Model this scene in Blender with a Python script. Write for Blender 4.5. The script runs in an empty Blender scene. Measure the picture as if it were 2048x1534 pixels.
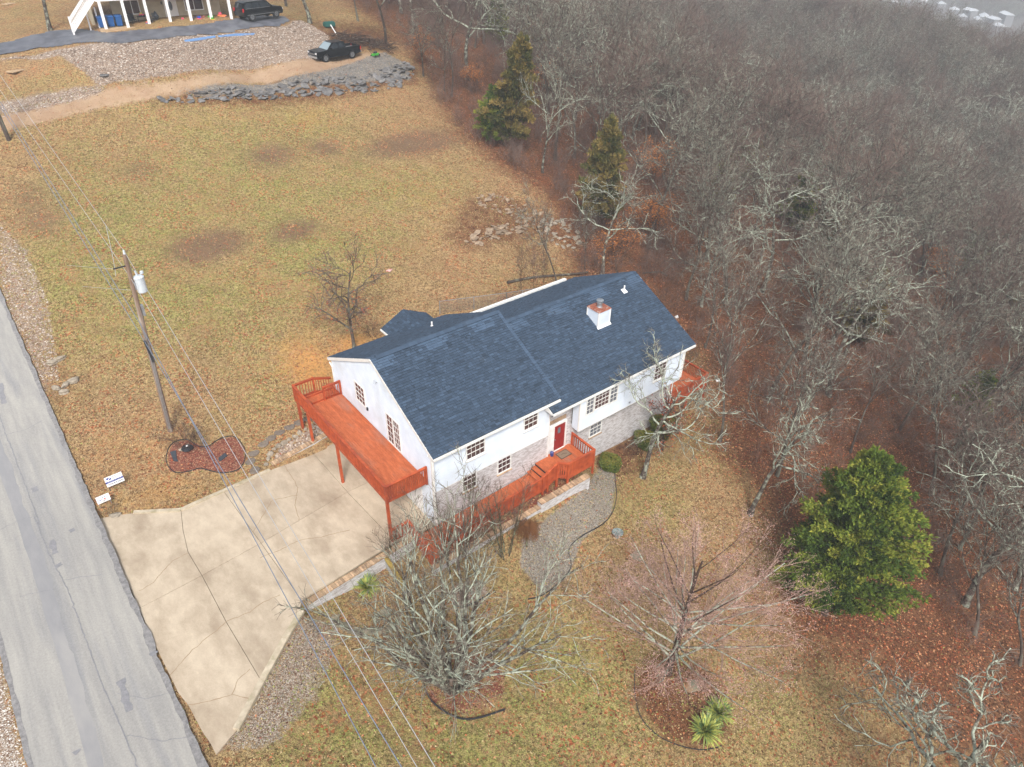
import bpy, bmesh, math, random
import numpy as np
from mathutils import Vector, Matrix
rnd = random.Random(7)
RS = np.random.RandomState(7)
C = bpy.context.scene.collection
sc = bpy.context.scene
R = math.radians

# ------------------------------------------------------------------ camera, world, sun, exposure
CAM = np.array([-14.846, -25.307, 30.804]); YAW, PITCH, ROLL, FPX = 0.677, 0.62, 0.018, 1430.8
F_ = np.array([math.sin(YAW)*math.cos(PITCH), math.cos(YAW)*math.cos(PITCH), -math.sin(PITCH)])
R0 = np.array([math.cos(YAW), -math.sin(YAW), 0.0]); U0 = np.cross(R0, F_)
R_ = R0*math.cos(ROLL)+U0*math.sin(ROLL); U_ = -R0*math.sin(ROLL)+U0*math.cos(ROLL)
cd = bpy.data.cameras.new('camera'); cam = bpy.data.objects.new('camera', cd); C.objects.link(cam)
cd.sensor_fit = 'HORIZONTAL'; cd.sensor_width = 36.0; cd.lens = FPX/2048*36.0
cd.clip_start = 0.5; cd.clip_end = 6000
cam.matrix_world = Matrix(((R_[0], U_[0], -F_[0], CAM[0]), (R_[1], U_[1], -F_[1], CAM[1]), (R_[2], U_[2], -F_[2], CAM[2]), (0, 0, 0, 1)))
sc.camera = cam

SUN_EL, SUN_ROT = R(48), R(215)
w = bpy.data.worlds.new('World'); sc.world = w; w.use_nodes = True
nt = w.node_tree
bg = nt.nodes['Background']
sky = nt.nodes.new('ShaderNodeTexSky'); sky.sky_type = 'NISHITA'; sky.sun_disc = False
sky.sun_elevation = SUN_EL; sky.sun_rotation = SUN_ROT; sky.air_density = 1.0; sky.dust_density = 4.0; sky.ozone_density = 1.0
hs = nt.nodes.new('ShaderNodeHueSaturation'); hs.inputs['Saturation'].default_value = 0.36   # overcast: a nearly grey sky
nt.links.new(sky.outputs[0], hs.inputs['Color']); nt.links.new(hs.outputs[0], bg.inputs['Color'])
bg.inputs['Strength'].default_value = 0.14
sd = bpy.data.lights.new('sun', 'SUN'); sd.energy = 2.1; sd.angle = R(13); sd.color = (1.0, 0.965, 0.91)
sun = bpy.data.objects.new('sun', sd); C.objects.link(sun)
sun.rotation_euler = (R(90)-SUN_EL, 0, R(180)-SUN_ROT)
sc.view_settings.view_transform = 'Standard'; sc.view_settings.look = 'None'
sc.view_settings.gamma = 1.0; sc.view_settings.use_curve_mapping = False
sc.view_settings.exposure = 0.5

# ------------------------------------------------------------------ measured rays (surveying the site from the drone's position)
def ray(u, v): return F_+R_*(u-1024)/FPX-U_*(v-767)/FPX
def at_z(u, v, z): r = ray(u, v); return CAM+r*((z-CAM[2])/r[2])
def at_x(u, v, x): r = ray(u, v); return CAM+r*((x-CAM[0])/r[0])
def at_y(u, v, y): r = ray(u, v); return CAM+r*((y-CAM[1])/r[1])

# ------------------------------------------------------------------ terrain height
CP = np.array([
 (-2.6, 11.2, .55), (-6, 11, .3), (-10, 10.5, .55), (-10, 15, 1.4), (-14.5, 12, 1.1), (-15.5, 10, 1.0), (0, 13, 1.0), (6, 14, 1.5), (14, 14, 1.2), (20, 13, 0.2),
 (-17.8, -6, .95), (-17.8, -30, .6), (-17.8, 4, 1.0), (-17.8, 14, 1.25), (-17.8, 25, 3.2), (-17.8, 36, 5.8), (-17.8, 50, 9.6), (-17.8, 75, 14.5), (-17.8, 120, 18),
 (-21.5, 0, 1.0), (-21.5, 20, 2.2), (-26, 36, 6), (-30, 0, 1.5), (-40, 60, 12),
 (-12, 20, 2.2), (-5, 20, 2.6), (5, 22, 3.4), (15, 22, 3.3), (-12, 30, 4.6), (0, 30, 5.2), (12, 30, 5.5), (25, 30, 5.2), (-12, 40, 7.6), (0, 40, 8.0), (14, 40, 8.2), (28, 40, 8.0),
 (-8, 47, 9.8), (4, 47, 10.4), (14, 46, 10.0), (24, 46, 10.1), (32, 50, 10.6),
 (-10, 54, 11.8), (0, 52, 12.0), (10, 51.6, 12.5), (18, 52.5, 12.9), (26, 54, 13.0), (24, 57, 13.2), (14, 55, 12.8), (33, 57, 13.0),
 (-10, 60, 13.6), (-4, 61, 14.6), (0, 60.6, 16.0), (8, 60.3, 16.4), (16, 61.5, 16.4), (22, 63, 16.4), (20, 67, 16.5), (4, 65, 16.6), (28, 66, 15.6), (-12, 66, 15.2), (3, 72, 17.0), (20, 80, 17.5), (0, 90, 18.2), (-20, 90, 17.5), (40, 66, 14.5), (45, 85, 16),
 (30, 100, 17), (0, 130, 19), (60, 130, 14), (100, 160, 6),
 (-8.5, -1.3, -.35), (-5, -1.5, -1.0), (-1.6, -3, -1.05), (4, -3.2, -1.05), (9, -3.3, -1.0), (-12.5, -6, .35), (-10, -10, -.4), (-13.5, -14, .2), (-4.5, -8, -1.8), (-5, -13, -1.9), (1, -8, -2.3), (6, -13, -3.4), (8, -7, -2.4),
 (14, -3.4, -2.1), (12.5, -.6, -1.7), (20, -.6, -1.8), (18, -9, -3.5), (16.4, -18, -5.0), (13, -24, -5.4), (4, -22, -4.4), (-6, -24, -2.6), (-14, -40, -1), (20, -35, -8),
 (24, 0, -2.2), (24, 8, -1.4), (24, 16, .6), (30, 22, 2.0), (32, 30, 4.8), (28, -8, -4.8), (30, -20, -7), (40, -10, -7.5), (38, 5, -4), (42, 20, 0), (46, 35, 3.5), (44, 50, 7.5),
 (55, -20, -11), (58, 5, -7.5), (62, 25, -2.5), (66, 48, 2.5), (62, 70, 7.5), (80, 0, -13), (85, 30, -8), (90, 60, -3), (85, 95, 4),
 (115, 10, -18), (120, 50, -12), (125, 95, -7), (110, 130, 0), (70, -50, -18), (120, -40, -28), (-60, 30, 6), (-60, -40, 0)], float)
def _phi(r2): return np.where(r2 > 1e-9, r2*np.log(np.maximum(r2, 1e-9)), 0)
_n = len(CP); _K = _phi(((CP[:, None, :2]-CP[None, :, :2])**2).sum(-1))+np.eye(_n)*2.0
_P = np.c_[np.ones(_n), CP[:, :2]]
_W = np.linalg.solve(np.r_[np.c_[_K, _P], np.c_[_P.T, np.zeros((3, 3))]], np.r_[CP[:, 2], np.zeros(3)])
def h_base(x, y):
    x = np.asarray(x, float); y = np.asarray(y, float); sh = np.broadcast(x, y).shape
    q = np.c_[np.broadcast_to(x, sh).ravel(), np.broadcast_to(y, sh).ravel()]
    qc = np.c_[np.clip(q[:, 0], -60, 125), np.clip(q[:, 1], -50, 150)]
    out = np.empty(len(q))
    for i in range(0, len(q), 20000):
        b = qc[i:i+20000]; out[i:i+20000] = _phi(((b[:, None]-CP[None, :, :2])**2).sum(-1))@_W[:_n]+np.c_[np.ones(len(b)), b]@_W[_n:]
    # beyond the near hillside the land falls to a wide valley on the right
    s = np.clip((q[:, 0]-0.12*q[:, 1]-150)/240, 0, 1); s = s*s*(3-2*s)
    far = np.clip((q[:, 0]*.8+q[:, 1]*.6-900)/900, 0, 1)
    out = out*(1-s)+s*(-62+95*far*far)
    return out.reshape(sh)
def in_poly(x, y, P):
    r = np.zeros(np.shape(x), bool); n = len(P)
    for i in range(n):
        (x1, y1), (x2, y2) = P[i][:2], P[(i+1) % n][:2]
        c = ((y1 > y) != (y2 > y)); r ^= c & (x < (x2-x1)*(y-y1)/((y2-y1) if y2 != y1 else 1e-9)+x1)
    return r
def poly_dist(x, y, P, closed=True):
    d = np.full(np.shape(x), 1e9); n = len(P)
    for i in range(n if closed else n-1):
        a = np.array(P[i][:2]); b = np.array(P[(i+1) % n][:2]); ab = b-a
        t = np.clip(((x-a[0])*ab[0]+(y-a[1])*ab[1])/max(ab@ab, 1e-9), 0, 1)
        d = np.minimum(d, np.hypot(x-a[0]-t*ab[0], y-a[1]-t*ab[1]))
    return d
def drive_z(x): return -.15+(-2.6-x)*.09 if x < -2.6 else -.15+0*x
def at_drive(u, v):
    z = 0.0
    for _ in range(12): p = at_z(u, v, z); z = float(drive_z(p[0]))
    return (p[0], p[1], z)
# slab outlines of the drive
SL = [[(191, 1038), (230, 1031), (267, 1026), (362, 1020), (366, 1060), (376, 1104), (404, 1151), (278, 1217), (262, 1180), (223, 1094), (210, 1070)],
      [(278, 1217), (404, 1151), (452, 1243), (524, 1364), (472, 1462), (446, 1493), (432, 1510), (420, 1486), (404, 1463), (376, 1410), (356, 1385), (338, 1348), (305, 1280)],
      [(362, 1020), (405, 1000), (447, 982), (522, 1086), (404, 1151), (376, 1104), (366, 1060)],
      [(404, 1151), (522, 1086), (603, 1200), (600, 1222), (524, 1364), (452, 1243)],
      [(447, 982), (546, 938), (580, 926), (628, 908), (695, 984), (522, 1086)],
      [(522, 1086), (695, 984), (790, 1084), (700, 1141), (603, 1200)]]
SLW = [[at_drive(*q) for q in s] for s in SL]
_a = at_drive(628, 908); _b = at_drive(695, 984); _c = at_drive(790, 1084)
SLW += [[_a, (-.02, 10.5, -.15), (-.02, _b[1], -.15), _b], [_b, (-.02, _b[1], -.15), (-.02, .0, -.15), (_c[0], _c[1], -.15)]]
DRIVE = [SLW[0][0], SLW[0][1], SLW[0][2], SLW[0][3], SLW[2][1], SLW[2][2], SLW[4][1], SLW[4][2], SLW[4][3], (-.02, 10.5), (-.02, 0), (_c[0], _c[1]), SLW[3][2], SLW[3][3], SLW[1][4], SLW[1][5], SLW[1][6], SLW[1][7], SLW[1][8], SLW[1][9], SLW[1][10], SLW[1][11], SLW[1][12], SLW[0][7], SLW[0][8], SLW[0][9], SLW[0][10]]
DRIVE = [tuple(q[:2]) for q in DRIVE]
ROADR, ROADL = -15.35, -20.75
TERR = [(-1.6, -2.5), (9.85, -2.5), (9.85, .1), (-1.6, .1)]
def h(x, y):
    x = np.asarray(x, float); y = np.asarray(y, float)
    z = h_base(x, y)
    # small unevenness of the lawn and the woods floor
    z = z+.05*np.sin(x*.9+1.3)*np.sin(y*.7)+.03*np.sin(x*2.3+y*1.7)
    rd = h_base(np.full(np.shape(x), -18.0), y)
    t = np.clip((np.abs(x+18.05)-2.9)/1.3, 0, 1); z = rd*(1-t)+z*t
    ind = in_poly(x, y, DRIVE); z = np.where(ind, np.where(x < -2.6, -.15+(-2.6-x)*.09, -.15)-.16, z)
    dd = poly_dist(x, y, DRIVE); s = np.clip((1.2-dd)/1.2, 0, 1)*(x < -8.6)*(~ind); z = z*(1-s)+s*np.where(x < -15.2, z, -.15+(-2.6-x)*.09-.07)
    z = np.where(in_poly(x, y, TERR), -.38, z)
    return z
def hz(x, y): return float(h(np.array([x]), np.array([y]))[0])
def at(u, v, dz=0.0):
    """the ground point seen along a surveyed ray"""
    r = ray(u, v); t = np.arange(20, 260, .5); P = CAM+r[None]*t[:, None]
    g = P[:, 2]-dz-h(P[:, 0], P[:, 1]); k = np.argmax(g < 0)
    if g[k] >= 0:
        return CAM+r*260
    a, b = t[k-1], t[k]
    for _ in range(14):
        m = (a+b)/2; p = CAM+r*m
        if p[2]-dz-hz(p[0], p[1]) < 0: b = m
        else: a = m
    p = CAM+r*b; return np.array([p[0], p[1], p[2]-dz])
def pxpoly(L): return [tuple(at(u, v)[:2]) for u, v in L]

# ------------------------------------------------------------------ mesh and object helpers
WM = {}
def link(name, me, mat=None, parent=None, M=None):
    o = bpy.data.objects.new(name, me); C.objects.link(o)
    M = M.copy() if M is not None else Matrix.Identity(4)
    if parent is not None:
        o.parent = parent; o.matrix_parent_inverse = WM[parent.name].inverted()
    o.matrix_basis = M; WM[o.name] = M
    if mat is not None and me is not None and not len(me.materials): me.materials.append(mat)
    return o
def tag(o, label=None, cat=None, group=None, kind=None):
    if label: o['label'] = label
    if cat: o['category'] = cat
    if group: o['group'] = group
    if kind: o['kind'] = kind
    return o
def TR(loc, rz=0, rx=0, ry=0, s=1):
    return Matrix.Translation(Vector([float(q) for q in loc])) @ Matrix.Rotation(rz, 4, 'Z') @ Matrix.Rotation(ry, 4, 'Y') @ Matrix.Rotation(rx, 4, 'X') @ Matrix.Scale(s, 4)
def thing(name, label, cat, loc=(0, 0, 0), rz=0, group=None):
    return tag(link(name, None, M=TR(loc, rz)), label, cat, group)
def fastmesh(name, V, Fs, smooth=False, attrs=None):
    """V (n,3); Fs: list of (m,k) index arrays"""
    me = bpy.data.meshes.new(name); V = np.asarray(V, np.float32); me.vertices.add(len(V)); me.vertices.foreach_set('co', V.ravel())
    Fs = [np.asarray(f, np.int32) for f in Fs if len(f)]
    L = np.concatenate([f.ravel() for f in Fs]); tot = np.concatenate([np.full(len(f), f.shape[1], np.int32) for f in Fs])
    st = np.r_[0, np.cumsum(tot)[:-1]].astype(np.int32)
    me.loops.add(len(L)); me.loops.foreach_set('vertex_index', L)
    me.polygons.add(len(tot)); me.polygons.foreach_set('loop_start', st); me.polygons.foreach_set('loop_total', tot)
    if smooth: me.polygons.foreach_set('use_smooth', np.ones(len(tot), bool))
    me.update(calc_edges=True)
    for k, (dom, a) in (attrs or {}).items():
        at_ = me.attributes.new(k, 'FLOAT', dom); at_.data.foreach_set('value', np.asarray(a, np.float32))
    return me
class MB:
    def __init__(s): s.v = []; s.f = []; s.t = []; s.tint = 0.0
    def quadbox(s, P):   # 8 corners: bottom ring 0-3, top ring 4-7
        b = len(s.v); s.v += [tuple(float(c) for c in p) for p in P]
        for q in ((3, 2, 1, 0), (4, 5, 6, 7), (0, 1, 5, 4), (1, 2, 6, 5), (2, 3, 7, 6), (3, 0, 4, 7)):
            s.f.append(tuple(b+i for i in q)); s.t.append(s.tint)
        return s
    def box(s, x0, x1, y0, y1, z0, z1):
        return s.quadbox([(x0, y0, z0), (x1, y0, z0), (x1, y1, z0), (x0, y1, z0), (x0, y0, z1), (x1, y0, z1), (x1, y1, z1), (x0, y1, z1)])
    def beam(s, a, b, w, t, up=(0, 0, 1)):
        a = np.array(a, float); b = np.array(b, float); d = b-a; d /= np.linalg.norm(d); up = np.array(up, float)
        sd_ = np.cross(d, up); n_ = np.linalg.norm(sd_)
        if n_ < 1e-4: sd_ = np.cross(d, (1, 0, 0)); n_ = np.linalg.norm(sd_)
        sd_ = sd_/n_*w/2; u = np.cross(sd_, d); u = u/np.linalg.norm(u)*t/2
        return s.quadbox([a-sd_-u, b-sd_-u, b+sd_-u, a+sd_-u, a-sd_+u, b-sd_+u, b+sd_+u, a+sd_+u])
    def prism(s, P, z0, z1, top_only=False):
        b = len(s.v); n = len(P); zf = (lambda z, p: z(p) if callable(z) else z)
        s.v += [(float(p[0]), float(p[1]), float(zf(z0, p))) for p in P]+[(float(p[0]), float(p[1]), float(zf(z1, p))) for p in P]
        A = sum(P[i][0]*P[(i+1) % n][1]-P[(i+1) % n][0]*P[i][1] for i in range(n)); o = range(n) if A > 0 else range(n-1, -1, -1); o = list(o)
        s.f.append(tuple(b+n+i for i in o)); s.f.append(tuple(b+i for i in reversed(o)))
        for k in range(n): i, j = o[k], o[(k+1) % n]; s.f.append((b+i, b+j, b+n+j, b+n+i))
        s.t += [s.tint]*(n+2); return s
    def extrude(s, P, vec):   # polygon P (3d) extruded along vec
        b = len(s.v); n = len(P); P = [np.array(p, float) for p in P]; vec = np.array(vec, float)
        s.v += [tuple(p) for p in P]+[tuple(p+vec) for p in P]
        s.f.append(tuple(b+i for i in range(n-1, -1, -1))); s.f.append(tuple(b+n+i for i in range(n)))
        for i in range(n): j = (i+1) % n; s.f.append((b+i, b+j, b+n+j, b+n+i))
        s.t += [s.tint]*(n+2); return s
    def cyl(s, a, b, r0, r1=None, n=10, caps=True):
        r1 = r0 if r1 is None else r1; a = np.array(a, float); b_ = np.array(b, float); d = b_-a; d /= np.linalg.norm(d)
        e = np.cross(d, (0, 0, 1) if abs(d[2]) < .9 else (1, 0, 0)); e /= np.linalg.norm(e); g = np.cross(d, e); k = len(s.v)
        for c, r in ((a, r0), (b_, r1)):
            for i in range(n): t = 2*math.pi*i/n; s.v.append(tuple(c+e*r*math.cos(t)+g*r*math.sin(t)))
        for i in range(n): j = (i+1) % n; s.f.append((k+i, k+j, k+n+j, k+n+i)); s.t.append(s.tint)
        if caps: s.f.append(tuple(k+i for i in range(n-1, -1, -1))); s.f.append(tuple(k+n+i for i in range(n))); s.t += [s.tint]*2
        return s
    def lathe(s, c, prof, n=14):
        k = len(s.v)
        for r, z in prof:
            for i in range(n): t = 2*math.pi*i/n; s.v.append((c[0]+r*math.cos(t), c[1]+r*math.sin(t), c[2]+z))
        for m in range(len(prof)-1):
            for i in range(n): j = (i+1) % n; s.f.append((k+m*n+i, k+m*n+j, k+m*n+n+j, k+m*n+n+i)); s.t.append(s.tint)
        m = (len(prof)-1)*n; s.f.append(tuple(k+m+i for i in range(n))); s.t.append(s.tint); return s
    def quad(s, *P):
        b = len(s.v); s.v += [tuple(float(c) for c in p) for p in P]; s.f.append(tuple(range(b, b+len(P)))); s.t.append(s.tint); return s
    def tube(s, pts, r, n=6):
        for a, b in zip(pts[:-1], pts[1:]): s.cyl(a, b, r, r, n, False)
        return s
    def mesh(s, name, tint=False, bevel=0):
        me = bpy.data.meshes.new(name); me.from_pydata(s.v, [], s.f); me.update()
        if tint: a = me.attributes.new('tint', 'FLOAT', 'FACE'); a.data.foreach_set('value', np.array(s.t, np.float32))
        if bevel:
            bm = bmesh.new(); bm.from_mesh(me); bmesh.ops.bevel(bm, geom=[e for e in bm.edges if len(e.link_faces) == 2 and e.calc_face_angle(0) > .5], offset=bevel, segments=2, affect='EDGES', clamp_overlap=True); bm.to_mesh(me); bm.free()
        return me
    def build(s, name, mat, parent=None, M=None, **k):
        return link(name, s.mesh(name, **k), mat, parent, M)
def rock_mesh(name, r, seed, sub=1, flat=.6):
    bm = bmesh.new(); bmesh.ops.create_icosphere(bm, subdivisions=sub, radius=1); q = random.Random(seed)
    ph = [q.uniform(0, 6) for _ in range(6)]
    for v in bm.verts:
        c = v.co; k = 1+.22*math.sin(c.x*3+ph[0])+.18*math.sin(c.y*4+ph[1])+.15*math.sin(c.z*5+ph[2])+q.uniform(-.1, .1)
        v.co = Vector((c.x*k*r, c.y*k*r, c.z*k*r*flat))
    me = bpy.data.meshes.new(name); bm.to_mesh(me); bm.free(); return me
def scatter_mesh(name, tmpl, pos, scale, rot, tint, tilt=None):
    """many small pieces joined to one mesh: tmpl (V,F)"""
    V, Fc = tmpl; V = np.array(V, float); n = len(pos); c, s_ = np.cos(rot), np.sin(rot)
    S = scale if np.ndim(scale) == 2 else np.repeat(np.asarray(scale)[:, None], 3, 1)
    A = V[None]*S[:, None, :]
    if tilt is not None:
        ct, st_ = np.cos(tilt)[:, None], np.sin(tilt)[:, None]
        A = np.stack([A[..., 0], A[..., 1]*ct-A[..., 2]*st_, A[..., 1]*st_+A[..., 2]*ct], -1)
    X = A[..., 0]*c[:, None]-A[..., 1]*s_[:, None]; Y = A[..., 0]*s_[:, None]+A[..., 1]*c[:, None]
    W_ = np.stack([X+pos[:, 0:1], Y+pos[:, 1:2], A[..., 2]+pos[:, 2:3]], -1).reshape(-1, 3)
    Fc = np.array(Fc); FF = (Fc[None]+(np.arange(n)*len(V))[:, None, None]).reshape(-1, Fc.shape[1])
    return fastmesh(name, W_, [FF], attrs={'tint': ('FACE', np.repeat(tint, len(Fc)))})
def hnormal_drop(P, dz=0.0):
    z = h(P[:, 0], P[:, 1]); return np.c_[P[:, :2], z+dz]

# ------------------------------------------------------------------ materials
def srgb(r, g, b):
    f = lambda c: (c/255/12.92 if c/255 <= .04045 else ((c/255+.055)/1.055)**2.4); return (f(r), f(g), f(b), 1)
def mat(name, c1, c2=None, scale=4.0, rough=.8, bump=0.0, c3=None, s3=.6, metal=0.0, tint=0.0, rand=0.0, detail=5.0, stretch=None, spec=.35, coat=0.0, contrast=(.35, .65), a3=(.5, .68), tintcol=None, grain=0.0, gs=22.0):
    m = bpy.data.materials.new(name); m.use_nodes = True; t = m.node_tree; b = t.nodes['Principled BSDF']; N = t.nodes.new; K = t.links.new
    b.inputs['Roughness'].default_value = rough; b.inputs['Metallic'].default_value = metal; b.inputs['Specular IOR Level'].default_value = spec
    if coat: b.inputs['Coat Weight'].default_value = coat; b.inputs['Coat Roughness'].default_value = .05
    c1 = tuple(c1[:3])+(1,); co = N('ShaderNodeNewGeometry').outputs['Position']
    if stretch: mp = N('ShaderNodeMapping'); mp.inputs['Scale'].default_value = stretch; K(co, mp.inputs[0]); co = mp.outputs[0]
    def noise(s_, d=detail):
        n = N('ShaderNodeTexNoise'); n.inputs['Scale'].default_value = s_; n.inputs['Detail'].default_value = d; n.inputs['Roughness'].default_value = .62; K(co, n.inputs['Vector']); return n.outputs['Fac']
    def ramp(s_, lo, hi):
        r = N('ShaderNodeMapRange'); r.inputs[1].default_value = lo; r.inputs[2].default_value = hi; K(s_, r.inputs[0]); return r.outputs[0]
    def mix(f, a, c):
        x = N('ShaderNodeMix'); x.data_type = 'RGBA'
        if isinstance(f, float): x.inputs[0].default_value = f
        else: K(f, x.inputs[0])
        for i, q in ((6, a), (7, c)):
            if isinstance(q, tuple): x.inputs[i].default_value = tuple(q[:3])+(1,)
            else: K(q, x.inputs[i])
        return x.outputs[2]
    nz = noise(scale) if (c2 or bump) else None; col = c1
    if c2: col = mix(ramp(nz, *contrast), c1, c2)
    if c3: col = mix(ramp(noise(s3, 6.0), *a3), col, c3)
    if tint or rand or tintcol:
        if rand: src = N('ShaderNodeObjectInfo').outputs['Random']
        else: a = N('ShaderNodeAttribute'); a.attribute_name = 'tint'; src = a.outputs['Fac']
        if tintcol:
            cr = N('ShaderNodeValToRGB'); e = cr.color_ramp; K(src, cr.inputs[0])
            e.elements[0].color = tuple(tintcol[0][:3])+(1,); e.elements[1].color = tuple(tintcol[-1][:3])+(1,)
            for i, q in enumerate(tintcol[1:-1]): z = e.elements.new((i+1)/(len(tintcol)-1)); z.color = tuple(q[:3])+(1,)
            col = cr.outputs[0] if not c2 else mix(.7, col, cr.outputs[0])
        k = tint or rand
        if k > 0:
            hv = N('ShaderNodeHueSaturation'); hv.inputs['Saturation'].default_value = 1.0
            mr = N('ShaderNodeMapRange'); mr.clamp = False; mr.inputs[3].default_value = 1-k; mr.inputs[4].default_value = 1+k; K(src, mr.inputs[0]); K(mr.outputs[0], hv.inputs['Value'])
            if isinstance(col, tuple): hv.inputs['Color'].default_value = col
            else: K(col, hv.inputs['Color'])
            col = hv.outputs[0]
    if grain:
        hv = N('ShaderNodeHueSaturation'); gm = N('ShaderNodeMapRange'); gm.inputs[1].default_value = .3; gm.inputs[2].default_value = .7; gm.inputs[3].default_value = 1-grain; gm.inputs[4].default_value = 1+grain
        gn = N('ShaderNodeTexNoise'); gn.inputs['Scale'].default_value = gs; gn.inputs['Detail'].default_value = 3; gn.inputs['Roughness'].default_value = .8; K(N('ShaderNodeNewGeometry').outputs['Position'], gn.inputs['Vector']); K(gn.outputs['Fac'], gm.inputs[0]); K(gm.outputs[0], hv.inputs['Value'])
        if isinstance(col, tuple): hv.inputs['Color'].default_value = col
        else: K(col, hv.inputs['Color'])
        col = hv.outputs[0]
    if isinstance(col, tuple): b.inputs['Base Color'].default_value = col
    else: K(col, b.inputs['Base Color'])
    if bump: bp = N('ShaderNodeBump'); bp.inputs['Strength'].default_value = min(bump, 1); bp.inputs['Distance'].default_value = .02*max(1, bump); K(nz, bp.inputs['Height']); K(bp.outputs[0], b.inputs['Normal'])
    return m
MT = {}
S = srgb
MT['siding'] = mat('white_siding', S(222, 231, 242), S(210, 220, 233), 1.2, .55, c3=S(202, 209, 216), s3=.4)
MT['trim'] = mat('white_trim', S(236, 236, 234), S(224, 224, 220), 3, .5)
MT['deck'] = mat('red_stained_wood', S(194, 106, 66), S(168, 86, 50), 6, .65, .3, c3=S(160, 116, 98), grain=.1, gs=14, s3=.9, rand=.08, stretch=(1, .35, 1), a3=(.52, .75))
MT['deckrail'] = mat('orange_red_stained_wood', S(190, 90, 50), S(158, 68, 38), 3, .6, .2, rand=.1, c3=S(144, 64, 46), s3=1.2, grain=.1, gs=12)
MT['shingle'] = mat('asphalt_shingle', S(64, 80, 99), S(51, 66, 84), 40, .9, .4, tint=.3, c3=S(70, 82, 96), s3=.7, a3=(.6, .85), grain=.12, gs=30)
MT['roofbase'] = mat('roof_underlayment', S(48, 56, 66), rough=.9)
MT['glass'] = mat('dark_window_glass', S(58, 44, 48), S(92, 66, 66), .9, .08, spec=.8)
MT['blind'] = mat('pale_window_glass_with_blind', S(120, 125, 132), S(96, 100, 110), 1.5, .12, spec=.7)
MT['reddoor'] = mat('red_door_paint', S(150, 42, 40), S(138, 38, 38), 3, .4)
MT['concrete'] = mat('driveway_concrete', S(200, 185, 163), S(184, 168, 147), 1.6, .85, .12, c3=S(140, 122, 102), s3=.45, rand=.04, a3=(.44, .8), detail=14, stretch=(1.3, .7, 1), grain=.07, gs=16)
MT['curb'] = mat('concrete_curb', S(204, 192, 170), S(180, 166, 144), 2.5, .85, .2, c3=S(150, 140, 110), s3=.9, rand=.05)
MT['joint'] = mat('joint_filler', S(92, 78, 64), S(110, 96, 80), 9, .9)
MT['cap'] = mat('tan_cap_brick', S(196, 170, 138), S(170, 140, 112), 14, .85, .3, c3=S(130, 104, 84), s3=2.2, rand=.3, a3=(.5, .7))
MT['asphalt'] = mat('worn_asphalt', S(166, 163, 157), S(148, 146, 143), 1.6, .85, .15, c3=S(136, 136, 138), s3=.5, stretch=(1.6, .1, 1), detail=12, grain=.13, gs=12)
MT['asphdark'] = mat('dark_asphalt_edge', S(146, 144, 143), S(116, 114, 115), 5, .85, .6, detail=8, grain=.2, gs=14)
MT['seal'] = mat('dark_sealed_patch', S(142, 141, 144), S(126, 126, 130), 5, .75, grain=.12, gs=12)
MT['newasph'] = mat('sealed_blacktop', S(78, 80, 88), S(104, 106, 114), .9, .45, .1, c3=S(122, 124, 128), s3=.35, a3=(.5, .75))
MT['stone'] = mat('pale_stone', S(190, 178, 160), S(152, 140, 124), 6, .9, .5, tint=.25)
MT['whiterock'] = mat('white_rock', S(206, 196, 184), S(170, 156, 142), 7, .9, .4, tintcol=[S(84, 62, 50), S(120, 94, 78), S(146, 120, 102), S(168, 146, 128), S(222, 214, 204)])
MT['pebble'] = mat('grey_pebble', S(150, 142, 130), rough=.9, tintcol=[S(78, 68, 56), S(118, 106, 92), S(142, 134, 120), S(178, 172, 162), S(128, 108, 86)])
MT['palegravel'] = mat('pale_gravel', S(200, 192, 180), rough=.9, tintcol=[S(150, 138, 124), S(186, 176, 164), S(212, 206, 198), S(232, 228, 222)])
MT['slate'] = mat('broken_blacktop_slab', S(96, 95, 97), S(124, 121, 118), 3, .85, .5, rand=.25)
MT['flag'] = mat('grey_stepping_stone', S(130, 118, 106), S(106, 96, 88), 7, .9, .5, rand=.12)
MT['ledge'] = mat('mossy_ledge_stone', S(140, 132, 116), S(112, 112, 90), 6, .9, .5, c3=S(160, 120, 88), s3=1.5, rand=.2)
MT['rocks'] = mat('buff_rock', S(164, 144, 122), S(126, 108, 90), 5, .9, .5, rand=.22)
MT['pole'] = mat('weathered_pole', S(142, 120, 104), S(112, 92, 78), 7, .85, .4, stretch=(3, 3, .25), c3=S(168, 156, 146), s3=1.4)
MT['galv'] = mat('galvanised_metal', S(176, 182, 188), S(150, 156, 164), 5, .4, metal=.6)
MT['wire'] = mat('pale_cable', S(186, 188, 192), rough=.5, metal=.3)
MT['wire2'] = mat('grey_blue_cable', S(116, 126, 144), rough=.6)
MT['trans'] = mat('transformer_paint', S(206, 214, 220), S(190, 198, 206), 5, .4)
MT['black'] = mat('black_plastic', S(38, 40, 46), S(52, 54, 60), 5, .5)
MT['fabric'] = mat('weed_cloth', S(52, 58, 66), S(66, 70, 76), 5, .8, .4)
MT['white'] = mat('white_paint', S(236, 236, 236), rough=.5)
MT['signblue'] = mat('sign_blue', S(36, 62, 150), rough=.5); MT['signred'] = mat('sign_red', S(206, 50, 50), rough=.5); MT['signgrey'] = mat('sign_grey', S(120, 128, 140), rough=.5)
MT['bark'] = mat('dark_bark', S(96, 84, 76), S(64, 54, 48), 9, .95, .6, stretch=(2, 2, .4), c3=S(128, 130, 116), s3=1.3)
def barkmat(name, bark, bark2, lich, lo, hi, sc_=2.6):
    m = mat(name, bark, bark2, 11, .95, .5, c3=lich, s3=sc_, a3=(lo, hi), detail=6, contrast=(.3, .6)); return m
MT['lichen'] = barkmat('lichen_covered_bark', S(112, 102, 92), S(70, 60, 52), S(176, 184, 166), .4, .54, 3.2)
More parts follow.
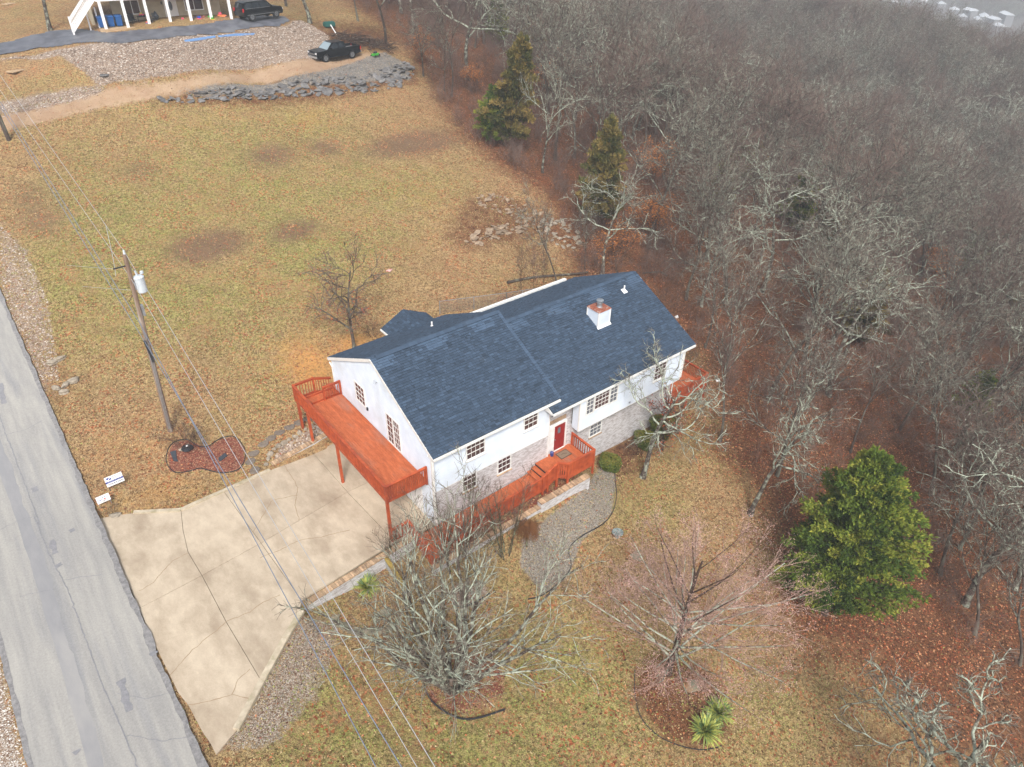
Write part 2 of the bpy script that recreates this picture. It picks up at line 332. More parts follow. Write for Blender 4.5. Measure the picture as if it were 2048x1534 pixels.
MT['lichen2'] = barkmat('grey_lichened_bark', S(104, 92, 84), S(58, 48, 42), S(160, 166, 150), .47, .62, 2.4)
MT['brownbark'] = barkmat('brown_bark', S(98, 76, 64), S(64, 50, 44), S(140, 138, 120), .56, .74)
MT['mossbark'] = barkmat('mossy_bark', S(98, 88, 66), S(66, 60, 44), S(150, 156, 128), .5, .64)
MT['twig'] = mat('brown_twig', S(134, 112, 102), S(96, 78, 70), .7, .95)
MT['twigpink'] = mat('pinkish_twig', S(178, 148, 134), S(142, 114, 102), .8, .95)
MT['twiggrey'] = mat('grey_twig', S(148, 138, 124), S(108, 96, 86), .8, .95)
MT['leaf'] = mat('oak_leaf', S(150, 84, 50), rough=.8, tintcol=[S(54, 30, 24), S(112, 56, 38), S(152, 78, 48), S(178, 104, 66), S(200, 148, 108), S(104, 62, 48)])
MT['redleaf'] = mat('rust_red_leaf', S(170, 72, 44), rough=.8, tintcol=[S(132, 52, 36), S(176, 76, 46), S(190, 98, 58)])
MT['goldleaf'] = mat('orange_leaf', S(190, 112, 50), rough=.8, tintcol=[S(150, 84, 40), S(196, 120, 56), S(206, 140, 70)])
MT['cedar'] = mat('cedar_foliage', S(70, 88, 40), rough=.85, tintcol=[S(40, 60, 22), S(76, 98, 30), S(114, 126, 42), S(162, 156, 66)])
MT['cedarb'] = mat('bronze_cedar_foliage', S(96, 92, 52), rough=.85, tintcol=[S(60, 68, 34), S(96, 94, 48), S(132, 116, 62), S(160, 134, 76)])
MT['yucca'] = mat('yucca_leaf', S(120, 140, 76), rough=.6, tintcol=[S(92, 122, 86), S(132, 152, 84), S(196, 196, 104), S(150, 158, 76)])
MT['bush'] = mat('boxwood_leaf', S(70, 86, 36), rough=.7, tintcol=[S(44, 60, 26), S(72, 90, 36), S(104, 112, 44), S(140, 118, 50)])
MT['mulch'] = mat('red_mulch', S(132, 62, 52), rough=.95, tintcol=[S(70, 40, 36), S(118, 60, 50), S(140, 84, 68), S(176, 140, 112), S(104, 74, 58)])
MT['moss'] = mat('mossy_timber', S(162, 140, 72), S(140, 118, 60), 5, .9, .3)
MT['blockside'] = mat('painted_block', S(186, 188, 188), S(150, 152, 150), 3, .9, .3)
# whitewashed brick: courses laid out from the wall's own run and height
def brickmat(name, a, b_, mort, lich):
    m = bpy.data.materials.new(name); m.use_nodes = True; t = m.node_tree; p = t.nodes['Principled BSDF']; N = t.nodes.new; K = t.links.new
    g = N('ShaderNodeNewGeometry'); sp = N('ShaderNodeSeparateXYZ'); K(g.outputs['Position'], sp.inputs[0])
    ad = N('ShaderNodeMath'); K(sp.outputs[0], ad.inputs[0]); K(sp.outputs[1], ad.inputs[1]); cb = N('ShaderNodeCombineXYZ'); K(ad.outputs[0], cb.inputs[0]); K(sp.outputs[2], cb.inputs[1])
    br = N('ShaderNodeTexBrick'); K(cb.outputs[0], br.inputs['Vector']); br.inputs['Scale'].default_value = 1; br.inputs['Brick Width'].default_value = .215; br.inputs['Row Height'].default_value = .078
    br.inputs['Mortar Size'].default_value = .008; br.inputs['Color1'].default_value = a; br.inputs['Color2'].default_value = b_; br.inputs['Mortar'].default_value = mort; br.inputs['Bias'].default_value = -.2
    n = N('ShaderNodeTexNoise'); n.inputs['Scale'].default_value = 2.2; n.inputs['Detail'].default_value = 8; n.inputs['Roughness'].default_value = .7; mp = N('ShaderNodeMapping'); mp.inputs['Scale'].default_value = (1.2, 1.2, 4.5); K(g.outputs['Position'], mp.inputs[0]); K(mp.outputs[0], n.inputs['Vector'])
    mr = N('ShaderNodeMapRange'); mr.inputs[1].default_value = .42; mr.inputs[2].default_value = .62; K(n.outputs['Fac'], mr.inputs[0])
    mx = N('ShaderNodeMix'); mx.data_type = 'RGBA'; K(mr.outputs[0], mx.inputs[0]); K(br.outputs['Color'], mx.inputs[6]); mx.inputs[7].default_value = lich
    m2 = N('ShaderNodeMix'); m2.data_type = 'RGBA'; m2.inputs[0].default_value = .45; K(mx.outputs[2], m2.inputs[6]); K(br.outputs['Color'], m2.inputs[7]); K(m2.outputs[2], p.inputs['Base Color'])
    bp = N('ShaderNodeBump'); bp.inputs['Strength'].default_value = .6; bp.inputs['Distance'].default_value = .01; bp.invert = True; K(br.outputs['Fac'], bp.inputs['Height']); K(bp.outputs[0], p.inputs['Normal']); p.inputs['Roughness'].default_value = .85; return m
MT['brick'] = brickmat('whitewashed_brick', S(212, 210, 212), S(140, 128, 124), S(180, 176, 174), S(226, 226, 228))

# ------------------------------------------------------------------ ground sheet
def graded(a, b, f, lo, hi, k=1.12, mx=25):
    L = list(np.arange(a, b+1e-6, f)); s = f
    while L[-1] < hi: s = min(s*k, mx); L.append(L[-1]+s)
    s = f; M_ = []; q = a
    while q > lo: s = min(s*k, mx); q -= s; M_.append(q)
    return np.array(M_[::-1]+L)
gx = graded(-22, 24, .22, -260, 1500, 1.02); gy = graded(-16, 18, .22, -120, 1500, 1.02)
GX, GY = np.meshgrid(gx, gy); nx, ny = len(gx), len(gy)
X1, Y1 = GX.ravel(), GY.ravel(); Z1 = h(X1, Y1)
def soft(P, w_=.5): d = poly_dist(X1, Y1, P); return np.clip(.5+np.where(in_poly(X1, Y1, P), d, -d)/w_, 0, 1)
def blob(u, v, rx, ry, ang=0, X=None, Y=None):
    p = at(u, v); dx, dy = (X1-p[0], Y1-p[1]) if X is None else (X-p[0], Y-p[1]); c_, s_ = math.cos(ang), math.sin(ang); q = ((dx*c_+dy*s_)/rx)**2+((-dx*s_+dy*c_)/ry)**2
    return np.exp(-q*1.2)
WOODS = pxpoly([(770, 60), (850, 150), (900, 250), (985, 330), (1075, 385), (1130, 480), (1145, 560), (1010, 600), (1260, 560), (1400, 720), (1430, 850), (1370, 830), (1420, 900), (1500, 980), (1560, 1090), (1560, 1260), (1700, 1330), (1800, 1400), (1900, 1534)])
WOODS = WOODS+[(60, -60), (1600, -300), (1600, 1600), (60, 400), (35, 90)]
litter = soft(WOODS, 5.0)
litter = np.maximum(litter, np.clip((X1-72)/10, 0, 1))
litter = np.maximum(litter, .55*blob(1000, 440, 5, 6)); litter = np.maximum(litter, .8*blob(720, 70, 10, 6)); litter = np.maximum(litter, .5*blob(650, 190, 9, 1.4))
litter = np.maximum(litter, .55*blob(60, 700, 2.2, 8)); litter = np.maximum(litter, .95*soft(pxpoly([(1272, 1345), (1300, 1310), (1400, 1320), (1450, 1380), (1460, 1470), (1400, 1498), (1330, 1478), (1285, 1430)]), 1.0)); litter = np.maximum(litter, .75*soft(pxpoly([(290, 195), (480, 170), (800, 118), (840, 140), (835, 170), (690, 200), (440, 212), (290, 212)]), 1.5)); litter = np.maximum(litter, .7*soft(pxpoly([(930, 395), (1010, 380), (1100, 430), (1170, 480), (1160, 510), (1080, 480), (940, 500), (880, 480)]), 2))
litter = np.maximum(litter, .7*blob(1250, 930, 3.0, 1.6)); litter = np.maximum(litter, .85*soft(pxpoly([(1190, 910), (1330, 835), (1345, 850), (1290, 905), (1210, 960)]), .6))
EMB = pxpoly([(0, 118), (110, 100), (260, 86), (450, 68), (575, 52), (600, 40), (660, 75), (628, 118), (480, 140), (340, 152), (200, 172), (150, 130), (120, 110)])
gravel = soft(EMB, 1.0)
TRK = pxpoly([(0, 232), (160, 190), (340, 165), (520, 140), (640, 118), (760, 105), (800, 120), (820, 145), (800, 165), (640, 150), (500, 165), (360, 190), (200, 215), (60, 250), (0, 265)])
bare = soft(TRK, 1.2)
GRY = pxpoly([(360, 186), (480, 168), (620, 146), (700, 128), (770, 105), (815, 130), (820, 160), (700, 170), (560, 180), (420, 195)])
greyg = soft(GRY, 1.2)
gravel = np.maximum(gravel, soft(pxpoly([(0, 205), (120, 180), (200, 172), (210, 182), (60, 220), (0, 228)]), .8))
gravel = np.maximum(gravel, np.clip((-20.9-X1)/.5, 0, 1)*np.clip((14-Y1)/3, 0, 1))
greyg = np.maximum(greyg, soft(pxpoly([(1170, 965), (1215, 905), (1232, 960), (1222, 1030), (1160, 1085), (1140, 1150), (1085, 1190), (1040, 1130), (1045, 1080), (1100, 1030)]), .4)*.95)
gravel = np.maximum(gravel, .85*soft(pxpoly([(560, 1300), (600, 1230), (680, 1240), (640, 1360), (560, 1480), (500, 1500), (440, 1490), (480, 1440)]), 1.6))
gravel = np.maximum(gravel, .9*soft(pxpoly([(900, 1170), (960, 1160), (980, 1190), (960, 1215), (905, 1215)]), .4))
gravel = np.maximum(gravel, .5*soft(pxpoly([(0, 440), (60, 500), (100, 640), (110, 790), (60, 780), (20, 640), (0, 560)]), 1.2))
greyg = np.maximum(greyg, 0)
dark = np.zeros(len(X1)); DARKS = [(415, 492, 2.4, 1.5, 1), (590, 462, 1.9, 1.2, .75), (545, 312, 2.0, 1.5, .7), (650, 296, 1.8, 1.4, .6), (830, 285, 4.6, 1.6, 1), (640, 60, 3, 2, .3), (80, 440, 1.6, 2, .5), (60, 395, 1.5, 2, .4), (280, 340, 1.5, 1.2, .4), (1560, 1330, 2, 1.5, .4), (235, 790, 1.5, 2, .2), (1290, 1390, .9, .6, .8)]
for u, v, a, b, k in DARKS:
    dark = np.maximum(dark, np.clip(1.5*k*blob(u, v, a*1.35, b*1.35), 0, 1))
tan = np.zeros(len(X1)); TANS = [(622, 735, 2.2, 3.0, 1), (700, 690, 2.4, 1.3, .9), (620, 235, 2.6, 1.6, .3), (860, 400, 4, 4, .15), (900, 460, 3, 3, .15), (250, 900, 4, 3, .2), (330, 980, 3.5, 2, .3), (700, 430, 3, 2, .1), (450, 230, 6, 1, .15)]
for u, v, a, b, k in TANS:
    tan = np.maximum(tan, k*blob(u, v, a, b))
BED = pxpoly([(335, 905), (350, 885), (375, 880), (415, 895), (440, 878), (465, 873), (485, 893), (490, 925), (478, 942), (440, 945), (405, 938), (378, 943), (340, 943)])
mulch = np.maximum(soft(BED, .3), 0)
mulch = np.maximum(mulch, .55*soft(pxpoly([(850, 1345), (870, 1315), (930, 1300), (990, 1310), (1015, 1350), (1010, 1400), (940, 1440), (870, 1425), (850, 1390)]), .6))
TBR = np.where(in_poly(X1, Y1, TERR), 1.0, 0); mulch = np.maximum(mulch, TBR*.6)
GREENS = [(450, 300, 13, 8, .8), (800, 370, 5, 6, .5), (640, 500, 6, 5, .8), (180, 500, 6, 7, .8), (330, 620, 6, 4, .6), (1420, 880, 3, 2.6, .8), (1150, 1400, 6, 5, 1), (600, 1480, 4, 4, .7), (1000, 1480, 4, 3, .8), (300, 480, 5, 5, .6), (560, 420, 6, 6, .6), (1520, 1400, 5, 4, .7), (700, 1420, 3, 3, .5), (100, 170, 6, 4, .6), (640, 1215, 2, 1, .6), (520, 620, 7, 5, .7), (1270, 1000, 3, 3, .6), (700, 60, 6, 3, .5), (750, 60, 5, 2, .5), (1500, 940, 2, 2, .5), (560, 760, 3, 3, .4)]
def greenf(X, Y): return np.clip(sum(k*blob(u, v, a, b, 0, X, Y) for u, v, a, b, k in GREENS), 0, 1)
green = greenf(X1, Y1)
mead = np.clip((X1-.12*Y1-150)/60, 0, 1)
V = np.c_[X1, Y1, Z1]; I = np.arange(nx*ny).reshape(ny, nx)
Q = np.stack([I[:-1, :-1].ravel(), I[:-1, 1:].ravel(), I[1:, 1:].ravel(), I[1:, :-1].ravel()], 1)
me = fastmesh('ground', V, [Q], True, {k: ('POINT', a) for k, a in dict(litter=litter, gravel=gravel, bare=bare, greyg=greyg, dark=dark, tan=tan, mulch=mulch, green=green, mead=mead).items()})
m = bpy.data.materials.new('ground_cover'); m.use_nodes = True; t = m.node_tree; P_ = t.nodes['Principled BSDF']; N = t.nodes.new; K = t.links.new
pos = N('ShaderNodeNewGeometry').outputs['Position']
def nz(s, d=6, rgh=.6, st=None):
    n = N('ShaderNodeTexNoise'); n.inputs['Scale'].default_value = s; n.inputs['Detail'].default_value = d; n.inputs['Roughness'].default_value = rgh; K(pos, n.inputs['Vector']); return n.outputs['Fac']
def vor(s, col=True):
    n = N('ShaderNodeTexVoronoi'); n.inputs['Scale'].default_value = s; n.inputs['Randomness'].default_value = 1
    wn = N('ShaderNodeVectorMath'); wn.operation = 'MULTIPLY'; wn.inputs[1].default_value = (1, 1, .6); K(pos, wn.inputs[0]); K(wn.outputs[0], n.inputs['Vector'])
    sp = N('ShaderNodeSeparateColor'); K(n.outputs['Color'], sp.inputs[0]); return sp.outputs[0], sp.outputs[1], n.outputs['Distance']
def rmp(s, lo, hi, a=0., b=1.):
    r = N('ShaderNodeMapRange'); r.inputs[1].default_value = lo; r.inputs[2].default_value = hi; r.inputs[3].default_value = a; r.inputs[4].default_value = b; K(s, r.inputs[0]); return r.outputs[0]
def mx(f, a, b):
    x = N('ShaderNodeMix'); x.data_type = 'RGBA'; K(f, x.inputs[0])
    for i, q in ((6, a), (7, b)):
        if isinstance(q, tuple): x.inputs[i].default_value = q
        else: K(q, x.inputs[i])
    return x.outputs[2]
def crp(s, *cs):
    r = N('ShaderNodeValToRGB'); e = r.color_ramp; K(s, r.inputs[0]); e.elements[0].color = cs[0]; e.elements[1].color = cs[-1]
    for i, q in enumerate(cs[1:-1]): z = e.elements.new((i+1)/(len(cs)-1)); z.color = q
    return r.outputs[0]
def att(n): a = N('ShaderNodeAttribute'); a.attribute_name = n; return a.outputs['Fac']
def mth(op, a, b=None):
    x = N('ShaderNodeMath'); x.operation = op; x.use_clamp = True
    for i, q in enumerate((a, b)):
        if q is None: continue
        if isinstance(q, (int, float)): x.inputs[i].default_value = q
        else: K(q, x.inputs[i])
    return x.outputs[0]
def edge(a, nse, w_=.22): # attribute edge broken up by noise
    x = mth('ADD', a, rmp(nse, .3, .7, -.35, .35)); x = rmp(x, .5-w_, .5+w_); return x
n1 = nz(.35, 8); n2 = nz(1.6, 8, .7); n3 = nz(14, 5, .7); n4 = nz(45, 3, .7); nb = nz(.09, 4)
n5 = nz(5, 4, .75); va, vb, vd = vor(9); wa, wb, wd = vor(22)
nq = mth('ADD', mth('MULTIPLY', n3, .5), mth('MULTIPLY', n5, .5))
dry = mx(rmp(nq, .42, .57), S(94, 70, 48), S(188, 158, 116)); grn = mx(rmp(nq, .42, .57), S(76, 80, 38), S(162, 162, 94))
gf = mth('ADD', att('green'), rmp(nb, .35, .7, -.15, .6)); gf = mth('MULTIPLY', gf, rmp(n2, .3, .62)); col = mx(gf, dry, grn)
col = mx(rmp(n1, .5, .72, 0, .6), col, mx(n4, S(140, 104, 74), S(170, 136, 102)))
col = mx(mth('MULTIPLY', edge(att('tan'), n2, .45), rmp(n5, .35, .6, .35, 1)), col, mx(n3, S(192, 128, 66), S(206, 158, 98)))
col = mx(mth('MULTIPLY', edge(att('dark'), n2, .4), rmp(n5, .3, .6, .45, 1)), col, mx(n3, S(86, 66, 54), S(132, 106, 86)))
lf = crp(va, S(104, 60, 42), S(146, 84, 54), S(176, 110, 70), S(190, 146, 106), S(120, 84, 64))
lawnleaf = mth('MULTIPLY', rmp(vb, .72, .76), rmp(nz(.5, 5), .42, .62, .1, 1)); col = mx(lawnleaf, col, lf)
litf = edge(att('litter'), n2, .3); lit = mx(rmp(n1, .35, .7), crp(wa, S(42, 30, 24), S(88, 56, 38), S(120, 72, 46), S(146, 98, 66), S(68, 48, 38)), crp(va, S(50, 36, 28), S(96, 66, 46), S(118, 82, 58), S(146, 110, 80), S(74, 56, 44)))
col = mx(litf, col, lit)
col = mx(mth('MULTIPLY', edge(att('bare'), n2), rmp(n2, .25, .6, .6, 1)), col, mx(rmp(n1, .4, .6), mx(n3, S(170, 138, 110), S(194, 172, 146)), mx(n4, S(156, 118, 90), S(180, 158, 134))))
col = mx(edge(att('greyg'), n2), col, crp(wa, S(98, 90, 82), S(138, 130, 120), S(166, 160, 150), S(116, 104, 92)))
grv = crp(wa, S(92, 68, 54), S(134, 108, 90), S(160, 138, 118), S(200, 188, 174), S(122, 98, 80)); col = mx(edge(att('gravel'), n2), col, grv)
col = mx(edge(att('mulch'), n2, .15), col, crp(wb, S(84, 46, 40), S(126, 66, 54), S(150, 92, 72), S(104, 72, 60)))
col = mx(att('mead'), col, mx(n2, S(112, 102, 98), S(134, 126, 122)))
K(col, P_.inputs['Base Color']); P_.inputs['Roughness'].default_value = .95; P_.inputs['Specular IOR Level'].default_value = .15
bp = N('ShaderNodeBump'); bp.inputs['Strength'].default_value = .7; bp.inputs['Distance'].default_value = .05
hh = N('ShaderNodeMath'); K(n3, hh.inputs[0]); K(wd, hh.inputs[1]); K(hh.outputs[0], bp.inputs['Height']); K(bp.outputs[0], P_.inputs['Normal'])
ground = tag(link('ground', me, m), kind='structure')

# ------------------------------------------------------------------ road
ys = np.arange(-60, 160, .5)
def strip(name, xl, xr, dz, mt, y0, y1, jl=.0, jr=.0, cols=6, seed=1, step=.5):
    y = np.arange(y0, y1+.01, step); q = np.random.RandomState(seed); n = len(y)
    sm = lambda k: np.convolve(q.randn(n+8), np.ones(3)/3, 'same')[4:-4]*k
    L = (xl(y) if callable(xl) else xl)+sm(jl); Rr = (xr(y) if callable(xr) else xr)+sm(jr)
    tt = np.linspace(0, 1, cols); XX = L[:, None]*(1-tt)+Rr[:, None]*tt; YY = np.repeat(y[:, None], cols, 1)
    ZZ = h_base(np.full(n, -18.0), y)[:, None]+dz-.012*(XX+18.05)**2*.5+XX*0
    I_ = np.arange(n*cols).reshape(n, cols); Qd = np.stack([I_[:-1, :-1].ravel(), I_[:-1, 1:].ravel(), I_[1:, 1:].ravel(), I_[1:, :-1].ravel()], 1)
    return link(name, fastmesh(name, np.c_[XX.ravel(), YY.ravel(), ZZ.ravel()], [Qd], True), mt)
tag(strip('road', -20.85, -15.3, .17, MT['asphalt'], -60, 150, .05, .03, 10), kind='structure')
road = bpy.data.objects['road']
s1 = strip('road_edge', lambda y: -15.46+0*y, lambda y: -15.2+0*y, .178, MT['asphdark'], -40, 90, .06, .05, 3, 4, .25); s1.parent = road; WM[s1.name] = Matrix.Identity(4)
s1 = strip('road_edge', lambda y: -20.95+0*y, lambda y: -20.72+0*y, .178, MT['asphdark'], -40, 90, .04, .03, 3, 5, .25); s1.parent = road
s1 = strip('wheel_track', lambda y: -18.95+.1*np.sin(y*.15), lambda y: -18.35+.1*np.sin(y*.15), .173, MT['seal'], -40, 90, .03, .08, 2, 9, .4); s1.parent = road
MT['track'] = mat('darker_wheel_track', S(146, 145, 146), S(138, 138, 140), 3, .8, stretch=(1, .3, 1), c3=S(156, 154, 152), s3=.5); s1.data.materials.clear(); s1.data.materials.append(MT['track'])
def ribbon(name, pts, wd_, mt, parent, zf, seed=0, dz=.004):
    P2 = []; q = random.Random(seed)
    for a, b in zip(pts[:-1], pts[1:]):
        n = max(2, int(math.hypot(b[0]-a[0], b[1]-a[1])/.18))
        for i in range(n): t_ = i/n; P2.append((a[0]+(b[0]-a[0])*t_+q.gauss(0, .018), a[1]+(b[1]-a[1])*t_+q.gauss(0, .018)))
    P2.append(tuple(pts[-1][:2])); b = MB()
    for i in range(len(P2)):
        a_, c_ = P2[max(i-1, 0)], P2[min(i+1, len(P2)-1)]; d = np.array([c_[0]-a_[0], c_[1]-a_[1]]); d /= max(np.linalg.norm(d), 1e-6); n_ = np.array([-d[1], d[0]])*wd_/2*q.uniform(.6, 1.3)
        for s_ in (1, -1): x, y = P2[i][0]+n_[0]*s_, P2[i][1]+n_[1]*s_; b.v.append((x, y, zf(x, y)+dz))
    for i in range(len(P2)-1): b.f.append((2*i, 2*i+1, 2*i+3, 2*i+2)); b.t.append(0)
    return b.build(name, mt, parent)
roadz = lambda x, y: float(h_base(np.array([-18.0]), np.array([y]))[0])+.17-.006*(x+18.05)**2
pr = lambda L: [tuple(at_z(u, v, 1.15)[:2]) for u, v in L]
ribbon('centre_crack', pr([(72, 1040), (100, 1110), (140, 1190), (172, 1280), (205, 1370), (240, 1450), (275, 1534)]), .05, MT['seal'], road, roadz, 3, .008)
ribbon('centre_crack', [(-17.9, 12), (-17.95, 20), (-17.9, 30), (-17.95, 45)], .05, MT['seal'], road, roadz, 4, .008)
for k, L in enumerate([[(0, 1065), (45, 1045), (75, 1038)], [(40, 1195), (80, 1185), (110, 1180)], [(120, 1165), (160, 1155), (205, 1150)], [(232, 1385), (290, 1395), (345, 1380)], [(250, 1470), (330, 1480), (390, 1470)], [(20, 900), (60, 890), (100, 870)]]):
    ribbon('road_crack', pr(L), .03, MT['seal'], road, roadz, 20+k, .008)
for k, (L, wd_) in enumerate([([(106, 1083), (109, 1095), (112, 1110)], .28), ([(240, 1358), (250, 1395), (258, 1420)], .32), ([(116, 1130), (121, 1135)], .3), ([(145, 1060), (148, 1066)], .25), ([(152, 1498), (156, 1503)], .3), ([(26, 820), (30, 850)], .3), ([(305, 1300), (308, 1306)], .3), ([(72, 985), (76, 992)], .3)]):
    ribbon('asphalt_patch', pr(L), wd_, MT['seal'], road, roadz, 50+k, .009)

# ------------------------------------------------------------------ drive: concrete slabs, joints, kerb, cracks
def inset(P, d):
    n = len(P); A = sum(P[i][0]*P[(i+1) % n][1]-P[(i+1) % n][0]*P[i][1] for i in range(n)); sg = 1 if A > 0 else -1; out = []
    for i in range(n):
        p0, p1, p2 = [np.array(P[(i+k) % n][:2], float) for k in (-1, 0, 1)]
        e1 = (p1-p0)/np.linalg.norm(p1-p0); e2 = (p2-p1)/np.linalg.norm(p2-p1); n1_ = sg*np.array([-e1[1], e1[0]]); n2_ = sg*np.array([-e2[1], e2[0]])
        b = n1_+n2_; b = b/max(b@n1_, .3)/1 if np.linalg.norm(b) > .1 else n1_; out.append(tuple(p1+b*d/max(1, np.linalg.norm(b)*.5)))
    return out
drv = tag(MB().prism(inset(DRIVE, .05), lambda p: -.15+(-2.6-p[0])*.09-.2, lambda p: -.15+(-2.6-p[0])*.09-.05).build('driveway', MT['joint']), kind='structure')
for Pw in SLW:
    MB().prism(inset(Pw, .012), lambda p: float(drive_z(p[0]))-.12, lambda p: float(drive_z(p[0]))).build('concrete_slab', MT['concrete'], drv)
dz_ = lambda x, y: float(drive_z(x))
MT['crack'] = mat('concrete_crack', S(150, 128, 104), S(166, 144, 118), 8, .9)
for k, L in enumerate([[(278, 1182), (300, 1170), (345, 1122), (376, 1106)], [(341, 1350), (385, 1300), (440, 1255), (452, 1243), (500, 1224), (520, 1208), (560, 1190)], [(376, 1410), (430, 1400), (465, 1389), (500, 1397)], [(465, 1389), (475, 1360), (500, 1338)], [(520, 1115), (560, 1100), (600, 1080), (640, 1074), (700, 1060)],
                       [(565, 925), (585, 955), (596, 975), (590, 1010), (598, 1040)], [(505, 1065), (545, 1000), (596, 990)], [(650, 905), (700, 925), (690, 960)]]):
    ribbon('crack', [at_drive(*q) for q in L], .035, MT['crack'], drv, dz_, 80+k, .006)
KS = [at_drive(*q) for q in [(604, 1222), (570, 1278), (524, 1362), (472, 1460)]]
for a, b in zip(KS[:-1], KS[1:]):
    MB().beam((a[0], a[1], a[2]+.0), (b[0], b[1], b[2]+.0), .3, .2).build('kerb', MT['curb'], drv, bevel=.02)
KN = [at_drive(*q) for q in [(267, 1025), (362, 1020), (405, 1000), (447, 982), (500, 958), (540, 940)]]
for a, b in zip(KN[:-1], KN[1:]): MB().beam(a, b, .26, .14).build('kerb', MT['curb'], drv, bevel=.02)

# ------------------------------------------------------------------ the house
L1, L2, LR = 9.0, 20.92, 20.0
Y1r, Z1r, Z1e, E1 = 5.87, 8.361, 5.226, .289
Y2r, Z2r, Z2e, E2 = 5.388, 7.764, 4.765, .744
D1 = 11.7; YB1, YB2 = 12.03, 11.477
house = thing('house', 'two storey white sided house with whitewashed brick below and a dark blue grey shingle roof', 'house', (0, 0, -.15))
def hp(name, b, m, parent=None, **k): return b.build(name, m, parent or house, **k)
# brick storey and the plain cores of the walls
b = MB(); b.box(0.02, 8.45, .02, .3, -1.3, 2.46); hp('brick_wall', b, MT['brick'])
b = MB(); b.box(8.45, 10.6, .2, .5, -1.3, 4.45); hp('brick_wall', b, MT['brick'])
b = MB(); b.box(8.44, 10.6, -.0, .2, -1.3, .62); hp('brick_wall', b, MT['brick'])
b = MB(); b.box(10.44, LR, 0, .3, -2.4, 2.3); hp('brick_wall', b, MT['brick'])
b = MB(); b.box(LR-.3, LR-.001, .3, 11.3, -2.6, 2.3); hp('brick_wall', b, MT['brick'])
b = MB(); b.box(.02, .3, 0.3, D1-.1, -.16, 5.3); b.box(8.2, 8.43, .0, .3, 2.46, 4.9); b.box(.1, LR-.1, D1-.35, D1-.1, -1, 5.0); b.box(.1, 8.45, .06, .3, 2.46, 5.15); b.box(10.5, LR-.1, -.55, -.3, 2.15, 4.6); b.box(10.5, LR-.05, -.5, .3, 2.14, 2.3)
b.box(LR-.3, LR-.06, -.5, 11.3, 2.3, 4.7); hp('wall_core', b, MT['trim'])
# lap siding, one board at a time
lap = .125
def lap_board(x0, x1, z, yf, nrm):   # board whose lower edge stands proud; nrm: 'S' wall at y=yf, 'W' wall at x=yf, 'E'
    t0, t1 = .034, .004; b = MB()
    if nrm == 'S': P = [(x0, yf-t0, z), (x1, yf-t0, z), (x1, yf+.03, z), (x0, yf+.03, z), (x0, yf-t1, z+lap), (x1, yf-t1, z+lap), (x1, yf+.03, z+lap), (x0, yf+.03, z+lap)]
    elif nrm == 'W': P = [(yf-t0, x0, z), (yf+.03, x0, z), (yf+.03, x1, z), (yf-t0, x1, z), (yf-t1, x0, z+lap), (yf+.03, x0, z+lap), (yf+.03, x1, z+lap), (yf-t1, x1, z+lap)]
    else: P = [(yf-.03, x0, z), (yf+t0, x0, z), (yf+t0, x1, z), (yf-.03, x1, z), (yf-.03, x0, z+lap), (yf+t1, x0, z+lap), (yf+t1, x1, z+lap), (yf-.03, x1, z+lap)]
    b.quadbox(P); return hp('siding_board', b, MT['siding'])
z = 2.46
while z < 4.98: lap_board(.07, 8.42, z, .0, 'S'); z += lap
z = 2.14
while z < 4.5: lap_board(10.5, LR-.06, z, -.593, 'S'); lap_board(-.58, -.02, z, 10.44, 'W'); lap_board(-.5, 11.2, z, LR, 'E') if z > 2.3 else None; z += lap
z = -.13
sl1 = (Z1r-Z1e)/(Y1r+E1); sl1b = (Z1r-Z1e)/(YB1-Y1r)
while z < Z1r-.35:
    zz = z+lap*.6; y0 = max(.07, (zz+.18-Z1e)/sl1-E1); y1 = min(D1-.07, YB1-(zz+.18-Z1e)/sl1b)
    if y1-y0 > .2: lap_board(y0, y1, z, .0, 'W')
    z += lap
b = MB(); b.extrude([(.03, .1, 5.0), (.03, D1-.1, 5.0), (.03, D1-.1, 5.1), (.03, Y1r, Z1r-.2), (.03, .1, 5.1)], (.2, 0, 0)); b.extrude([(LR-.1, .0, 4.6), (LR-.1, 11.2, 4.6), (LR-.1, Y2r, Z2r-.2)], (.08, 0, 0)); hp('gable_core', b, MT['siding'])
for q in ((-.035, .07, -.04, .07, -.15, 5.15), (-.035, .07, D1-.07, D1+.03, -.15, 5.15), (8.42, 8.5, -.04, .19, -.2, 5.0), (10.4, 10.5, -.62, -.55, 2.12, 4.55), (LR-.06, LR+.04, -.63, -.53, 2.12, 4.55)):
    hp('corner_trim', MB().box(*q), MT['trim'])
hp('band_trim', MB().box(.07, 8.42, -.035, 0, 2.40, 2.46), MT['trim']); hp('band_trim', MB().box(10.44, LR, -.625, -.57, 2.07, 2.14), MT['trim']); hp('soffit', MB().box(10.5, LR-.02, -.57, 0, 2.09, 2.13), MT['trim'])
# roof slopes: solid deck, then shingles course by course
roof = hp('roof', MB().extrude([(-.085, -E1, Z1e-.03), (-.085, Y1r, Z1r-.03), (-.085, YB1, Z1e-.03), (-.085, YB1, Z1e-.17), (-.085, Y1r, Z1r-.2), (-.085, -E1, Z1e-.17)], (L1+.085, 0, 0)), MT['roofbase'])
roof2 = hp('roof', MB().extrude([(8.05, -E2, Z2e-.03), (8.05, Y2r, Z2r-.03), (8.05, YB2, Z2e-.03), (8.05, YB2, Z2e-.17), (8.05, Y2r, Z2r-.2), (8.05, -E2, Z2e-.17)], (L2-8.05, 0, 0)), MT['roofbase'])
hp('roof_gable_fill', MB().extrude([(L1-.06, .0, Z1e-.2), (L1-.06, Y1r, Z1r-.2), (L1-.06, 11.6, Z1e-.2)], (.05, 0, 0)), MT['trim'], roof)
tmpl_cache = {}
big = 0
